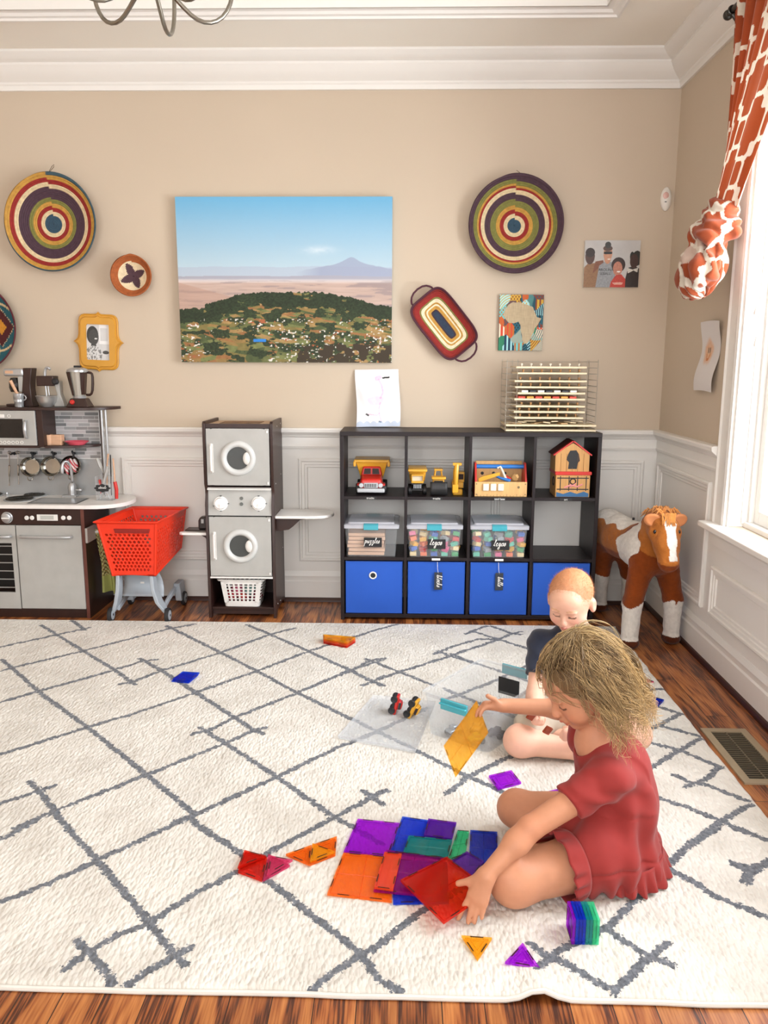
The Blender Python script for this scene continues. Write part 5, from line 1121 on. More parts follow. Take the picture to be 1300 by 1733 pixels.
# ------------------------------------------------------------------ washer and dryer play tower
m_brn = mat('dark_walnut_board', '#2f1913', .4, var=(9, .15), stretch=(6, 6, 1)); m_gry = mat('grey_painted_board', '#abaaa6', .4); m_wp = mat('white_plastic', '#e4e2de', .3); m_sil = mat('silver_plastic', '#b4b6b8', .28, .55); m_wtop = mat('white_laminate', '#e6e3df', .3)
def tower():
    x0, x1, y0, y1 = -.944, -.613, 3.742, 4.03; th = .014; H_ = .955
    t = T('toy_washer_dryer', 'grey toy washer and dryer tower in a dark wood frame, between cart and shelf', 'toy washer', ((x0+x1)/2, y0, 0))
    prof = [(.0, 0), (.0, .56), (.014, .605), (.014, .63), (.0, .66), (-.0, H_-.01), (.012, H_), (.285, H_), (.285, 0), (.262, 0), (.235, .028), (.055, .028), (.028, 0)]
    prof = [(p[0], p[1]) for p in prof]
    for x in (x0, x1-th): MB().prism(prof, (x, y0, 0), (0, 1, 0), (0, 0, 1), (th, 0, 0)).build('side_panel', m_brn, t, bevel=.0015)
    xa, xb = x0+th, x1-th; xm = (xa+xb)/2
    b = MB(); b.box((xa, y0+.012, .931), (xb, y1-.005, .940)); b.build('top_board', mat('tan_board', '#bfa080', .6), t, bevel=.001)
    b = MB(); b.box((xa+.05, y0+.08, .9405), (xb-.06, y0+.21, .942)); b.build('top_sticker', mat('kraft_sticker', '#7a5a3c', .7, var=(40, .5)), t)
    MB().box((xa, y0+.008, .924), (xb, y0+.02, .944)).build('top_rail', m_brn, t)
    MB().box((xa, y0+.01, .634), (xb, y1, .646)).build('mid_board', m_brn, t); MB().box((xa, y0+.02, .038), (xb, y1, .050)).build('bottom_board', m_brn, t, bevel=.001); MB().box((xa, y0+.03, .012), (xb, y0+.04, .038)).build('kick_board', m_brn, t)
    MB().box((xa, y1-.006, .05), (xb, y1, .93)).build('back_board', m_brn, t)
    def door(z0, z1, cz, lab):
        b = MB(); n = 40; r = .052; cxx = xm+.0; dx0, dx1 = xa+.003, xb-.004
        # board with a round port
        def ring(y, rad, sq):
            o = []
            for k in range(n):
                a = 2*math.pi*(k+.5)/n; ca, sa = math.cos(a), math.sin(a)
                if sq: s = min(((dx1-cxx) if ca > 0 else (cxx-dx0))/abs(ca) if abs(ca) > 1e-6 else 9, ((z1-cz) if sa > 0 else (cz-z0))/abs(sa) if abs(sa) > 1e-6 else 9)
                else: s = rad
                o.append(Vector((cxx+ca*s, y, cz+sa*s)))
            return o
        b.loft([ring(y0+.012, r, 0), ring(y0+.012, 0, 1), ring(y0, 0, 1), ring(y0, r, 0)], closed=True)
        d = b.build('door', m_gry, t, angle=30)
        cs = MB()
        for sx, sz in ((dx0, z0), (dx1, z0), (dx0, z1), (dx1, z1)): pass
        bb = MB()
        for sx in (dx0, dx1):
            for sz in (z0, z1):
                pass
        bb.box((dx0, y0+.0005, z0), (dx0+.02, y0+.0115, z0+.02)); bb.box((dx1-.02, y0+.0005, z0), (dx1, y0+.0115, z0+.02)); bb.box((dx0, y0+.0005, z1-.02), (dx0+.02, y0+.0115, z1)); bb.box((dx1-.02, y0+.0005, z1-.02), (dx1, y0+.0115, z1)); bb.build('door_corner', m_gry, d)
        MB().lathe([(.053, .0), (.054, .008), (.060, .013), (.066, .016), (.076, .014), (.082, .007), (.083, 0)], (cxx, y0, cz), (0, -1, 0), 48).build('port_ring', mat('port_ring_grey', '#c9cac8', .3), d, angle=50)
        MB().cyl((cxx, y0-.001, cz), (cxx, y0+.010, cz), .056, n=40).build('port_glass', mat('dark_port', '#3e4140', .3, spec=.6), d)
        MB().ell((cxx+.045, y0-.004, cz), (.022, .010, .031), 20).build('latch', m_wp, d)
        b = MB(); hx = dx0+.024; b.tube([(hx, y0, cz+.066), (hx, y0-.016, cz+.056), (hx, y0-.018, cz), (hx, y0-.016, cz-.056), (hx, y0, cz-.066)], .0052, 10); b.box((hx-.008, y0-.0012, cz-.068), (hx+.008, y0, cz+.068)); b.build('handle', m_wp, d)
        MB().box((hx+.045, y0-.003, cz+.01+(.02)), (hx+.075, y0-.0003, cz+.042)).build('vent_cover', m_gry, d, bevel=.003)
        for z in (z0+.012, z1-.014): MB().box((dx1-.012, y0-.003, z-.006), (dx1-.004, y0, z+.006)).build('hinge', m_wp, d, bevel=.001)
    door(.654, .922, .783, ''); door(.212, .502, .360, '')
    b = MB(); b.prism([(0, .0), (0, .004), (.012, .010), (.02, .010), (.02, 0)], (xa, y0-.002, .632), (0, 1, 0), (0, 0, 1), (xb-xa, 0, 0)); b.build('upper_ledge', m_wp, t)
    MB().hexa([(xa, y0+.004, .508), (xb, y0+.004, .508), (xb, y0+.04, .508), (xa, y0+.04, .508)], [(xa, y0+.020, .630), (xb, y0+.020, .630), (xb, y0+.05, .630), (xa, y0+.05, .630)]).build('control_panel', m_gry, t)
    ay = Vector((0, -1, .12)).normalized()
    for px in (374, 438):
        c = at(px, 852, y0+.012); c.y = y0+.0115
        kb = MB().lathe([(.034, .0), (.034, .002), (.029, .003), (.027, .014), (.024, .02), (.0, .021)], c, ay, 36).build('knob', mat('bright_white_plastic', '#f2f1ef', .25), t, angle=40)
        MB().box((c.x-.002, c.y-.026, c.z-.022), (c.x+.002, c.y-.018, c.z+.0)).build('pointer', m_wp, kb)
        b = MB()
        for a in (0, 90, 200, 270): b.box((c.x+.036*math.cos(R(a))-.004, c.y-.006, c.z+.036*math.sin(R(a))-.002), (c.x+.036*math.cos(R(a))+.004, c.y+.004, c.z+.036*math.sin(R(a))+.002))
        b.build('dial_mark', mat('dial_grey', '#5f625f', .5), kb)
    for z in (.590, .563): MB().lathe([(.0075, 0), (.0085, .002), (.0065, .003), (0, .002)], (xm+.008, y0+.003+(z-.508)*.131, z), ay, 20).build('button', mat('dial_grey', ''), t)
    MB().box((xa, y0-.004, .200), (xb, y0+.02, .208)).build('lower_ledge', m_wp, t, bevel=.001)
    # screws on the right side
    b = MB()
    for y, z in ((.06, .655), (.22, .68), (.24, .30), (.05, .06), (.13, .052), (.24, .93), (.13, .925)): b.cyl((x1+.001, y0+y, z), (x1-.001, y0+y, z), .003, n=10)
    build_each(b, 'screw_cap', m_wp, t)
    # fold-down ironing shelf on the right and iron rest on the left
    zs = .492; p = [(0, 0)]; pts = []
    for k in range(13):
        a = R(-90+180*k/12); pts.append((.15+.125*max(0, math.cos(a))**.75, .095+.095*math.sin(a)))
    poly = [(0, 0)] + pts + [(0, .19)]
    s = MB().prism(poly, (x1, y0+.012, zs), (1, 0, 0), (0, 1, 0), (0, 0, .014)).build('ironing_shelf', m_wtop, t, bevel=.003)
    MB().prism([(0, 0), (.155, 0), (.15, -.006), (.115, -.012), (.08, -.045), (.06, -.06), (.02, -.066), (0, -.066)], (x1, y0+.05, zs), (1, 0, 0), (0, 0, 1), (0, .012, 0)).build('shelf_bracket', m_brn, s, bevel=.001)
    z2 = .408
    s2 = MB().prism([(0, 0), (-.12, 0), (-.135, .012), (-.135, .03), (-.11, .05), (-.08, .15), (0, .15)], (x0, y0+.012, z2), (1, 0, 0), (0, 1, 0), (0, 0, .012)).build('iron_shelf', m_wtop, t, bevel=.002)
    MB().prism([(0, -.075), (0, 0), (-.055, 0), (-.045, -.003), (-.015, -.02), (-.004, -.05)], (x0, y0+.05, z2), (1, 0, 0), (0, 0, 1), (0, .012, 0)).build('shelf_bracket', m_brn, s2, bevel=.001)
    ir = T('toy_iron', 'dark toy iron standing on the left shelf of the washer tower', 'toy iron', (x0-.035, y0+.08, z2+.012))
    b = MB(); b.box((x0-.115, y0+.045, z2+.0125), (x0-.01, y0+.12, z2+.019)); b.build('sole_plate', mat('dark_iron', '#2c2422', .35), ir, bevel=.004)
    b = MB(); b.prism([(0, 0), (.042, 0), (.044, .05), (.036, .062), (.012, .062), (0, .045)], (x0-.052, y0+.06, z2+.019), (1, 0, 0), (0, 0, 1), (0, .045, 0)); b.build('body', mat('dark_iron', ''), ir, bevel=.008, seg=3)
    MB().box((x0-.036, y0+.058, z2+.05), (x0-.024, y0+.0605, z2+.07)).build('badge', m_sil, ir)
    # laundry basket
    lb = T('laundry_basket', 'small white plastic laundry basket in the bottom of the washer tower', 'basket', (xm, y0+.06, .050))
    bx0, bx1, by0, by1, bz0, bz1 = xm-.112, xm+.098, y0+.012, y0+.17, .051, .188
    b = MB()
    def rc(e, z, r=.018): return rr2(bx0+e, bx1-e, by0+e*.7, by1-e*.7, z, r)
    b.loft([rc(.02, bz0+.006), rc(.022, bz0), rc(.024, bz0), rc(.022, bz0+.006)], cap=True)
    # rim, bottom band, ribs
    for z0_, z1_ in ((bz0, bz0+.028), (bz1-.022, bz1)):
        f = lambda z: .02*(1-(z-bz0)/(bz1-bz0))
        b.loft([rc(f(z0_), z0_), rc(f(z1_), z1_), rc(f(z1_)+.003, z1_), rc(f(z0_)+.003, z0_)], closed=True, cap=False)
    b.loft([rc(-.010, bz1-.004), rc(-.012, bz1), rc(0, bz1+.003), rc(.003, bz1), rc(.003, bz1-.004)], closed=True, cap=False)
    nv = 22
    for k in range(5):
        z = bz0+.040+k*.0165; f0 = .02*(1-(z-bz0)/(bz1-bz0)); b.loft([rc(f0, z-.0022), rc(f0-.0004, z+.0022), rc(f0+.0025, z+.0022), rc(f0+.003, z-.0022)], closed=True, cap=False)
    for yy, s in ((by0, 1), (by1, -1)):
        for k in range(8):
            u = .10+.80*k/7
            for e0, w in ((0, .0045),):
                xA = bx0+.02+(bx1-bx0-.04)*u; xB = bx0+(bx1-bx0)*u; yA, yB = yy+s*.014, yy
                b.hexa([(xA-w, min(yA, yA+s*.003), bz0+.026), (xA+w, min(yA, yA+s*.003), bz0+.026), (xA+w, max(yA, yA+s*.003), bz0+.026), (xA-w, max(yA, yA+s*.003), bz0+.026)], [(xB-w, min(yB, yB+s*.003), bz1-.02), (xB+w, min(yB, yB+s*.003), bz1-.02), (xB+w, max(yB, yB+s*.003), bz1-.02), (xB-w, max(yB, yB+s*.003), bz1-.02)])
        # solid corners each side of the lattice
        for ua, ub in ((.02, .14), (.86, .98)):
            def q(u, z, yo): g = (z-bz0)/(bz1-bz0); return (bx0+.02*(1-g)+(bx1-bx0-.04*(1-g))*u, yy+s*(.014*(1-g))+s*yo, z)
            b.hexa([q(ua, bz0+.02, 0), q(ub, bz0+.02, 0), q(ub, bz0+.02, .003), q(ua, bz0+.02, .003)], [q(ua, bz1-.01, 0), q(ub, bz1-.01, 0), q(ub, bz1-.01, .003), q(ua, bz1-.01, .003)])
    b.build('basket_body', m_wp, lb, angle=40)
    random.seed(8)
    for k, (c_, n_) in enumerate((('#b8303a', 'red'), ('#d86a88', 'pink'), ('#c8403a', 'scarlet'), ('#8fb8b0', 'pale green'), ('#7a2030', 'dark red'))):
        X = bx0+.045+k*.03
        o = MB().ell((X, by0+.07, bz0+.045+(k % 2)*.028), (.034, .045, .034), 14).build('folded_cloth', mat('cloth_'+n_.replace(' ', '_'), c_, .9), None, loc=(X, by0+.07, bz0+.02)); tag(o, '%s cloth showing through the lattice of the white laundry basket' % n_, 'cloth', 'cloths in the laundry basket')
    o = MB().tube([(bx0+.004, by0+.02, bz1+.010), (bx0+.06, by0+.016, bz1+.013), (bx0+.09, by0+.02, bz1+.011)], [.008, .010, .006], 10).build('red_cloth_roll', mat('cloth_red', ''), None, loc=(bx0, by0, bz1)); tag(o, 'red rolled cloth lying on the rim of the laundry basket', 'cloth')
def rr2(x0, x1, y0, y1, z, r, n=5):
    out = []
    for cx, cy, a0 in ((x1-r, y1-r, 0), (x0+r, y1-r, 90), (x0+r, y0+r, 180), (x1-r, y0+r, 270)):
        for k in range(n+1): a = R(a0+90*k/n); out.append(Vector((cx+r*math.cos(a), cy+r*math.sin(a), z)))
    return out
tower()

# ------------------------------------------------------------------ play kitchen
def kitchen():
    x0, x1, y0, y1 = -2.14, -1.515, 3.712, 4.03; zc = .560
    t = T('play_kitchen', 'wooden toy kitchen with grey doors, hob, sink and tiled back, at the left edge', 'toy kitchen', (-1.8, y0, 0))
    b = MB(); b.box((x0, y0+.014, .03), (x1-.014, y1, .05)); b.box((x0, y0+.006, 0), (x1-.016, y0+.016, .043)); b.build('plinth', m_brn, t, bevel=.001)
    MB().box((x1-.016, y0-.002, 0), (x1, y1, zc-.018)).build('side_panel', m_brn, t, bevel=.001)
    MB().box((x1-.016, y0-.0035, .0), (x1, y0-.002, zc-.018)).build('edge_strip', mat('red_brown_edge', '#5f3228', .45), t)
    MB().box((x0, y1-.008, 0), (x1-.016, y1, zc-.018)).build('back_board', m_brn, t)
    MB().box((x0, y0+.002, .462), (x1-.016, y0+.014, zc-.018)).build('control_fascia', m_brn, t, bevel=.001)
    # right door and oven door
    d = MB().box((-1.846, y0-.006, .047), (x1-.018, y0+.006, .459)).build('cupboard_door', m_gry, t, bevel=.0025)
    def bar(xa, xb, z, par):
        b = MB(); b.tube([(xa, y0-.006, z), (xa+.004, y0-.026, z), (xa+.02, y0-.03, z), (xb-.02, y0-.03, z), (xb-.004, y0-.026, z), (xb, y0-.006, z)], [.009, .009, .0075, .0075, .009, .009], 12); b.build('handle', m_sil, par, subd=1)
    bar(-1.822, -1.576, .407, d)
    n = 28; ox0, ox1, oz0, oz1 = -2.13, -1.850, .047, .459; wx0, wx1, wz0, wz1 = -2.05, -1.872, .128, .372
    b = MB(); b.box((ox0, y0-.006, wz1), (ox1, y0+.006, oz1)); b.box((ox0, y0-.006, oz0), (ox1, y0+.006, wz0)); b.box((ox0, y0-.006, wz0), (wx0, y0+.006, wz1)); b.box((wx1, y0-.006, wz0), (ox1, y0+.006, wz1)); o = b.build('oven_door', m_gry, t)
    MB().box((wx0, y0+.1, wz0), (wx1, y0+.101, wz1)).build('oven_interior', mat('oven_dark', '#15110f', .6), o)
    for k in range(6):
        z = wz0+.02+k*.041; MB().tube([(wx0, y0+.012, z), (wx1, y0+.012, z)], .0028, 8).build('oven_rack', m_sil, o)
    bar(-2.09, -1.868, .407, o)
    c = at(12, 876, y0); kb = MB().lathe([(.027, 0), (.028, .004), (.024, .006), (.022, .014), (.018, .016), (0, .016)], (c.x, y0+.002, c.z), (0, -1, 0), 36).build('oven_knob', m_sil, t, angle=40); MB().box((c.x-.018, y0-.022, c.z-.003), (c.x+.018, y0-.012, c.z+.003)).build('pointer', m_wp, kb, bevel=.001)
    for px in (45, 54, 107, 117): c = at(px, 876.5, y0); MB().lathe([(.0105, 0), (.0105, .003), (.008, .005), (0, .005)], (c.x, y0+.002, c.z), (0, -1, 0), 20).build('push_button', m_wp, t)
    c = at(80, 876, y0); ds = MB().box((c.x-.050, y0-.002, c.z-.015), (c.x+.050, y0+.002, c.z+.015)).build('display', m_wp, t, bevel=.004); MB().box((c.x-.032, y0-.003, c.z-.009), (c.x+.032, y0-.0018, c.z+.010)).build('screen', mat('lcd_grey', '#b9bcb6', .3), ds)
    # counter with sink cut-out
    def cpts(off=0):
        pts = [(x0, y0-.016+off)]
        for k in range(15):
            a = R(-90+180*k/14); pts.append((-1.50+(.172-off)*max(0, math.cos(a))**.8, 3.872+(.176-off)*math.sin(a)))
        return pts[:1]+[p for p in pts[1:] if p[1] < 4.031]+[(-1.40, 4.031), (x0, 4.031)]
    sk = (-1.79, -1.565, 3.745, 3.885)
    cp = cpts()
    b = MB(); bm = bmesh.new(); vs_ = [bm.verts.new((x, y, zc)) for x, y in cp]; hs = [bm.verts.new(p+(zc,)) for p in ((sk[0], sk[2]), (sk[1], sk[2]), (sk[1], sk[3]), (sk[0], sk[3]))]
    es = [bm.edges.new((vs_[i], vs_[(i+1) % len(vs_)])) for i in range(len(vs_))]+[bm.edges.new((hs[i], hs[(i+1) % 4])) for i in range(4)]
    bmesh.ops.triangle_fill(bm, use_beauty=True, edges=es); bmesh.ops.recalc_face_normals(bm, faces=bm.faces)
    g = bmesh.ops.extrude_face_region(bm, geom=list(bm.faces)); bmesh.ops.translate(bm, verts=[v for v in g['geom'] if isinstance(v, bmesh.types.BMVert)], vec=(0, 0, -.018)); bmesh.ops.recalc_face_normals(bm, faces=bm.faces)
    bm.verts.index_update(); b.add([tuple(v.co) for v in bm.verts], [tuple(v.index for v in f.verts) for f in bm.faces]); bm.free()
    ct = b.build('counter', m_wtop, t, bevel=.002)
    b = MB(); ss = [(sk[0], sk[2]), (sk[1], sk[2]), (sk[1], sk[3]), (sk[0], sk[3])]
    b.loft([[Vector((x+(-.008 if x < -1.7 else .008), y+(-.008 if y < 3.8 else .008), zc+.0015)) for x, y in ss], [Vector((x, y, zc+.0015)) for x, y in ss], [Vector((x, y, zc-.05)) for x, y in ss], [Vector((x, y, zc-.0505)) for x, y in ss]], cap=True); b.build('sink_basin', m_sil, t, bevel=.001)
    # hob
    mh = mat('hob_black', '#26241f', .45, bump=(60, .6, .002))
    for px, py, r in ((33, 844, .072), (66, 834.5, .058), (0, 833, .052), (-30, 846, .07)):
        c = fl(px, py, zc+.006); c.y = min(c.y, 3.955)
        bn = MB().lathe([(r, 0), (r+.002, .004), (r-.004, .006), (r-.012, .005), (0, .004)], (c.x, c.y, zc), n=36).build('burner_ring', m_sil, t)
        b = MB()
        for k in range(5): b.torus((c.x, c.y, zc+.008), (0, 0, 1), r-.012-k*.009, .0036, 36, 8)
        b.build('coil', mh, bn)
    for px, py in ((38, 836), (12, 840)):
        c = fl(px, py, zc); MB().lathe([(.010, 0), (.011, .008), (.006, .012), (.004, .02), (.0, .021)], c, n=16).build('hob_tap', m_sil, t)
    # tap
    c = Vector((-1.662, 3.945, zc)); fb = MB(); fb.box((c.x-.045, c.y-.025, zc), (c.x+.025, c.y+.02, zc+.010)); fb.build('tap_base', m_sil, t, bevel=.002)
    MB().lathe([(.02, 0), (.019, .02), (.021, .05), (.016, .062), (.012, .07), (0, .07)], c, n=24).build('tap_body', m_sil, t)
    tp = MB(); pts = [(c.x+.004, c.y, zc+.06), (c.x+.003, c.y, zc+.14), (c.x-.002, c.y-.006, zc+.172), (c.x-.014, c.y-.018, zc+.184), (c.x-.026, c.y-.03, zc+.176), (c.x-.03, c.y-.034, zc+.15), (c.x-.03, c.y-.034, zc+.115)]; tp.tube(pts, [.009, .008, .008, .008, .008, .009, .011], 12); tp.build('spout', m_sil, t, subd=1)
    b = MB(); b.tube([(c.x+.012, c.y, zc+.035), (c.x+.036, c.y, zc+.034)], .006, 10); b.lathe([(.006, 0), (.012, .003), (.010, .014), (0, .016)], (c.x+.036, c.y, zc+.034), (1, 0, .0), 14); b.build('tap_lever', m_sil, t)
    # back panel, tiles
    yb = 3.995
    MB().box((x0, yb, zc), (-1.516, yb+.012, 1.0)).build('rear_panel', m_brn, t, bevel=.001)
    MB().box((x0, yb-.003, zc), (-1.522, yb, .745)).build('splashback', mat('splash_grey', '#a3a5a6', .35, .3), t)
    # tile strip: surface pattern in one mesh with four materials
    tm = [mat('grout_light', '#d8d8d6', .6)]+[mat('tile_grey_%s' % k, c_, .35) for k, c_ in (('a', '#9b9c9c'), ('b', '#787a7b'), ('c', '#b9b5b6'), ('d', '#8c8a8a'))]
    b = MB(); b.box((x0, yb-.005, .745), (-1.522, yb, .995), 0); random.seed(12); rh = .0178; k = 0; z = .748
    while z+rh < .997:
        x = -1.5235+(.0 if k % 2 else .0); first = [.055, .02, .07, .0, .045][k % 5]; xr = -1.524; w_ = first or .058
        while xr > x0+.07:
            b.box((xr-w_+.0018, yb-.0065, z+.0014), (xr, yb-.004, z+rh-.0012), random.choice((1, 2, 3, 4, 3))); xr -= w_; w_ = .060
        z += rh; k += 1
    b.build('tiled_strip', tm, t)
    # upper cupboard: microwave and shelf
    MB().box((-1.772, 3.845, .818), (-1.742, yb, 1.0)).build('cupboard_divider', m_brn, t, bevel=.001)
    MB().box((x0, 3.845, .814), (-1.772, yb, .826)).build('microwave_floor', m_brn, t)
    mw = MB().box((x0, 3.836, .827), (-1.775, 3.85, .994)).build('microwave_door', m_gry, t, bevel=.002)
    p0, p1 = at(-14, 751-10, 3.835), at(38, 709, 3.835); MB().box((p0.x, 3.834, p0.z), (p1.x, 3.838, p1.z)).build('door_window', mat('dark_window', '#1e1a18', .25, var=(90, .4)), mw, bevel=.004)
    hx = at(44.5, 728, 3.83).x; MB().tube([(hx, 3.836, .948), (hx+.001, 3.815, .944), (hx+.002, 3.808, .905), (hx+.001, 3.815, .866), (hx, 3.836, .862)], [.006, .008, .009, .008, .006], 12).build('handle', m_sil, mw, subd=1)
    for px in (-6, 1, 8, 15, 22, 29, 37): c = at(px, 749.5, 3.835); MB().torus((c.x, 3.8355, c.z+.002), (0, 1, 0), .0065, .0015, 16, 6).build('button', m_wp, mw)
    c = at(15, 704, 3.835); MB().torus((c.x, 3.8355, c.z), (0, 1, 0), .007, .0015, 16, 6).build('button', m_wp, mw); c = at(3, 704, 3.835); MB().box((c.x-.02, 3.834, c.z-.008), (c.x+.012, 3.8365, c.z+.008)).build('clock', m_wp, mw, bevel=.002)
    top = [(x0, 3.835), (-1.60, 3.835)]+[(-1.60+.185*math.sin(R(a)), 4.0-.165*math.cos(R(a))) for a in (15, 30, 45, 60, 75, 88)]+[(-1.415, yb+.014), (x0, yb+.014)]
    MB().prism(top, (0, 0, .996), (1, 0, 0), (0, 1, 0), (0, 0, .014)).build('top_shelf', m_brn, t, bevel=.0015)
    low = [(-1.742, 3.85)]+[(-1.742+.228*math.sin(R(a)), 3.995-.145*math.cos(R(a))) for a in range(6, 91, 9)]+[(-1.742, 3.995)]
    MB().prism(low, (0, 0, .812), (1, 0, 0), (0, 1, 0), (0, 0, .012)).build('lower_shelf', m_brn, t, bevel=.001)
    for x in (-1.497, -1.477): MB().tube([(x, 3.96, .56 if x < -1.49 else .72), (x, 3.96, 1.0)], .0065, 12).build('chrome_post', m_sil, t)
    for px in (18, 24, 57, 92, 124): c = at(px, 768, 3.97); MB().tube([(c.x, yb-.006, c.z), (c.x, yb-.024, c.z-.002), (c.x, yb-.028, c.z+.006)], .0055, 8).build('hook', m_blk, t)
    # towel bar plate on the side
    MB().prism([(3.79-.085, .0), (3.79+.02, 0), (3.79+.045, .012), (3.79+.055, .036), (3.79+.045, .06), (3.79+.02, .072), (3.79-.085, .072)], (x1+.001, 0, .375), (0, 1, 0), (0, 0, 1), (.012, 0, 0)).build('towel_bracket', m_gry, t, bevel=.002)
    MB().cyl((x1+.012, 3.81, .412), (x1+.09, 3.81, .412), .011, n=16).build('towel_bar', m_wp, t)
    MB().box((-1.46, 3.98, .30), (-1.425, 4.02, zc-.018)).build('corner_leg', m_wp, t)
kitchen()
def towel():
    t = T('patterned_towel', 'green and maroon striped towel hanging on the kitchen side rail', 'towel', (-1.46, 3.84, .42))
    n, k = 40, 90; u, v = np.meshgrid(np.linspace(0, 1, n), np.linspace(0, 1, k))
    x = -1.502+.082*u+.010*np.sin(u*9+v*2)*v; y = 3.80+.05*v+.018*np.sin(u*13+1.5*v)*(.3+v); z = .425-.325*v-.012*u*v
    def fn():
        g = LC('#a3a65f'); c = np.ones(u.shape+(3,))*g; a = v*14+1.8*np.abs(((u*2.5) % 1)*2-1); m = (v < .72)
        s = a % 1; c[m & (s < .28)] = LC('#3a1518'); c[m & (s > .45) & (s < .6)] = LC('#d8c79a'); c[m & (s > .75) & (s < .86)] = LC('#8a2a24'); return c
    P_ = np.stack([x, y, z], -1).reshape(-1, 3); i = np.arange(n-1)[None]+n*np.arange(k-1)[:, None]
    o = npmesh('cloth', P_, np.stack([i, i+1, i+n+1, i+n], -1).reshape(-1, 4), mat('towel_cloth', rough=.95, attr=True, bump=(500, .4, .0006)), col=fn().reshape(-1, 3), parent=t); s = o.modifiers.new('s', 'SOLIDIFY'); s.thickness = .004
towel()
def kitchen_things():
    zt_ = 1.0105
    def single(name, lab, cat, c, group=None): return T(name, lab, cat, c, group=group)
    # cup with wooden spoon
    c = at(33, 690, 3.88); c.z = zt_
    t = single('metal_cup', 'small metal cup with a side handle at the left of the kitchen top', 'cup', c)
    MB().lathe([(.0, .0), (.020, 0), (.021, .022), (.0225, .024), (.0225, .036), (.024, .038), (.025, .062), (.023, .064), (.021, .03), (0, .028)], c, n=28).build('cup_body', m_sil, t); MB().tube([(c.x+.021, c.y, zt_+.055), (c.x+.036, c.y, zt_+.055), (c.x+.038, c.y, zt_+.035), (c.x+.02, c.y, zt_+.03)], .004, 8).build('handle', m_sil, t, subd=1)
    o = MB().tube([(c.x+.004, c.y-.0, zt_+.04), (c.x-.034, c.y-.0, zt_+.125)], [.006, .008], 10).build('wooden_spoon', m_pz, None, loc=(c.x, c.y, zt_+.04)); tag(o, 'pale wooden spoon handle sticking out of the metal cup', 'spoon')
    # coffee machine
    c = at(48, 690, 3.93); c.z = zt_; x = c.x
    t = single('toy_coffee_maker', 'dark and silver toy coffee maker left of the stand mixer', 'toy coffee maker', c)
    MB().prism([(-.035, 0), (.03, 0), (.022, .03), (.018, .09), (.026, .15), (.032, .185), (-.012, .185), (-.016, .13), (-.026, .06)], (x+.012, c.y-.03, zt_), (1, 0, 0), (0, 0, 1), (0, .06, 0)).build('body', m_brn, t, bevel=.003)
    b = MB(); b.box((x-.095, c.y-.035, zt_+.146), (x+.002, c.y+.03, zt_+.182)); b.build('head', m_sil, t, bevel=.008, seg=3)
    MB().box((x-.085, c.y-.037, zt_+.158), (x-.045, c.y-.033, zt_+.172)).build('brew_plate', m_pz, t, bevel=.002)
    MB().lathe([(.0, .07), (.024, .07), (.03, .09), (.028, .12), (.02, .138), (.0, .14)], (x-.055, c.y, zt_), n=24).build('jug', mat('dark_jug', '#221d1c', .15), t)
    MB().box((x-.095, c.y-.03, zt_), (x+.0, c.y+.03, zt_+.012)).build('base', m_brn, t, bevel=.003); MB().box((x-.03, c.y-.028, zt_+.07), (x+.002, c.y+.028, zt_+.146)).build('filter_holder', m_gry, t, bevel=.004)
    # stand mixer
    c = at(84, 690, 3.90); c.z = zt_; x = c.x
    t = single('toy_stand_mixer', 'dark toy stand mixer between the coffee maker and the jug blender', 'toy mixer', c)
    MB().prism([(.022, 0), (.075, 0), (.07, .02), (.055, .06), (.055, .125), (.025, .125), (.04, .06), (.02, .03)], (x, c.y, zt_), (1, 0, 0), (0, 0, 1), (0, .045, 0)).build('stand', m_gry, t, bevel=.004)
    MB().box((x-.048, c.y-.02, zt_+.1), (x+.035, c.y+.045, zt_+.148)).build('motor_head', m_brn, t, bevel=.004)
    MB().lathe([(.012, 0), (.015, .003), (.015, .016), (.01, .022), (0, .022)], (x+.046, c.y-.01, zt_+.122), (0, -1, 0), 20).build('speed_knob', m_blk, t)
    MB().tube([(x-.012, c.y, zt_+.12), (x-.012, c.y, zt_+.17), (x-.004, c.y, zt_+.188), (x+.012, c.y, zt_+.188), (x+.016, c.y, zt_+.175)], [.007, .007, .009, .009, .007], 10).build('lift_handle', m_sil, t, subd=1)
    b = MB(); b.tube([(x-.012, c.y, zt_+.10), (x-.010, c.y, zt_+.05)], .0045, 8); b.tube([(x+.0, c.y, zt_+.10), (x+.003, c.y, zt_+.055)], .003, 8); b.build('beater', m_sil, t)
    o = MB().lathe([(.0, 0), (.022, 0), (.03, .008), (.044, .028), (.050, .05), (.052, .052), (.050, .054), (.046, .048), (.036, .02), (.0, .006)], (x-.006, c.y-.01, zt_), n=36).build('mixing_bowl', mat('bright_steel', '#c9c9c7', .32, .7), None, loc=(x-.006, c.y-.01, zt_)); tag(o, 'small steel mixing bowl under the toy mixer', 'bowl')
    # blender
    c = at(137, 690, 3.90); c.z = zt_; x = c.x
    t = single('toy_blender', 'toy jug blender with a dark handle and a red button on its base', 'toy blender', c)
    MB().hexa([(x-.058, c.y-.04, zt_), (x+.052, c.y-.04, zt_), (x+.052, c.y+.04, zt_), (x-.058, c.y+.04, zt_)], [(x-.038, c.y-.03, zt_+.042), (x+.032, c.y-.03, zt_+.042), (x+.032, c.y+.03, zt_+.042), (x-.038, c.y+.03, zt_+.042)]).build('base', m_brn, t, bevel=.004)
    MB().lathe([(.011, 0), (.012, .004), (.009, .010), (0, .011)], (x-.026, c.y-.034, zt_+.024), (0, -1, .2), 20).build('red_button', plas('red', ''), t)
    MB().lathe([(.030, .042), (.032, .05), (.029, .054)], (x-.003, c.y, zt_), n=30).build('collar', m_sil, t)
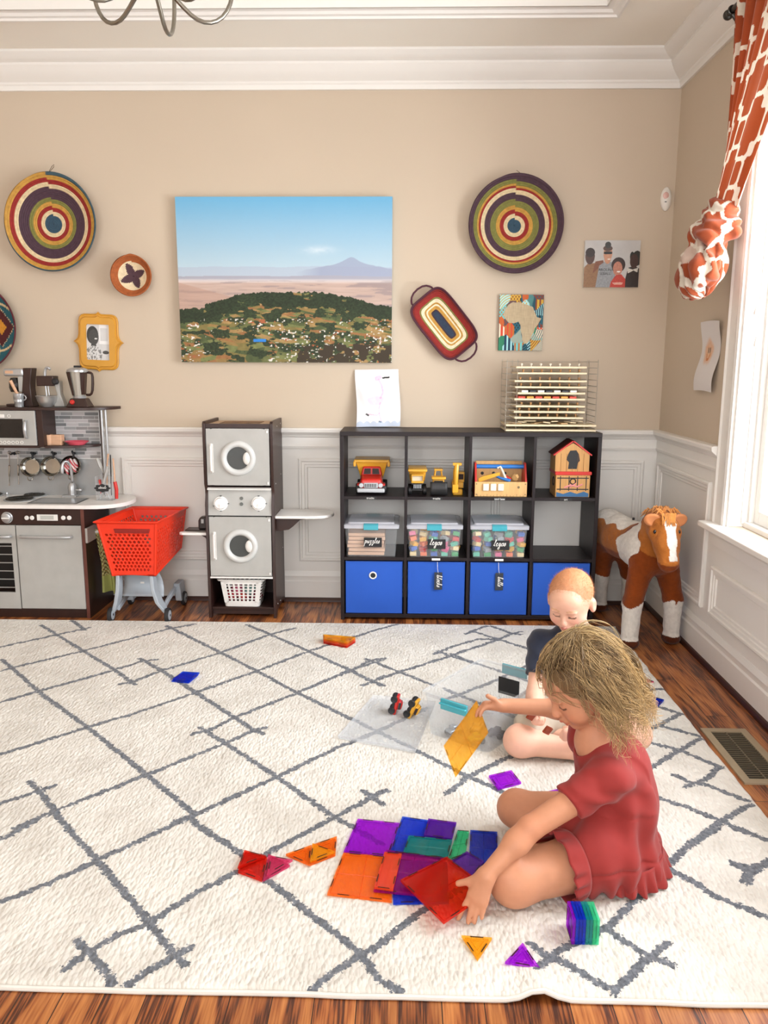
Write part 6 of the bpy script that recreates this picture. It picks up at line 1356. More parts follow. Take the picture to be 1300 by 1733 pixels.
    MB().lathe([(.026, .05), (.045, .168), (.047, .17)], (x-.005, c.y, zt_), n=30).build('jug', mat('smoky_jug', '#b3b1a8', .15, .35), t)
    MB().hexa([(x-.034, c.y-.012, zt_+.055), (x-.022, c.y-.03, zt_+.055), (x-.018, c.y-.03, zt_+.055), (x-.030, c.y-.0, zt_+.055)], [(x-.054, c.y-.02, zt_+.168), (x-.034, c.y-.046, zt_+.168), (x-.026, c.y-.046, zt_+.168), (x-.048, c.y, zt_+.168)]).build('side_rib', m_brn, t)
    MB().lathe([(.0, .19), (.028, .188), (.044, .182), (.050, .176), (.050, .168), (.0, .168)], (x-.005, c.y, zt_), n=30).build('lid', m_sil, t); MB().box((x-.02, c.y-.01, zt_+.188), (x+.012, c.y+.01, zt_+.198)).build('lid_cap', m_blk, t, bevel=.002)
    hp = [(x+.038, zt_+.165), (x+.062, zt_+.165), (x+.068, zt_+.155), (x+.064, zt_+.07), (x+.05, zt_+.055), (x+.026, zt_+.06)]
    MB().tube([(a, c.y, b_) for a, b_ in hp], .009, 10, flat=.8).build('handle', m_brn, t, subd=1); MB().hexa([(x+.012, c.y-.02, zt_+.06), (x+.03, c.y-.02, zt_+.06), (x+.03, c.y+.0, zt_+.06), (x+.012, c.y, zt_+.06)], [(x+.022, c.y-.04, zt_+.165), (x+.042, c.y-.035, zt_+.165), (x+.042, c.y, zt_+.165), (x+.022, c.y, zt_+.165)]).build('handle_mount', m_brn, t)
    # shelf things
    z = .8245; c = at(91, 751, 3.90)
    t = single('wooden_cup', 'two-lobed wooden holder on the small curved kitchen shelf', 'wooden holder', (c.x, 3.9, z))
    b = MB(); b.lathe([(0, 0), (.02, 0), (.022, .05), (.018, .052), (.017, .01), (0, .008)], (c.x-.02, 3.9, z), n=24); b.box((c.x-.005, 3.885, z), (c.x+.045, 3.925, z+.05)); b.build('holder_body', m_pz, t, bevel=.003)
    o = MB().tube([(c.x-.02, 3.9, z+.02), (c.x-.04, 3.9, z+.078)], [.004, .006], 8).build('pink_brush', mat('pink_plastic', '#dc5a6c', .35), None, loc=(c.x-.02, 3.9, z+.02)); tag(o, 'pink handle sticking out of the wooden holder', 'brush')
    c = at(128, 752, 3.90); t = single('pink_plate', 'pink toy plate tray lying on the small curved kitchen shelf', 'plate', (c.x, 3.91, z))
    MB().lathe([(0, .003), (.03, .002), (.044, .012), (.048, .014), (.044, .011), (.03, 0), (0, 0)], (c.x, 3.915, z), n=32, X=Matrix.Translation((c.x, 0, 0)) @ Matrix.Diagonal((1.25, 1, 1.3, 1)) @ Matrix.Translation((-c.x, 0, -z*(1-1/1.3)))).build('tray', mat('pink_plastic', ''), t)
    # hanging pots and utensils
    m_st = mat('polished_steel', '#a8a49c', .16, 1.)
    for px, py, r, lab in ((51, 791, .048, 'small steel pan hanging on the kitchen rail, left of the other pan'), (86, 790, .048, 'small steel pan hanging on the kitchen rail, beside the red lined one'), (120, 789, .048, 'steel pan holding a red and white cloth, behind the tap')):
        c = at(px, py, 3.955); t = single('toy_pan', lab, 'toy pan', (c.x, 3.985, c.z), group='pans hanging in the kitchen')
        ax = (.08, -1, .10); dp = [(0, 0), (r*.8, .0), (r*.92, .006), (r, .034), (r*1.04, .036), (r*1.0, .038), (r*.9, .012), (r*.75, .006), (0, .005)]
        MB().lathe(dp, (c.x, 3.982, c.z), ax, 36).build('pan_body', m_st, t)
        MB().tube([(c.x-.014, 3.95, c.z-r*.95), (c.x-.013, 3.943, c.z-r-.018), (c.x+.013, 3.943, c.z-r-.018), (c.x+.014, 3.95, c.z-r*.95)], .0032, 8).build('loop_handle', m_st, t, subd=1)
        MB().tube([(c.x+.014, 3.955, c.z+r*.9), (c.x+.018, 3.955, c.z+r+.012), (c.x+.008, 3.96, c.z+r+.028)], .0055, 8).build('hanging_handle', m_blk, t)
        if px == 120:
            cc = T('checked_cloth', 'red and white cloth bunched in the pan behind the tap', 'cloth', (c.x, 3.94, c.z))
            f = SDF((c.x-.05, 3.9, c.z-.06), (c.x+.05, 3.99, c.z+.05), .003); f.ell((c.x, 3.955, c.z+.01), (.034, .014, .028), .01); f.ell((c.x-.02, 3.95, c.z-.01), (.012, .012, .034), .01); f.ell((c.x+.02, 3.95, c.z-.0), (.012, .012, .03), .01)
            V, F = f.mesh(lambda X, Y, Z: .004*np.sin(X*300+Z*120)); col = np.where((np.sin(V[:, 0]*420+V[:, 2]*300) > 0)[:, None], LC('#c23a4a'), LC('#e6dcd8'))
            npmesh('cloth', V, F, m_attr, col=col, parent=cc)
    for px, py0, py1, lab in ((16, 768, 822, 'steel toy ladle hanging at the left of the kitchen rail'), (30, 768, 820, 'steel toy turner hanging beside the first pan')):
        a, b_ = at(px, py0, 3.96), at(px+(2 if px > 20 else 0), py1, 3.955); t = single('toy_utensil', lab, 'toy utensil', (a.x, 3.965, b_.z), group='utensils hanging in the kitchen')
        MB().tube([a, a.lerp(b_, .35), a.lerp(b_, .37), a.lerp(b_, .7), a.lerp(b_, .72), b_], [.0022, .0022, .005, .0045, .0022, .003], 8).build('shaft', m_st, t); MB().torus((a.x, a.y, a.z+.006), (0, 1, 0), .007, .002, 14, 6).build('hanging_ring', m_st, t)
    # utensil caddy
    c = at(180, 838, 3.86); x, y = c.x-.0, 3.86; z = zc = .560
    t = single('utensil_caddy', 'clear caddy with a black scalloped label and toy utensils on the counter end', 'caddy', (x, y, z))
    b = MB(); w = .04; b.box((x-w, y-.03, z), (x-w+.002, y+.03, z+.12)); b.box((x+w-.002, y-.03, z), (x+w, y+.03, z+.12)); b.box((x-w, y-.03, z), (x+w, y-.028, z+.085)); b.box((x-w, y+.028, z), (x+w, y+.03, z+.12)); b.box((x-w, y-.03, z), (x+w, y+.03, z+.002)); b.build('clear_box', m_cl, t)
    pts = []
    for k in range(60): a = 2*math.pi*k/60; s = 1+.10*math.cos(a*8); pts.append((.037*math.cos(a)*s, .019*math.sin(a)*s))
    lb = MB().prism(pts, (x-.006, y-.0305, z+.062), (1, 0, 0), (0, 0, 1), (0, -.0015, 0)).build('label_card', m_blk, t)
    script_text('utensils', .0075, Matrix.Translation((x-.006, y-.0325, z+.060)) @ Matrix.Rotation(R(90), 4, 'X'), m_wtx, lb)
    def ut(lab, pts, r, m_, nm='toy_utensil'): o = MB().tube(pts, r, 10, flat=.5).build(nm, m_, None, loc=pts[0]); tag(o, lab, 'toy utensil', 'utensils in the clear caddy')
    ut('grey toy spatula standing in the clear caddy, leaning left', [(x+.01, y, z+.01), (x-.005, y, z+.13), (x-.022, y, z+.17), (x-.035, y, z+.205)], [.004, .005, .016, .010], m_gry)
    ut('pale wooden utensil handle at the middle of the clear caddy', [(x+.0, y+.01, z+.02), (x+.008, y+.01, z+.16), (x+.018, y+.01, z+.225)], [.004, .006, .008], m_pz)
    ut('dark toy utensil behind the wooden handle in the caddy', [(x+.02, y+.015, z+.02), (x+.026, y+.015, z+.22)], [.005, .005], m_blk)
    ut('pale wooden rolling pin handle with a red end, right of the caddy', [(x+.046, y+.0, z+.07), (x+.046, y+.0, z+.14), (x+.044, y, z+.205)], [.008, .007, .006], m_pz)
    ut('steel toy knife blade in the clear caddy', [(x-.02, y-.01, z+.01), (x-.0, y-.01, z+.10), (x+.02, y-.01, z+.165)], [.006, .013, .016], m_gry)
    ut('red toy handle low in the clear caddy', [(x-.02, y-.005, z+.02), (x-.026, y-.005, z+.1)], [.010, .012], m_tr)
    ut('silver toy fork low in the clear caddy', [(x-.024, y-.02, z+.008), (x-.010, y-.02, z+.045)], [.008, .006], m_sil)
    ut('silver toy spoon low in the right of the clear caddy', [(x+.026, y-.02, z+.008), (x+.010, y-.02, z+.05)], [.006, .009], m_sil)
    o = MB().tube([(x+.050, y, z+.006), (x+.052, y, z+.05), (x+.046, y, z+.09)], [.008, .009, .009], 12).build('red_bottle', m_tr, None, loc=(x+.05, y, z)); tag(o, 'red toy bottle standing just right of the clear caddy', 'toy bottle')
kitchen_things()
# ------------------------------------------------------------------ shopping cart
def cart():
    m_red = mat('orange_red_plastic', '#e63414', .38); m_fr = mat('blue_grey_plastic', '#a3abb3', .4)
    t = T('toy_shopping_cart', 'toy shopping cart with an orange-red perforated basket on grey legs', 'toy cart', (-1.27, 3.8, 0))
    # basket corner points  (front bottom, front top, back bottom, back top)
    FB = [Vector((-1.372, 3.655, .236)), Vector((-1.172, 3.655, .236))]; FT = [Vector((-1.425, 3.640, .487)), Vector((-1.152, 3.640, .487))]
    BB = [Vector((-1.322, 3.960, .300)), Vector((-1.132, 3.960, .300))]; BT = [Vector((-1.372, 3.985, .492)), Vector((-1.108, 3.985, .492))]
    def perf(p00, p10, p01, p11, nu, nv, r, mu=.08, mv0=.07, mv1=.16, nm='front_wall'):
        """wall with round holes: each cell is a ring from a square to a circle"""
        b = MB(); nseg = 12
        nrm = (p10-p00).cross(p01-p00).normalized()
        Wd = ((p10-p00).length+(p11-p01).length)/2; Hd = ((p01-p00).length+(p11-p10).length)/2
        def S(u, v, off): return (p00*(1-u)+p10*u)*(1-v)+(p01*(1-u)+p11*u)*v + nrm*off
        def quad(ua, ub, va, vb):
            q = [(ua, va), (ub, va), (ub, vb), (ua, vb)]; b.loft([[S(u, v, 0) for u, v in q], [S(u, v, .003) for u, v in q]])
        quad(0, 1, 0, mv0); quad(0, 1, 1-mv1, 1); du = (1-2*mu)/nu; dv = (1-mv0-mv1)/nv
        for j in range(nv):
            sh_ = .25*du if j % 2 else -.25*du; v0 = mv0+j*dv
            quad(0, mu+sh_, v0, v0+dv); quad(1-mu+sh_, 1, v0, v0+dv)
            for i in range(nu):
                u0 = mu+sh_+i*du; uc, vc = u0+du/2, v0+dv/2; sq = []; ci = []
                for k in range(nseg):
                    a = 2*math.pi*(k+.5)/nseg; ca, sa = math.cos(a), math.sin(a); m_ = max(abs(ca), abs(sa)); sq.append((uc+du/2*ca/m_, vc+dv/2*sa/m_)); ci.append((uc+r/Wd*ca, vc+r/Hd*sa))
                b.loft([[S(u, v, .003) for u, v in ci], [S(u, v, .003) for u, v in sq], [S(u, v, 0) for u, v in sq], [S(u, v, 0) for u, v in ci]], closed=True, cap=False)
        return b.build(nm, m_red, t, angle=40)
    perf(FB[0], FB[1], FT[0], FT[1], 10, 11, .0068, .085, .07, .19)
    perf(FB[1], BB[1], FT[1], BT[1], 14, 11, .0058, .05, .07, .12, 'side_wall'); perf(BB[0], FB[0], BT[0], FT[0], 14, 11, .0058, .05, .07, .12, 'side_wall')
    perf(BB[1], BB[0], BT[1], BT[0], 9, 9, .0062, .08, .07, .15, 'back_wall')
    b = MB(); b.hexa([FB[0], FB[1], BB[1], BB[0]], [p+Vector((0, 0, .004)) for p in (FB[0], FB[1], BB[1], BB[0])]); b.build('basket_floor', m_red, t)
    b = MB()
    L = [FB[0], FB[1], BB[1], BB[0]]; b.tube(L, .008, 8, closed=True)
    for a, c in ((FB[0], FT[0]), (FB[1], FT[1]), (BB[0], BT[0]), (BB[1], BT[1])): b.tube([a, c], .0065, 8)
    b.build('corner_edge', m_red, t)
    b = MB(); R4 = [FT[0], FT[1], BT[1], BT[0]]; cen = sum(R4, Vector())/4
    def off(p, d, z): q = p-cen; q.z = 0; return p+q.normalized()*d+Vector((0, 0, z))
    b.loft([[off(p, 0, -.004) for p in R4], [off(p, .022, .004) for p in R4], [off(p, .024, .009) for p in R4], [off(p, .018, .012) for p in R4], [off(p, -.002, .004) for p in R4]], closed=True, cap=False); b.build('rim', m_red, t, bevel=.001)
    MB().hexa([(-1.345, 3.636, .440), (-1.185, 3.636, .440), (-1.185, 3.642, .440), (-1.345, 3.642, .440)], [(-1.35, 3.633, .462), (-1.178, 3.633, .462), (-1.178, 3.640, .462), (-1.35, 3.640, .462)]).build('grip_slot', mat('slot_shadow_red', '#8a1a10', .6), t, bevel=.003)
    # legs
    for s in (-1, 1):
        xt = -1.352 if s < 0 else -1.192; xb = -1.385 if s < 0 else -1.135
        ring = []
        for z, xo, w, y, d in ((.232, 0, .016, 3.68, .05), (.16, .1, .017, 3.68, .06), (.10, .42, .018, 3.682, .07), (.065, .82, .018, 3.68, .05), (.045, 1., .012, 3.672, .025)):
            x = xt+(xb-xt)*xo; ring.append([Vector((x-w/2, y-d/2, z)), Vector((x+w/2, y-d/2, z)), Vector((x+w/2, y+d/2, z)), Vector((x-w/2, y+d/2, z))])
        MB().loft(ring).build('front_leg', m_fr, t, bevel=.003)
        rail = MB().loft([[Vector((xb-s*.01, y-.0+dy, z+dz)) for dy, dz in ((0, -.012), (0, .012))]+[Vector((xb-s*.01-s*w, y+dy, z+dz)) for dy, dz in ((0, .012), (0, -.012))] for y, z, w in ((3.69, .06, .012), (3.80, .085, .014), (3.95, .105, .016))]).build('side_rail', m_fr, t, bevel=.002)
        bk = MB().hexa([(xb-.016, 3.90, .035), (xb+.016, 3.90, .035), (xb+.016, 3.985, .035), (xb-.016, 3.985, .035)], [(xb-.016+s*-.01, 3.9, .125), (xb+.016-s*.01, 3.9, .125), (xb+.016-s*.01, 3.99, .125), (xb-.016-s*.01, 3.99, .125)]).build('rear_leg', m_fr, t, bevel=.004)
        for y in (3.664, 3.95):
            b = MB(); b.lathe([(.012, -.006), (.026, -.008), (.034, -.008), (.036, -.004), (.036, .006), (.034, .010), (.026, .010), (.012, .008)], (xb+s*.012, y, .036), (1, 0, 0), 28); w_ = b.build('wheel', m_blk, t)
            MB().lathe([(.024, -.0085), (.024, .011), (.0, .012)], (xb+s*.012, y, .036), (1, 0, 0), 24).build('wheel_hub', m_fr, w_); MB().cyl((xb+s*.012-.012, y, .036), (xb+s*.012+.013, y, .036), .006, n=12).build('axle', m_blk, w_)
    MB().grid(lambda u, v: (-1.350+.168*u+(u-.5)*.04*(1-v), 3.74+.10*math.sin(v*1.5)*(1-v)+.0, .105+.125*v), 10, 12).build('cross_panel', m_fr, t, solid=.005)
    MB().box((-1.35, 3.70, .228), (-1.19, 3.9, .236)).build('basket_support', m_fr, t)
    MB().box((-1.272, 3.739, .170), (-1.254, 3.7425, .178)).build('white_sticker', m_wp, t)
cart()

# ------------------------------------------------------------------ plush pony
def pony():
    t = T('plush_pony', 'large brown and white plush pony standing in the corner by the shelf', 'toy horse', (1.09, 3.6, 0))
    f = SDF((.86, 3.18, -.01), (1.268, 4.03, .72), .0042)
    hd, mz = at(1124, 893, 3.34), at(1131, 950, 3.27)
    # trunk
    f.ell((1.075, 3.56, .42), (.098, .15, .105), .03); f.ell((1.03, 3.74, .425), (.092, .17, .10), .05); f.ell((1.0, 3.87, .43), (.088, .10, .105), .05)
    ch = at(1092, 955, 3.42); f.ell((1.10, 3.47, .41), (.095, .09, .10), .04)
    # neck and head
    f.chain([(1.085, 3.50, .44), (1.105, 3.43, .52), tuple(hd+Vector((-.005, .05, .01)))], [.088, .075, .062], .04)
    f.chain([tuple(hd), tuple(hd.lerp(mz, .5)), tuple(mz)], [.060, .049, .040], .03)
    f.ell(tuple(mz+Vector((0, -.006, -.006))), (.040, .032, .036), .02); f.ell(tuple(hd+Vector((0, -.0, .012))), (.056, .05, .045), .02)
    for s in (-1, 1): f.ell(tuple(hd+Vector((s*.046, -.012, -.022))), (.022, .03, .026), .015)     # cheeks
    # legs
    def leg(top, bot, hoof, rs, k=.03):
        f.chain([top, bot], rs[:2], k); f.chain([bot, hoof], [rs[1], rs[2]], .02)
    hL = fl(1068, 1092, .02); hR = fl(1139, 1084, .02)
    leg((1.045, 3.44, .36), (hL.x+.004, hL.y+.03, .20), (hL.x, hL.y+.03, .05), [.055, .040, .037]); f.ell((hL.x, hL.y+.025, .026), (.042, .048, .027), .012)
    leg((1.165, 3.49, .36), (hR.x-.002, hR.y+.03, .20), (hR.x, hR.y+.03, .05), [.055, .040, .035]); f.ell((hR.x-.002, hR.y+.025, .026), (.040, .048, .027), .012)
    leg((.985, 3.86, .37), (.985, 3.90, .20), (.995, 3.93, .05), [.062, .040, .034]); f.ell((.995, 3.925, .026), (.038, .046, .027), .012)
    leg((1.08, 3.86, .37), (1.12, 3.87, .20), (1.13, 3.90, .05), [.062, .040, .034]); f.ell((1.13, 3.895, .026), (.038, .046, .027), .012)
    # muzzle notch
    f.cap(tuple(mz+Vector((-.02, -.040, -.022))), .004, tuple(mz+Vector((.022, -.040, -.020))), .004, .006, 'd')
    for s in (-1, 1): f.ell(tuple(mz+Vector((s*.018, -.036, .010))), (.007, .006, .009), .006, 'd')
    V, F = f.mesh(lambda X, Y, Z: .007*(fbm(X*50, Y*50, Z*50, 3)-.5))
    x, y, z = V.T; BRN, LT, DK, WH = LC('#7c3a14'), LC('#a9642a'), LC('#4c2412'), LC('#d6d0c8')
    n = fbm(x*14, y*14, z*14, 3); n2 = vnoise(x*120, y*120, z*120)
    col = BRN*(.72+.55*n[:, None])
    hd_ = (np.hypot(x-hd.x, z-(hd.z-.03)) < .11) & (y < 3.42); col[hd_] = (LT*(.7+.45*n[:, None]))[hd_]
    back = (y > 3.56) & (z > .38) & ~hd_; col[back] = (LT*.85*(.75+.4*n[:, None]))[back]
    ln = (z < .205+.035*np.abs(np.sin(np.arctan2(y-3.44, (x-1.09))*9))); col[(z < .04)] = DK
    m = (z >= .04) & (z < .185+.03*np.abs(((np.arctan2((y % .46)-.2, (x % .16)-.08)*2/np.pi) % 1)*2-1)); col[m] = WH
    sx, sz = (y-3.50)/.085, (z-.43)/.10                      # white patch on the pony's right shoulder
    m = (x < 1.085) & (np.hypot(sx+.35*sz, sz*.85) < 1+.15*np.sin(z*60)) & (z > .30) & (y > 3.41) & (y < 3.62); col[m] = WH
    m = (z > .492+.008*np.sin(y*50)) & (y > 3.58) & (y < 3.90); col[m] = WH
    d = mz-hd; tt = ((x-hd.x)*d.x+(z-hd.z)*d.z)/(d.x**2+d.z**2); cx = hd.x+.010+d.x*tt; m = (y < 3.345) & (tt > -.42) & (tt < .93) & (np.abs(x-cx) < .0235-.010*np.clip(tt, 0, 1)+.003*np.sin(z*90)); col[m] = WH*1.08
    col = col*(.9+.2*n2[:, None])
    body = npmesh('plush_body', V, F, mat('plush_fur', rough=.95, attr=True, bump=(240, .8, .003), sheen=.12, spec=.1), col=col, parent=t)
    mf = mat('ear_plush', '#c07a4a', .95, bump=(300, .6, .002), sheen=.1); mb = mat('brown_plush', '#8f4a1f', .95, bump=(300, .6, .002), sheen=.4)
    for s in (-1, 1):
        c = hd+Vector((s*.052+.001, -.016, .034)); g = SDF(tuple(c-Vector((.05,)*3)), tuple(c+Vector((.05,)*3)), .0025); rm = rotm((s*.25, -1, -.2), (s*1.0, 0, .12))
        g.ell(tuple(c), (.030, .013, .040), .004, rot=rm); g.ell(tuple(c+Vector((0, -.012, 0))), (.021, .006, .030), .004, 'd', rot=rm); V, F = g.mesh(); npmesh('ear', V, F, mf, parent=body if 0 else t)
        e = hd+Vector((s*.050, -.040, -.010)); MB().ell(e, (.0065, .006, .009), 14).build('eye', mat('black_glass_eye', '#0a0908', .08), t)
    # mane tufts
    random.seed(5); b = MB()
    for k in range(170):
        u = random.random(); base = hd+Vector((random.uniform(-.022, .03), .0+u*.16, .060-.04*u*u+random.uniform(-.004, .006)))
        l = random.uniform(.03, .065); dx = random.uniform(-.9, 1.0); q = base+Vector((dx*l*.6, random.uniform(-.35, .25)*l, l*.35)); r = base+Vector((dx*l*1.1, random.uniform(-.5, .3)*l, -l*.05))
        b.tube([base-Vector((0, 0, .02)), base, q, r], [.006, .006, .005, .001], 5)
    for k in range(40):
        base = hd+Vector((random.uniform(-.012, .02), -.01, .055)); l = random.uniform(.03, .05); b.tube([base, base+Vector((random.uniform(-.02, .02), -.03, .012)), base+Vector((random.uniform(-.02, .03), -.05, -l*.8))], [.005, .004, .001], 5)
    b.build('mane', mat('mane_plush', '#c07c35', .9, bump=(300, .4, .001), sheen=.4, var=(40, .3)), t)
    b = MB()
    for k in range(60): dx = random.uniform(-.02, .02); b.tube([(.99+dx*.4, 3.95, .46), (.975+dx, 3.985, .40), (.965+dx*1.4, 4.0, .25), (.965+dx*1.6, 3.99, random.uniform(.08, .16))], [.006, .008, .006, .001], 5)
    b.build('tail', mb, t)
    MB().cyl((1.06, 3.66, .520), (1.06, 3.66, .531), .006, n=12).build('saddle_button', m_blk, t)
pony()

# ------------------------------------------------------------------ magnetic tiles on the rug
RZ = .0155
TC = {'purple': ('#b324e6', .26), 'violet': ('#6a1fb8', .34), 'orange': ('#ff7e20', .32), 'blue': ('#1a46e2', .30), 'deep blue': ('#1438cc', .34), 'teal': ('#129a98', .40), 'mint': ('#40d59a', .36), 'red': ('#e62a1a', .28), 'magenta': ('#c424a0', .20), 'coral': ('#ff5a30', .38), 'yellow': ('#ffb828', .30), 'pink': ('#e04478', .32)}
for k, (c, f_) in TC.items(): clear('tile_'+k, c, f_, .08, c, .8)
m_mag = mat('magnet_bar', '#3a2218', .4, .5)
def tile(poly, z, colour, label, group='magnetic tiles on the rug', dz=None, X=None, grid=1, th=.0055, fw=.005, mag=True):
    """flat magnetic tile: thin see-through face, raised frame, magnet bars; dz = extra height of each corner"""
    n = len(poly); c = Vector((sum(p[0] for p in poly)/n, sum(p[1] for p in poly)/n, 0)); m = MC['tile_'+colour]
    dz = dz or [0]*n; V = [Vector((p[0], p[1], z+d)) for p, d in zip(poly, dz)]; cc = sum(V, Vector())/n
    if sum(poly[i][0]*poly[(i+1) % n][1]-poly[(i+1) % n][0]*poly[i][1] for i in range(n)) < 0: V = V[::-1]
    loc = (X @ cc) if X else cc
    t = T('magnetic_tile', label, 'magnetic tile', loc, group=group)
    nrm = (V[1]-V[0]).cross(V[2]-V[0]).normalized()
    def inset(d):
        out = []
        for i in range(n):
            a, b, e = V[i-1], V[i], V[(i+1) % n]; u = (a-b).normalized(); w = (e-b).normalized(); s = math.sqrt(max(1e-6, (1-u.dot(w))/2)); out.append(b+(u+w).normalized()*(d/s))
        return out
    I1 = inset(fw); O0 = inset(.0004)
    MB().loft([[p+nrm*th*.35 for p in I1], [p+nrm*th*.65 for p in I1]]).build('tile_face', m, t, X=X)
    fr = MB().loft([[p for p in O0], [p+nrm*th for p in O0], [p+nrm*th for p in I1], list(I1)], closed=True, cap=False).build('tile_frame', m, t, X=X)
    b = MB(); bars = 0
    for i in range(n):
        a, e = V[i], V[(i+1) % n]; L = (e-a).length; d = (e-a)/L; ins = nrm.cross(d)
        k = 2 if L > .11 else 1
        for j in range(k):
            mid = a.lerp(e, (j+.5)/k)+ins*fw*.5
            for s in (0,):
                q = mid; hx = d*.014; hy = ins*.0012
                b.loft([[q-hx-hy+nrm*th*.9, q+hx-hy+nrm*th*.9, q+hx+hy+nrm*th*.9, q-hx+hy+nrm*th*.9], [q-hx-hy+nrm*(th+.0004), q+hx-hy+nrm*(th+.0004), q+hx+hy+nrm*(th+.0004), q-hx+hy+nrm*(th+.0004)]])
    if mag: build_each(b, 'magnet', m_mag, fr, X=X)
    if grid > 1 and n == 4:
        b = MB()
        for a, e in ((V[0].lerp(V[1], .5), V[3].lerp(V[2], .5)), (V[1].lerp(V[2], .5), V[0].lerp(V[3], .5))):
            a += nrm*th*.55; e += nrm*th*.55; b.tube([a, e], .0012, 6)
        b.build('rib', m, t, X=X)
    elif n == 3 or (n == 4 and grid == 1):
        I2 = inset(fw+.010 if n == 4 else fw+.007); I3 = inset(fw+.0112 if n == 4 else fw+.0082)
        MB().loft([[p+nrm*th*.64 for p in I2], [p+nrm*th*.78 for p in I2], [p+nrm*th*.78 for p in I3], [p+nrm*th*.64 for p in I3]], closed=True, cap=False).build('rib', m, t, X=X)
    return t
z0, z1_, z2_ = RZ, RZ+.006, RZ+.012
tile([(-.116, 1.975), (-.002, 1.958), (-.029, 1.812), (-.143, 1.826)], z0, 'purple', 'large bright purple tile at the back left corner of the tile patchwork', grid=0)
tile([(-.142, 1.822), (-.034, 1.808), (-.002, 1.635), (-.168, 1.664)][:0] or [(-.143, 1.822), (-.024, 1.808), (-.018, 1.640), (-.169, 1.662)], z0, 'orange', 'large orange tile at the front left corner of the tile patchwork', grid=2)
tile([(.004, 1.990), (.148, 1.957), (.114, 1.802), (-.026, 1.826)], z0, 'blue', 'large blue tile at the back of the patchwork, under the teal one', grid=2)
tile([(.150, 1.930), (.180, 1.927), (.163, 1.824), (.116, 1.796)], z0, 'mint', 'mint green narrow tile between the teal and dark blue tiles', grid=2)
tile([(.183, 1.931), (.254, 1.925), (.238, 1.78), (.168, 1.785)], z0, 'deep blue', 'dark blue tile at the back right corner of the patchwork', grid=2)
tile([(-.030, 1.800), (.104, 1.790), (.11, 1.640), (-.055, 1.655)][:0] or [(-.020, 1.800), (.116, 1.790), (.112, 1.640), (-.016, 1.634)], z0, 'blue', 'dark blue tile lowest at the front middle of the patchwork', grid=2)
tile([(.074, 1.972), (.149, 1.956), (.133, 1.880), (.060, 1.894)], z1_, 'violet', 'small violet tile lying on the back edge of the blue tile', grid=0)
tile([(.021, 1.892), (.133, 1.876), (.116, 1.797), (.006, 1.815)], z1_, 'teal', 'teal oblong tile lying on the large blue tile', grid=2)
tile([(-.036, 1.828), (.112, 1.798), (.094, 1.650), (-.062, 1.669)], z1_, 'magenta', 'see-through magenta tile at the centre front of the patchwork', grid=2)
tile([(-.040, 1.810), (.004, 1.804), (-.016, 1.664), (-.061, 1.672)], z2_, 'coral', 'narrow coral tile between the orange and magenta tiles', grid=2)
tile([(.166, 1.828), (.206, 1.788), (.172, 1.725), (.117, 1.782)], z1_, 'violet', 'violet tile poking out beside the girl left wrist', grid=0)
tile([(.000, 1.690), (.114, 1.788), (.208, 1.650), (.094, 1.535)], z2_+.004, 'red', 'large red see-through tile under the girl left hand', dz=[.004, .001, .010, .013], grid=2)
tile([(-.390, 1.818), (-.330, 1.796), (-.327, 1.706), (-.392, 1.738)], z0, 'red', 'red square tile beside the pink triangle, left of the patchwork')
tile([(-.391, 1.816), (-.332, 1.794), (-.394, 1.745)], z1_, 'red', 'red triangle tile lying on the red square tile', mag=True)
tile([(-.330, 1.811), (-.269, 1.767), (-.326, 1.706)], z0, 'pink', 'pink triangle tile right of the red square tile')
tile([(-.322, 1.795), (-.264, 1.780), (-.318, 1.716)], z1_, 'pink', 'upper pink triangle tile slightly turned on the other pink one')
tile([(-.287, 1.811), (-.226, 1.852), (-.222, 1.770)], z0, 'orange', 'orange triangle tile, left half of the orange pair')
tile([(-.226, 1.852), (-.165, 1.892), (-.162, 1.813), (-.222, 1.770)], z0, 'orange', 'orange tile, right half of the orange pair, under the yellow triangle')
tile([(-.224, 1.850), (-.163, 1.817), (-.222, 1.776)], z1_, 'yellow', 'yellow triangle tile lying on the orange pair left of the patchwork')
tile([(.132, 1.534), (.198, 1.529), (.161, 1.463)], z0, 'yellow', 'amber triangle tile on the rug in front of the girl hand')
tile([(.261, 1.516), (.286, 1.443), (.216, 1.458)], z0, 'purple', 'purple triangle tile nearest the front edge of the rug')
tile([(.261, 2.218), (.333, 2.252), (.353, 2.180), (.280, 2.142)], z0, 'purple', 'purple square tile between the storage tub and the girl far knee')
tile([(.425, 2.135), (.495, 2.165), (.515, 2.095), (.445, 2.065)], z0, 'purple', 'purple tile mostly hidden behind the girl, only its edge showing')
tile([(-.888, 2.904), (-.868, 2.980), (-.800, 2.972), (-.816, 2.890)], z0, 'blue', 'blue square tile, lower of two on the open rug at the left')
tile([(-.884, 2.908), (-.866, 2.984), (-.796, 2.976), (-.812, 2.894)], z1_, 'blue', 'blue square tile, upper of two on the open rug at the left')
for k, (c_, lb) in enumerate((('red', 'red triangle tile at the bottom of the small stack near the shelf'), ('coral', 'coral triangle tile second from the bottom of the small stack near the shelf'), ('orange', 'orange triangle tile third in the small stack near the shelf'), ('yellow', 'amber triangle tile topmost in the small stack near the shelf'))):
    tile([(-.350, 3.430), (-.205, 3.390), (-.250, 3.300), (-.345, 3.385)][:0] or [(-.352, 3.400), (-.205, 3.372), (-.238, 3.300), (-.345, 3.352)], RZ+.007*k, c_, lb, grid=0)
tile([(.885, 2.75), (.930, 2.815), (.960, 2.79), (.915, 2.725)], z0, 'deep blue', 'dark blue tile half hidden behind the girl hair at the right of the rug', grid=0)
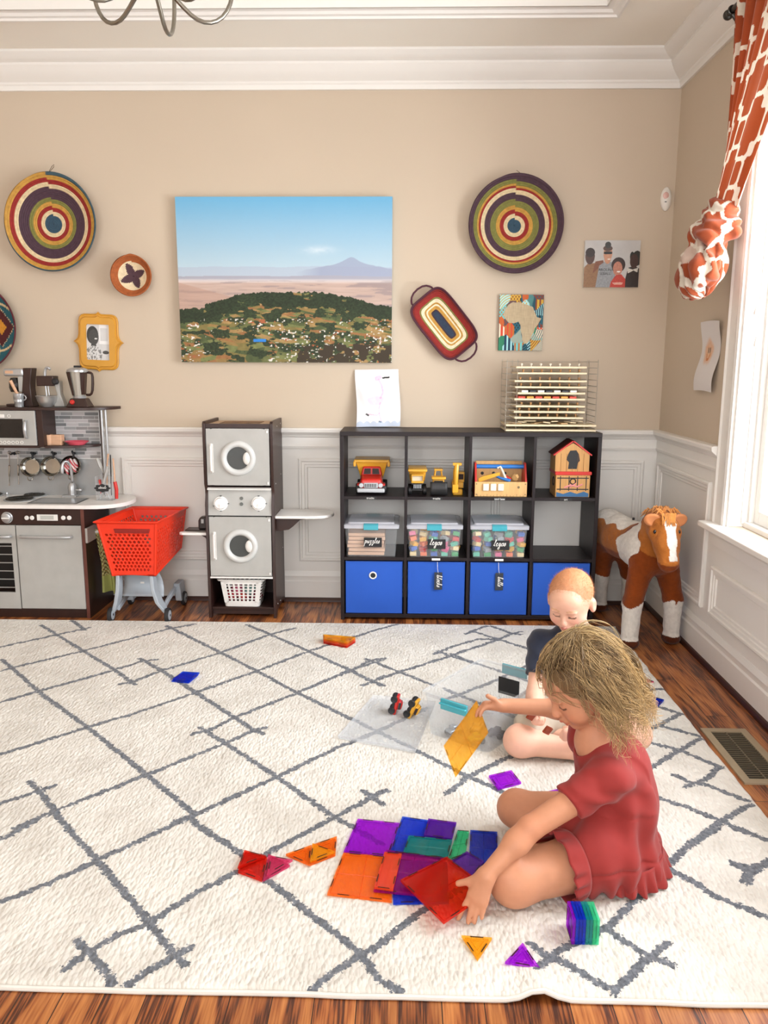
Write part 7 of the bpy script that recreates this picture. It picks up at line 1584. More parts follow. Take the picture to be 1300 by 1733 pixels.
tile([(.930, 2.96), (.955, 2.99), (.975, 2.96)], z0, 'pink', 'pink tile at the right rug edge behind the girl hair')
# tiles standing on edge beside the girl
for k, (c_, nm) in enumerate((('purple', 'purple tile, leftmost'), ('blue', 'blue tile, second from the left'), ('deep blue', 'dark blue tile, third from the left'), ('blue', 'blue tile, fourth from the left'), ('teal', 'teal tile, left of the other teal one'), ('teal', 'teal tile, right of the other teal one'), ('mint', 'mint tile, second from the right'), ('mint', 'mint tile, rightmost'))):
    x = .366+k*.0073; X = Matrix.Translation((x, 1.520, RZ-.001)) @ Matrix.Rotation(R(-90), 4, 'Y') @ Matrix.Rotation(R(0), 4, 'Z')
    tile([(0, 0), (.060, 0), (.060, .060), (0, .060)], 0, c_, nm+' in the row on edge by the hem', group='tiles standing on edge', X=X @ Matrix.Translation((0, 0, -.0055)), th=.0065)

# ------------------------------------------------------------------ open storage tub, its lid and little cars
m_tub = clear('tub_plastic', '#f6f8fa', .13, .12, '#eef1f4')
def tub():
    A = Vector((.068, 2.500, 0)); d1 = Vector((.6, .8, 0)); d2 = Vector((.8, -.6, 0)); L, W, H_ = .372, .262, .148; z = RZ
    X = Matrix(((d2.x, d1.x, 0, A.x), (d2.y, d1.y, 0, A.y), (0, 0, 1, z), (0, 0, 0, 1)))
    t = T('storage_tub', 'open clear plastic tub with turquoise latches on the rug beside the boy', 'storage box', (A.x, A.y, z))
    e = .014
    def rg(i, h, r=.022): return rr2(i, W-i, i, L-i, h, r)
    b = MB(); b.loft([rg(e, 0), rg(0, H_), rg(-.007, H_), rg(-.007, H_-.008), rg(-.004, H_-.008), rg(-.005, H_+.002), rg(.002, H_), rg(e+.002, .002)]); b.build('tub_body', m_tub, t, X=X)
    for y0_, s in ((-.010, -1), (L+.010, 1)): 
        b = MB(); b.box((W/2-.05, y0_-.004, H_-.034), (W/2+.05, y0_+.004, H_+.002)); b.box((W/2-.05, y0_-s*.0, H_-.014), (W/2+.05, y0_+s*.014, H_-.009)); b.build('latch', m_tq, t, X=X, bevel=.002)
    MB().box((W*.30, L-e*.5-.004, H_*.30), (W*.62, L-e*.5-.002, H_*.72)).build('label_card', m_blk, t, X=X)
    # lid
    P_ = [fl(571, 1251, z), fl(632, 1181, z), fl(738, 1192, z), fl(704, 1276, z)]
    c = sum(P_, Vector())/4; t2 = T('tub_lid', 'frosted clear tub lid lying upturned on the rug, toy cars on it', 'lid', c)
    def q(i, h): return [Vector((p.x+(c.x-p.x)*i, p.y+(c.y-p.y)*i, z+h)) for p in P_]
    b = MB(); b.loft([q(.02, 0), q(0, .012), q(.015, .014), q(.03, .004), q(.13, .003), q(.15, .006), q(.17, .003)]); b.build('lid_panel', clear('soft_frosted', '#f4f6f9', .24, .2, '#e9edf2'), t2, bevel=.002)
    return X
XT = tub()
def car(c, X, col, lab, s=1., truck=False):
    t = T('toy_car', lab, 'toy car', c, group='little toy cars')
    M_ = Matrix.Translation(c) @ X @ Matrix.Scale(s, 4)
    b = MB(); b.box((-.026, -.013, .006), (.026, .013, .014)); b.build('chassis', m_tk, t, X=M_, bevel=.0015)
    b = MB(); b.box((-.027, -.014, .013), (.027, .014, .021)); b.hexa([(-.012, -.013, .021), (.014, -.013, .021), (.014, .013, .021), (-.012, .013, .021)], [(-.008, -.010, .033), (.008, -.010, .033), (.008, .010, .033), (-.008, .010, .033)]); b.build('car_body', col, t, X=M_, bevel=.003)
    b = MB(); b.box((-.0085, -.0125, .023), (.010, .0125, .030)); b.build('car_windows', m_gl, t, X=M_)
    for x in (-.016, .016):
        for y in (-.015, .015):
            MB().lathe([(.004, -.004), (.0085, -.004), (.0095, -.002), (.0095, .002), (.0085, .004), (.004, .003), (0, .003)], (x, y, .0088), (0, 1 if y > 0 else -1, 0), 18).build('wheel', m_tk, t, X=M_)
Rx = Matrix.Rotation
def axes(xd, zd):
    x = Vector(xd).normalized(); z = Vector(zd); z = (z-x*z.dot(x)).normalized(); y = z.cross(x); return Matrix((x, y, z)).transposed().to_4x4()
car(fl(661, 1204, RZ+.004)+Vector((0, 0, .034)), axes((.22, .05, 1), (1, -.15, .0)), m_tr, 'red toy truck tipped on its end, wheels outward, on the lid', 1.3)
car(fl(691, 1210, RZ+.004)+Vector((0, 0, .037)), axes((.42, -.1, 1), (.9, -.35, -.2)), m_ty, 'yellow toy truck tipped up beside the red one on the lid', 1.35)
for (u, v, a, cc, lb) in ((.18, .05, 20, mat('car_green', '#7c9a4c', .4), 'pale green toy car in the near corner of the open tub'), (.14, .12, 70, m_gry, 'grey toy car in the open tub near the green one'), (.21, .13, -30, m_blk, 'dark toy car in the open tub, against the boy side'), (.09, .055, 40, mat('car_silver', '#9aa3ac', .3, .6), 'silver toy car near the front wall of the open tub')):
    c = XT @ Vector((u, v, .003)); car(c, Rx(R(a), 4, 'Z') @ Rx(R(0 if a != 70 else 90), 4, 'X') if a != 70 else Rx(R(a), 4, 'Z'), cc, lb, 1.0)

# ------------------------------------------------------------------ people
def skin_mat(name): return mat(name, rough=.52, attr=True, var=(60, .03), sss=.0, spec=.35)
def hand(f, wrist, d, n, s, sc=1., curl=((20, 30, 20),)*4, thumb=((.7, .5, .3), (.5, .8, .2)), fr=.0056, palm=.050, spread=.0105, lens=(.031, .035, .032, .025)):
    """palm + five fingers; d along the fingers, n out of the palm, s towards the thumb"""
    d, n, s = (Vector(q).normalized() for q in (d, n, s)); w = Vector(wrist)
    k = .006*sc
    for off in (-1.2, -.4, .4, 1.2):
        a = w+s*off*.006*sc+d*.006*sc; b = w+d*palm*sc+s*off*spread*1.15*sc
        f.cap(a, .011*sc, b, .0088*sc, .012*sc)
    tips = []
    for i in range(4):
        off = 1.5-i; base = w+d*(palm-.004*(i in (0, 3))-.004*(i == 3))*sc+s*off*spread*sc; a = 0; p = base; dirn = (d+s*off*.10).normalized(); r = fr*(1., 1.03, .98, .88)[i]*sc*1.08
        L = lens[i]*sc
        for j, (ln, cu) in enumerate(zip((.46, .32, .26), curl[i])):
            a += R(cu); dd = dirn*math.cos(a)+n*math.sin(a); q = p+dd*L*1.15*ln; f.cap(p, r*(1-.05*j), q, r*(1-.05*(j+1))*(.94 if j == 2 else 1), k if j == 0 else .002); p = q
        tips.append((p, dd))
    p = w+d*.014*sc+s*.013*sc
    for j, t_ in enumerate(thumb):
        dd = (d*t_[0]+s*t_[1]+n*t_[2]).normalized(); q = p+dd*(.026, .022, .017)[j]*sc; f.cap(p, (.0098, .0072, .0066)[j]*sc, q, (.0074, .0068, .0058)[j]*sc, .008*sc if j == 0 else .003); p = q
    tips.append((p, dd))
    return tips
def head_local(o, rm, p): return tuple(np.array(o)+rm @ np.array(p))
def head(f, o, rm, s=1., baby=False):
    H_ = lambda x, y, z: head_local(o, rm, (x*s, y*s, z*s))
    E_ = lambda p, r, k, op='u': f.ell(H_(*p), tuple(q*s for q in r), k*s, op, rot=rm)
    E_((0, -.012, .020), (.071, .086, .073), .01)
    E_((0, .030, -.020), (.057, .052, .062), .03)
    E_((0, .046, -.066), (.028, .028, .022), .03)
    E_((0, .052, .030), (.046, .030, .034), .02)                       # forehead
    for q in (-1, 1):
        E_((q*.033, .047, -.042), (.026, .028, .025), .02)
        E_((q*.027, .0845, -.008), (.0155, .011, .011), .010, 'd')
        E_((q*.027, .0665, -.009), (.0128, .0135, .0115), .002)         # lowered lids over the eyes
        E_((q*.029, .078, .008), (.016, .006, .005), .010)              # brow
        E_((q*.073, -.004, -.018), (.011, .019, .028), .006)
        E_((q*.084, .002, -.016), (.006, .012, .018), .004, 'd')
        E_((q*.0072, .090, -.0355), (.0058, .0068, .0052), .004)        # nostril wings
    f.cap(H_(0, .080, -.004), .0055*s, H_(0, .0945, -.032), .0078*s, .009*s)
    E_((0, .079, -.052), (.014, .008, .010), .010)
    f.cap(H_(-.013, .0825, -.0565), .0042*s, H_(0, .0885, -.0545), .0052*s, .004*s); f.cap(H_(0, .0885, -.0545), .0052*s, H_(.013, .0825, -.0565), .0042*s, .004*s)
    f.cap(H_(-.010, .0825, -.0655), .0045*s, H_(.010, .0825, -.0655), .0045*s, .005*s)
    f.cap(H_(-.016, .0875, -.0605), .0016*s, H_(.016, .0875, -.0605), .0016*s, .003*s, 'd')
    E_((0, .060, -.084), (.016, .014, .011), .016)
def face_paint(V, col, o, rm, s, lip, blush, lash, brow, browh=.014):
    L = (V-np.array(o)) @ rm/s; x, y, z = L.T; fr = y > .05
    def mixin(m, c, a): m = np.clip(m, 0, 1)[:, None]*a; col[:] = col*(1-m)+c*m
    m = fr & (np.abs(z+.0605) < .0105-(.0105*(np.abs(x)/.019)**2)) & (np.abs(x) < .018) & (y > .078); mixin(m.astype(float), lip, .75)
    for q in (-1, 1):
        mixin(np.exp(-(((x-q*.038)/.018)**2+((z+.040)/.016)**2))*fr, blush, .45)
        e = (x-q*.027)/.0135; lid = -.0135-.0035*(1-e**2); mixin((fr & (np.abs(e) < 1.0) & (np.abs(z-lid) < .0026) & (y > .066)).astype(float), lash, .9)
        e2 = (x-q*.029)/.018; mixin((fr & (np.abs(e2) < 1) & (np.abs(z-browh+.004*e2**2) < .0028*(1-.5*e2*q))).astype(float), brow, .55)
        mixin(np.exp(-(((x-q*.072)/.012)**2+((y)/.016)**2+((z+.018)/.022)**2)), blush, .35)
    mixin(np.exp(-((x/.012)**2+((z+.034)/.010)**2))*(y > .088), blush, .35)
def girl():
    t = T('person', 'child in a brick red short-sleeved dress holding a yellow tile, sitting cross-legged', 'person', (.48, 1.80, RZ))
    # joints
    HC_ = at(984, 1153, 1.80); rm = rotm((-.80, -.20, -.50), (-.3, 0, 1)); s = 1.0; o = tuple(HC_)
    neck = Vector((.462, 1.81, .335)); shL = Vector((.480, 1.722, .292)); shR = Vector((.470, 1.905, .295)); up = Vector((.512, 1.815, .265)); mid = Vector((.522, 1.815, .18)); pel = Vector((.520, 1.815, .095))
    elL = at(897, 1402, 1.655); wrL = at(824, 1480, 1.605); elR = at(985, 1201, 1.985); wrR = at(853, 1194, 1.975)
    f = SDF((.02, 1.53, .012), (.68, 2.08, .66), .0034)
    head(f, o, rm, s)
    f.cap(head_local(o, rm, (0, -.025, -.045)), .036, neck, .038, .02); f.cap(neck, .040, up, .07, .03)
    f.cap(up, .075, mid, .075, .04); f.cap(mid, .08, pel, .088, .04); f.cap(up+Vector((0, -.02, .01)), .055, shL, .036, .03); f.cap(up+Vector((0, .02, .01)), .055, shR, .036, .03)
    f.cap(shL, .036, elL, .0275, .02); f.cap(elL, .0275, wrL, .0185, .01); f.ell(tuple(elL.lerp(wrL, .3)), (.028, .028, .026), .02)
    f.cap(shR, .034, elR, .027, .02); f.cap(elR, .027, wrR, .0185, .01); f.ell(tuple(elR.lerp(wrR, .3)), (.028, .026, .027), .02)
    # legs, crossed
    hpL, knL, anL = Vector((.475, 1.735, .085)), Vector((.262, 1.650, .072)), Vector((.43, 1.86, .045))
    hpR, knR, anR = Vector((.470, 1.890, .090)), fl(874, 1368, .078), Vector((.40, 1.80, .040))
    f.cap(hpL, .070, knL, .050, .03); f.ell(tuple(knL+Vector((-.004, 0, .0))), (.054, .050, .052), .03); f.cap(knL, .046, anL, .030, .02); f.cap(anL, .026, anL+Vector((.05, .07, -.005)), .02, .015)
    f.cap(hpR, .062, knR, .043, .02); f.ell(tuple(knR), (.046, .045, .045), .02); f.cap(knR, .042, anR, .029, .02); f.cap(anR, .025, anR+Vector((.06, -.07, -.005)), .02, .015)
    # hands
    tip = at(785, 1566, 1.566); dL = (at(806, 1527, 1.590)-wrL)
    hand(f, wrL, dL, (-.25, -.35, -1), (-.75, .55, .25), 1.10, curl=((6, 8, 6), (38, 42, 25), (38, 48, 30), (40, 46, 30)), thumb=((.35, .75, .45), (.5, .7, .1)), lens=(.050, .038, .035, .029))
    hand(f, wrR, (-1, -.05, .02), (.0, -.35, -.9), (.05, -.95, .25), .95, curl=((28, 28, 20), (24, 30, 22), (26, 34, 24), (30, 38, 26)), thumb=((.75, .5, -.9), (.95, .2, -.5)))
    V, F = f.mesh(lambda X, Y, Z: .0006*(fbm(X*60, Y*60, Z*60, 2)-.5))
    SK = LC('#c48a6a'); n = fbm(V[:, 0]*18, V[:, 1]*18, V[:, 2]*18, 2)[:, None]; col = SK*(.93+.14*n)
    for p in (knL, knR, elL, elR): col = col*(1-.14*np.exp(-((V-np.array(p))**2).sum(1)/.0012)[:, None]*np.array([0, .8, 1.]))
    face_paint(V, col, o, rm, s, LC('#b8604e'), LC('#cf8060'), LC('#3a241a'), LC('#8a6a48'))
    sh = np.ones(len(V), bool)
    body = npmesh('body', V, F, skin_mat('child_skin_warm'), col=col, parent=t)
    # dress
    g = SDF((.30, 1.60, .012), (.70, 2.06, .40), .0034)
    g.cap(up+Vector((.004, 0, .0)), .087, mid+Vector((.0, 0, 0)), .094, .03); g.cap(mid, .096, pel+Vector((.0, 0, .01)), .104, .04); g.ell((.520, 1.815, .055), (.122, .132, .075), .03)
    g.cap(up+Vector((0, -.01, .012)), .066, shL, .045, .03); g.cap(up+Vector((0, .02, .012)), .066, shR, .045, .03); g.cap(neck+Vector((.006, 0, -.02)), .05, up, .075, .03)
    g.ell((.462, 1.735, .088), (.098, .092, .086), .03); g.ell((.47, 1.89, .09), (.085, .085, .07), .03)
    g2 = SDF((.30, 1.60, .012), (.70, 2.06, .40), .0034); hemL = shL.lerp(elL, .52); g2.cap(shL, .047, shL.lerp(elL, .75), .041, 0); g2.half(tuple(hemL), tuple(elL-shL+Vector((0, 0, -.02))), .004)
    hh = np.maximum(.02-np.abs(g.d-g2.d), 0)/.02; g.d = (np.minimum(g.d, g2.d)-hh*hh*.005).astype(np.float32)
    g2 = SDF((.30, 1.60, .012), (.70, 2.06, .40), .0034); g2.cap(shR, .046, shR.lerp(elR, .75), .040, 0); g2.half(tuple(shR.lerp(elR, .5)), tuple(elR-shR), .004)
    hh = np.maximum(.02-np.abs(g.d-g2.d), 0)/.02; g.d = (np.minimum(g.d, g2.d)-hh*hh*.005).astype(np.float32)
    # scoop neckline, front opening over the lap
    g.ell(tuple(neck+Vector((-.018, 0, .012))), (.044, .046, .050), .006, 'd')
    g.ell((.300, 1.80, .03), (.095, .20, .12), .02, 'd')
    def disp(X, Y, Z):
        a = np.arctan2(Y-1.815, X-.50); lo = np.clip((.085-Z)/.06, 0, 1); md = np.clip((.26-Z)/.12, 0, 1)
        r = .0085*np.sin(a*21+3*fbm(X*9, Y*9, Z*4, 2))*lo - .004*lo - .0045*md*np.sin(a*9+2*fbm(X*8, Y*8, Z*3, 2, 3)) + .010*(fbm(X*15, Y*15, Z*9, 2, 5)-.5) + .0035*np.sin(a*13+4*fbm(X*7, Y*7, Z*5, 2, 11))*np.clip((.3-Z)/.2, 0, 1)
        seam = .0045*np.exp(-((Z-.083-.008*np.sin(a*3))/.004)**2); sl = ((Y < 1.75) & (Z > .19)); r = r + .0035*np.where(sl, np.sin(X*60+Z*90+9*fbm(X*14, Y*14, Z*14, 2))*fbm(X*20, Y*20, Z*20, 2, 8)*1.6, 0)
        return r+seam
    V, F = g.mesh(disp); nn = fbm(V[:, 0]*30, V[:, 1]*30, V[:, 2]*30, 3)[:, None]
    npmesh('dress', V, F, mat('brick_red_jersey', '#8e2521', .85, bump=(900, .25, .0004), sheen=.1, var=(35, .06)), parent=t)
    # ruffled hem strip
    ring = []; NV = 240
    b = MB()
    def hem(u, v):
        a = 2*math.pi*u; rx, ry = .118+.020*v, .130+.016*v
        if math.cos(a) < 0: rx *= .82+.0*v
        x = .520+rx*math.cos(a)+.0065*math.sin(a*24+1.3*math.sin(a*5))*v*math.cos(a); y = 1.812+ry*math.sin(a)+.0085*math.sin(a*24+1.3*math.sin(a*5))*v*math.sin(a)
        z = .072-.050*v+.006*math.sin(a*17)*v+(.03*max(0, -math.cos(a))**2)
        return (x, y, max(z, .019))
    b.grid(hem, NV, 10, wrapu=True); b.build('ruffle', MC['brick_red_jersey'], t, solid=.0025)
    # a bloused leg of the romper over the near thigh
    b = MB()
    def cuff(u, v):
        a = 2*math.pi*u; c = hpL.lerp(knL, .34+.20*v); ax = (knL-hpL).normalized(); U, W_, _ = frame(ax); r = .076+.006*math.sin(a*13+2*math.sin(3*a))*v+.007*v
        p = c+U*math.cos(a)*r+W_*math.sin(a)*r; p.z = max(p.z, .018); return tuple(p)
    b.grid(cuff, 140, 8, wrapu=True); b.build('leg_ruffle', MC['brick_red_jersey'], t, solid=.0025)
    # hair
    hair_cap = SDF(tuple(HC_-Vector((.13,)*3)), tuple(HC_+Vector((.13,)*3)), .004)
    H_ = lambda x, y, z: head_local(o, rm, (x, y, z))
    hair_cap.ell(H_(0, -.014, .023), (.079, .095, .081), .01, rot=rm); hair_cap.ell(H_(0, -.055, -.030), (.062, .050, .060), .03, rot=rm)
    hair_cap.ell(H_(0, .083, -.040), (.068, .062, .080), .008, 'd', rot=rm)
    V, F = hair_cap.mesh(lambda X, Y, Z: .003*(fbm(X*60, Y*60, Z*60, 2)-.5))
    mh = mat('blond_hair', rough=.42, attr=True, spec=.4)
    hc = npmesh('hair', V, F, mh, col=np.tile(LC('#7a6042'), (len(V), 1)), parent=t)
    rng = np.random.RandomState(7); N_ = 4600; STEP = .0098; K = 20
    # strand roots in head coordinates
    th = rng.uniform(0, 2*np.pi, N_); ph = np.arccos(rng.uniform(-.35, 1, N_))
    dirs = np.stack([np.sin(ph)*np.cos(th), np.sin(ph)*np.sin(th), np.cos(ph)], 1)
    rad = np.array([.080, .096, .082]); c0 = np.array([0, -.014, .023])
    keep = ~((dirs[:, 1] > .38) & (dirs[:, 2] < .60)); dirs = dirs[keep]; root = c0+dirs*rad; M_ = len(root)
    pony = np.array([.006, -.048, .094]); W2 = lambda p: np.array(o)+p @ rm.T
    isfront = (root[:, 1] > -.02) & (root[:, 2] > .045) & (rng.rand(M_) < .75)
    pts = [root.copy()]; p = root.copy(); toP = pony-p; toP /= np.linalg.norm(toP, axis=1)[:, None]
    side = np.stack([np.sign(p[:, 0]+1e-6)*.7, -.55*np.ones(M_), -.35*np.ones(M_)], 1); fringe = (root[:, 1] > .055)
    v = np.where(isfront[:, None], toP, side); v /= np.linalg.norm(v, axis=1)[:, None]
    gl = rm.T @ np.array([.10, .0, -1.]); ck = (np.floor(root[:, 0]*55)*7.3+np.floor(root[:, 1]*55)*3.1+np.floor(root[:, 2]*55)*5.7); curl_ph = (ck*2.399) % 6.28+rng.uniform(-.45, .45, M_); ca = .45+.95*((ck*.377) % 1); lift = rng.uniform(1.0, 1.13, M_)+.08*((ck*.731) % 1); kk = np.full(M_, K)
    length = rng.uniform(.6, 1.12, M_); shoulder = np.array([.52, 1.815, .25])
    arrived = np.zeros(M_, bool)
    for k in range(K):
        nearP = np.linalg.norm(p-pony, axis=1) < .02; arrived |= nearP
        tgt = np.where((isfront & ~arrived)[:, None], (pony-p)/np.maximum(np.linalg.norm(pony-p, axis=1), 1e-4)[:, None], gl+np.array([0, -.45, 0])*(1-k/K))
        wv = np.stack([np.cos(curl_ph+k*.75), np.sin(curl_ph+k*.75), .6*np.cos(curl_ph*1.7+k*.7)], 1)*(ca*(.35+1.7*(k/K)**1.3))[:, None]
        v = v*.62+tgt*.38+wv*.30; v /= np.linalg.norm(v, axis=1)[:, None]; p = p+v*STEP*length[:, None]
        q = (p-c0)/(rad*lift[:, None]*1.02); rr_ = np.linalg.norm(q, axis=1); ins = rr_ < 1; p[ins] = (c0+(q/rr_[:, None])*(rad*lift[:, None]*1.02))[ins]
        fc = (p[:, 1] > .045) & (p[:, 2] < .035); p[fc, 1] -= .012
        wq = W2(p)-shoulder; e = np.linalg.norm(wq/np.array([.10, .14, .10]), axis=1); ins = e < 1; wn = shoulder+wq/np.maximum(e, .2)[:, None]; pw = np.where(ins[:, None], wn, W2(p)); p = (pw-np.array(o)) @ rm
        pts.append(p.copy())
    def strands(pts, name, par, base, tipc, r0, ctint=None):
        Pw = np.stack([W2(q) for q in pts], 1); n, k, _ = Pw.shape; tan = np.gradient(Pw, axis=1); tan /= np.linalg.norm(tan, axis=2, keepdims=True)+1e-9
        ref = np.array([.3, .5, .8]); a = np.cross(tan, ref); a /= np.linalg.norm(a, axis=2, keepdims=True)+1e-9; b2 = np.cross(tan, a)
        r = r0*np.linspace(1.1, .3, k)[None, :, None]*rng.uniform(.6, 1.4, (n, 1, 1)); rg = [Pw+(a*math.cos(x)+b2*math.sin(x))*r for x in (0, 2.09, 4.19)]
        Vv = np.stack(rg, 2).reshape(-1, 3); i = np.arange(n)[:, None, None]*k*3+np.arange(k-1)[None, :, None]*3; j = np.arange(3)[None, None, :]; j2 = (j+1) % 3
        Fq = np.stack([i+j, i+j2, i+3+j2, i+3+j], -1).reshape(-1, 4); tint = rng.rand(n, 1, 1)**1.3 if ctint is None else (.35*rng.rand(n)+.75*ctint**2)[:, None, None]; mix_ = np.clip(.75*tint+.35*np.linspace(0, 1, k)[None, :, None], 0, 1)
        c = base*(1-mix_)+tipc*mix_; c = np.repeat(c[:, :, None, :], 3, 2).reshape(-1, 3)
        return npmesh(name, Vv, Fq, mh, col=c, parent=par)
    strands(pts, 'hair_strand', t, LC('#452d1a'), LC('#ecca92'), .0009, (ck*.577) % 1)
    # pony tail tuft
    n = 420; a = rng.uniform(0, 6.28, n); p = pony+np.stack([np.cos(a)*.010, np.sin(a)*.010, np.zeros(n)], 1); v = np.stack([np.cos(a)*.6, -.8+np.sin(a)*.45, .32*np.ones(n)], 1); v /= np.linalg.norm(v, axis=1)[:, None]
    pp = [p.copy()]; M_ = n; cph = rng.uniform(0, 6.28, n)
    for k in range(15):
        v = v*.74+(gl+np.array([0, -.35, .0]))*.30+np.stack([np.cos(cph+k*.7), np.sin(cph+k*.6), np.cos(cph)], 1)*.10; v /= np.linalg.norm(v, axis=1)[:, None]; p = p+v*.0105
        q = (p-c0)/(rad*1.13); rr_ = np.linalg.norm(q, axis=1); ins = rr_ < 1; p[ins] = (c0+(q/rr_[:, None])*(rad*1.13))[ins]; pp.append(p.copy())
    strands(pp, 'ponytail', t, LC('#6a4c2f'), LC('#f0d49c'), .0010)
    # the tile in the raised hand
    q = [at(807, 1186, 1.965), at(827, 1240, 1.955), at(771, 1312, 1.945), at(751, 1263, 1.955)]
    c = sum(q, Vector())/4; nrm = (q[1]-q[0]).cross(q[3]-q[0]).normalized(); u = (q[3]-q[0]).normalized(); e1, e2 = q[3]-q[0], q[1]-q[0]
    X = Matrix(((e2.x/.15, e1.x/.15, nrm.x, q[0].x), (e2.y/.15, e1.y/.15, nrm.y, q[0].y), (e2.z/.15, e1.z/.15, nrm.z, q[0].z), (0, 0, 0, 1)))
    tile([(0, 0), (.15, 0), (.15, .15), (0, .15)], 0, 'yellow', 'large amber see-through tile held up in the child right hand', group='magnetic tiles on the rug', X=X, grid=2, th=.006)
girl()
def boy():
    t = T('person', 'small child with cropped ginger hair in a navy shirt, sitting behind the open tub', 'person', (.56, 2.56, RZ))
    HC_ = at(966, 1013, 2.56); rm = rotm((-.42, -.78, -.42), (0, 0, 1)); s = .98; o = tuple(HC_)
    neck = Vector((.578, 2.60, .352)); up = Vector((.585, 2.61, .285)); mid = Vector((.59, 2.61, .18)); pel = Vector((.59, 2.61, .09)); shR = Vector((.470, 2.60, .300)); shL = Vector((.69, 2.58, .295))
    elR = at(906, 1172, 2.50); wrR = Vector((.418, 2.372, .158)); elL = Vector((.67, 2.38, .165)); wrL = Vector((.535, 2.255, .140))
    f = SDF((.30, 2.20, .012), (.80, 2.76, .62), .0036)
    head(f, o, rm, s); f.cap(head_local(o, rm, (0, -.025, -.04)), .036, neck, .038, .02); f.cap(neck, .04, up, .065, .03)
    f.cap(up, .075, mid, .078, .04); f.cap(mid, .08, pel, .09, .04); f.cap(up, .05, shR, .035, .03); f.cap(up, .05, shL, .035, .03)
    for a, b_, c in ((shR, elR, wrR), (shL, elL, wrL)): f.cap(a, .034, b_, .027, .02); f.cap(b_, .028, c, .0185, .012); f.ell(tuple(b_.lerp(c, .3)), (.028,)*3, .02)
    hpR, knR, anR = Vector((.52, 2.55, .085)), Vector((.372, 2.352, .066)), Vector((.55, 2.33, .048)); hpL, knL, anL = Vector((.66, 2.55, .085)), Vector((.735, 2.37, .085)), Vector((.52, 2.42, .045))
    f.cap(hpR, .060, knR, .045, .02); f.ell(tuple(knR), (.050, .049, .048), .02); f.cap(knR, .043, anR, .030, .02); f.cap(anR, .027, anR+Vector((.06, .01, -.01)), .021, .015)
    f.cap(hpL, .062, knL, .048, .03); f.cap(knL, .044, anL, .030, .02); f.cap(anL, .026, anL+Vector((-.05, .02, -.01)), .02, .015)
    hand(f, wrR, (.05, -.88, -.40), (.35, -.25, .9), (-.9, -.1, .2), .92, curl=((40, 50, 35), (42, 52, 35), (44, 52, 35), (46, 52, 35)), thumb=((.7, .4, .6), (.6, -.3, .7)))
    hand(f, wrL, (-.95, .05, -.12), (.15, .85, -.45), (.05, -.15, .95), .92, curl=((50, 55, 35), (48, 58, 36), (46, 58, 36), (44, 55, 36)), thumb=((.7, .5, .4), (.7, -.1, .6)))
    V, F = f.mesh(); SK = LC('#e8b8a0'); n = fbm(V[:, 0]*20, V[:, 1]*20, V[:, 2]*20, 2)[:, None]; col = SK*(.95+.10*n)
    for p in (knR, wrR, wrL): col = col*(1-.12*np.exp(-((V-np.array(p))**2).sum(1)/.002)[:, None]*np.array([0, .8, .8]))
    L = (V-np.array(o)) @ rm; qe = np.sqrt(((L-np.array([0, .105, -.045]))**2/np.array([.085, .078, .105])**2).sum(1)); hm = (np.linalg.norm(L, axis=1) < .12)*np.where(qe < 1, .15*np.exp(-(1-qe)/.05), .15)*(L[:, 2] > -.02); col = col*(1-hm[:, None])+LC('#c08552')*hm[:, None]
    face_paint(V, col, o, rm, s, LC('#c9706a'), LC('#dd8c7c'), LC('#4a3028'), LC('#c9966a'), .016)
    npmesh('body', V, F, skin_mat('child_skin_pale'), col=col, parent=t)
    g = SDF((.38, 2.40, .05), (.80, 2.76, .42), .0036)
    g.cap(up, .083, mid, .088, .03); g.cap(mid, .09, pel, .098, .03); g.cap(up, .06, shR, .043, .03); g.cap(up, .06, shL, .043, .03); g.cap(neck+Vector((0, 0, -.02)), .045, up, .07, .03)
    for a, b_ in ((shR, elR), (shL, elL)):
        g2 = SDF((.38, 2.40, .05), (.80, 2.76, .42), .0036); g2.cap(a, .045, a.lerp(b_, .9), .041, 0); g2.half(tuple(a.lerp(b_, .66)), tuple(b_-a), .004); hh = np.maximum(.02-np.abs(g.d-g2.d), 0)/.02; g.d = (np.minimum(g.d, g2.d)-hh*hh*.005).astype(np.float32)
    g.ell(tuple(neck+Vector((-.008, -.012, .014))), (.046, .046, .034), .006, 'd')
    V, F = g.mesh(lambda X, Y, Z: .006*(fbm(X*16, Y*16, Z*10, 2)-.5)+.002*np.sin(Z*120+X*60)); npmesh('shirt', V, F, mat('navy_jersey', '#20283c', .9, bump=(800, .3, .0005), sheen=.25, var=(50, .12)), parent=t)
    g = SDF((.36, 2.26, .012), (.82, 2.74, .20), .0036); g.cap(pel, .096, pel+Vector((0, -.02, -.02)), .09, .02); g.cap(hpR, .070, hpR.lerp(knR, .80)+Vector((0, .006, .012)), .056, .02); g.cap(hpL, .070, hpL.lerp(knL, .6), .060, .02); g.ell((.58, 2.47, .07), (.08, .07, .05), .03)
    V, F = g.mesh(lambda X, Y, Z: .007*(fbm(X*20, Y*20, Z*20, 2)-.5)+.0015*np.sin(X*160)); npmesh('shorts', V, F, mat('stone_cotton', '#b9ad9c', .9, bump=(700, .3, .0005), var=(30, .08)), parent=t)
    hc = SDF(tuple(HC_-Vector((.13,)*3)), tuple(HC_+Vector((.13,)*3)), .0034); hc.ell(head_local(o, rm, (0, -.012*s, .0205*s)), (.0716*s, .0868*s, .0738*s), .01, rot=rm); hc.ell(head_local(o, rm, (0, .105, -.045)), (.085, .078, .105), .006, 'd', rot=rm)
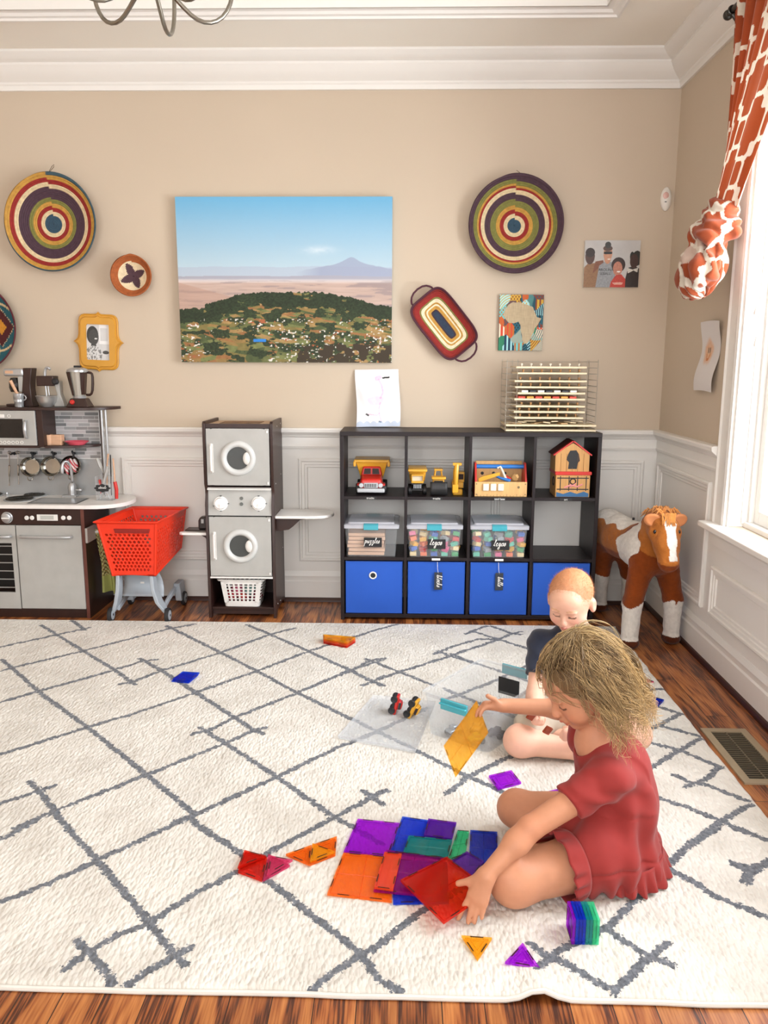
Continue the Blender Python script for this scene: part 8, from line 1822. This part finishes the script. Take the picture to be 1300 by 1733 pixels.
    V, F = hc.mesh(lambda X, Y, Z: .0016*(vnoise(X*260, Y*260, Z*260)-.5)); L = (V-np.array(o)) @ rm; fade = np.clip((L[:, 1]-.0)/.07, 0, 1)[:, None]*.55; qe = np.sqrt(((L-np.array([0, .105, -.045]))**2/np.array([.085, .078, .105])**2).sum(1)); fade = np.clip(np.maximum(.25*fade[:, 0], .85*np.exp(-(qe-1)/.28)), 0, 1)[:, None]; col = LC('#c2855a')*(1-fade)+LC('#e8b8a0')*fade; col = col*(.9+.2*vnoise(V[:, 0]*400, V[:, 1]*400, V[:, 2]*150)[:, None])
    hob = npmesh('hair', V, F, mat('cropped_hair', rough=.7, attr=True, bump=(600, .4, .0006)), col=col, parent=t)
    rg_ = np.random.RandomState(3); sel = rg_.choice(len(V), 9000); sel = sel[(qe[sel] > 1.06)]; A0 = V[sel]; nr = (A0-np.array(o)); nr /= np.linalg.norm(nr, axis=1)[:, None]; bk = rm @ np.array([0, .5, -.55]); dn = nr*.45+bk*.7+rg_.normal(0, .22, nr.shape); dn /= np.linalg.norm(dn, axis=1)[:, None]
    sd = np.cross(dn, nr); sd /= np.linalg.norm(sd, axis=1)[:, None]+1e-9; hl = rg_.uniform(.006, .012, (len(sel), 1)); Vh = np.stack([A0-sd*.0004-nr*.001, A0+sd*.0004-nr*.001, A0+dn*hl], 1).reshape(-1, 3); Fh = np.arange(len(Vh)).reshape(-1, 3)
    npmesh('hair_fuzz', Vh, Fh, MC['cropped_hair'], col=np.repeat(LC('#c88a5c')*(.7+.6*rg_.rand(len(sel), 1)), 3, 0), parent=hob)
    c = at(904, 1214, 2.36); m_o = clear('amber_brown_toy', '#a0442a', .6, .1)
    for c, lb in ((fl(899, 1212, .175), 'small brown toy held in the boy right hand'), (fl(927, 1236, .160), 'small brown toy held in the boy left hand')):
        b = MB(); b.box((-.012, -.004, -.012), (.012, .004, .012)); b.torus((0, 0, 0), (0, 1, 0), .010, .003, 12, 6); o_ = b.build('small_toy', m_o, None, X=Matrix.Translation(c) @ Matrix.Rotation(.6, 4, 'Y') @ Matrix.Rotation(.4, 4, 'Z'), bevel=.001, loc=tuple(c)); tag(o_, lb, 'toy', 'small toys in the boy hands')
boy()
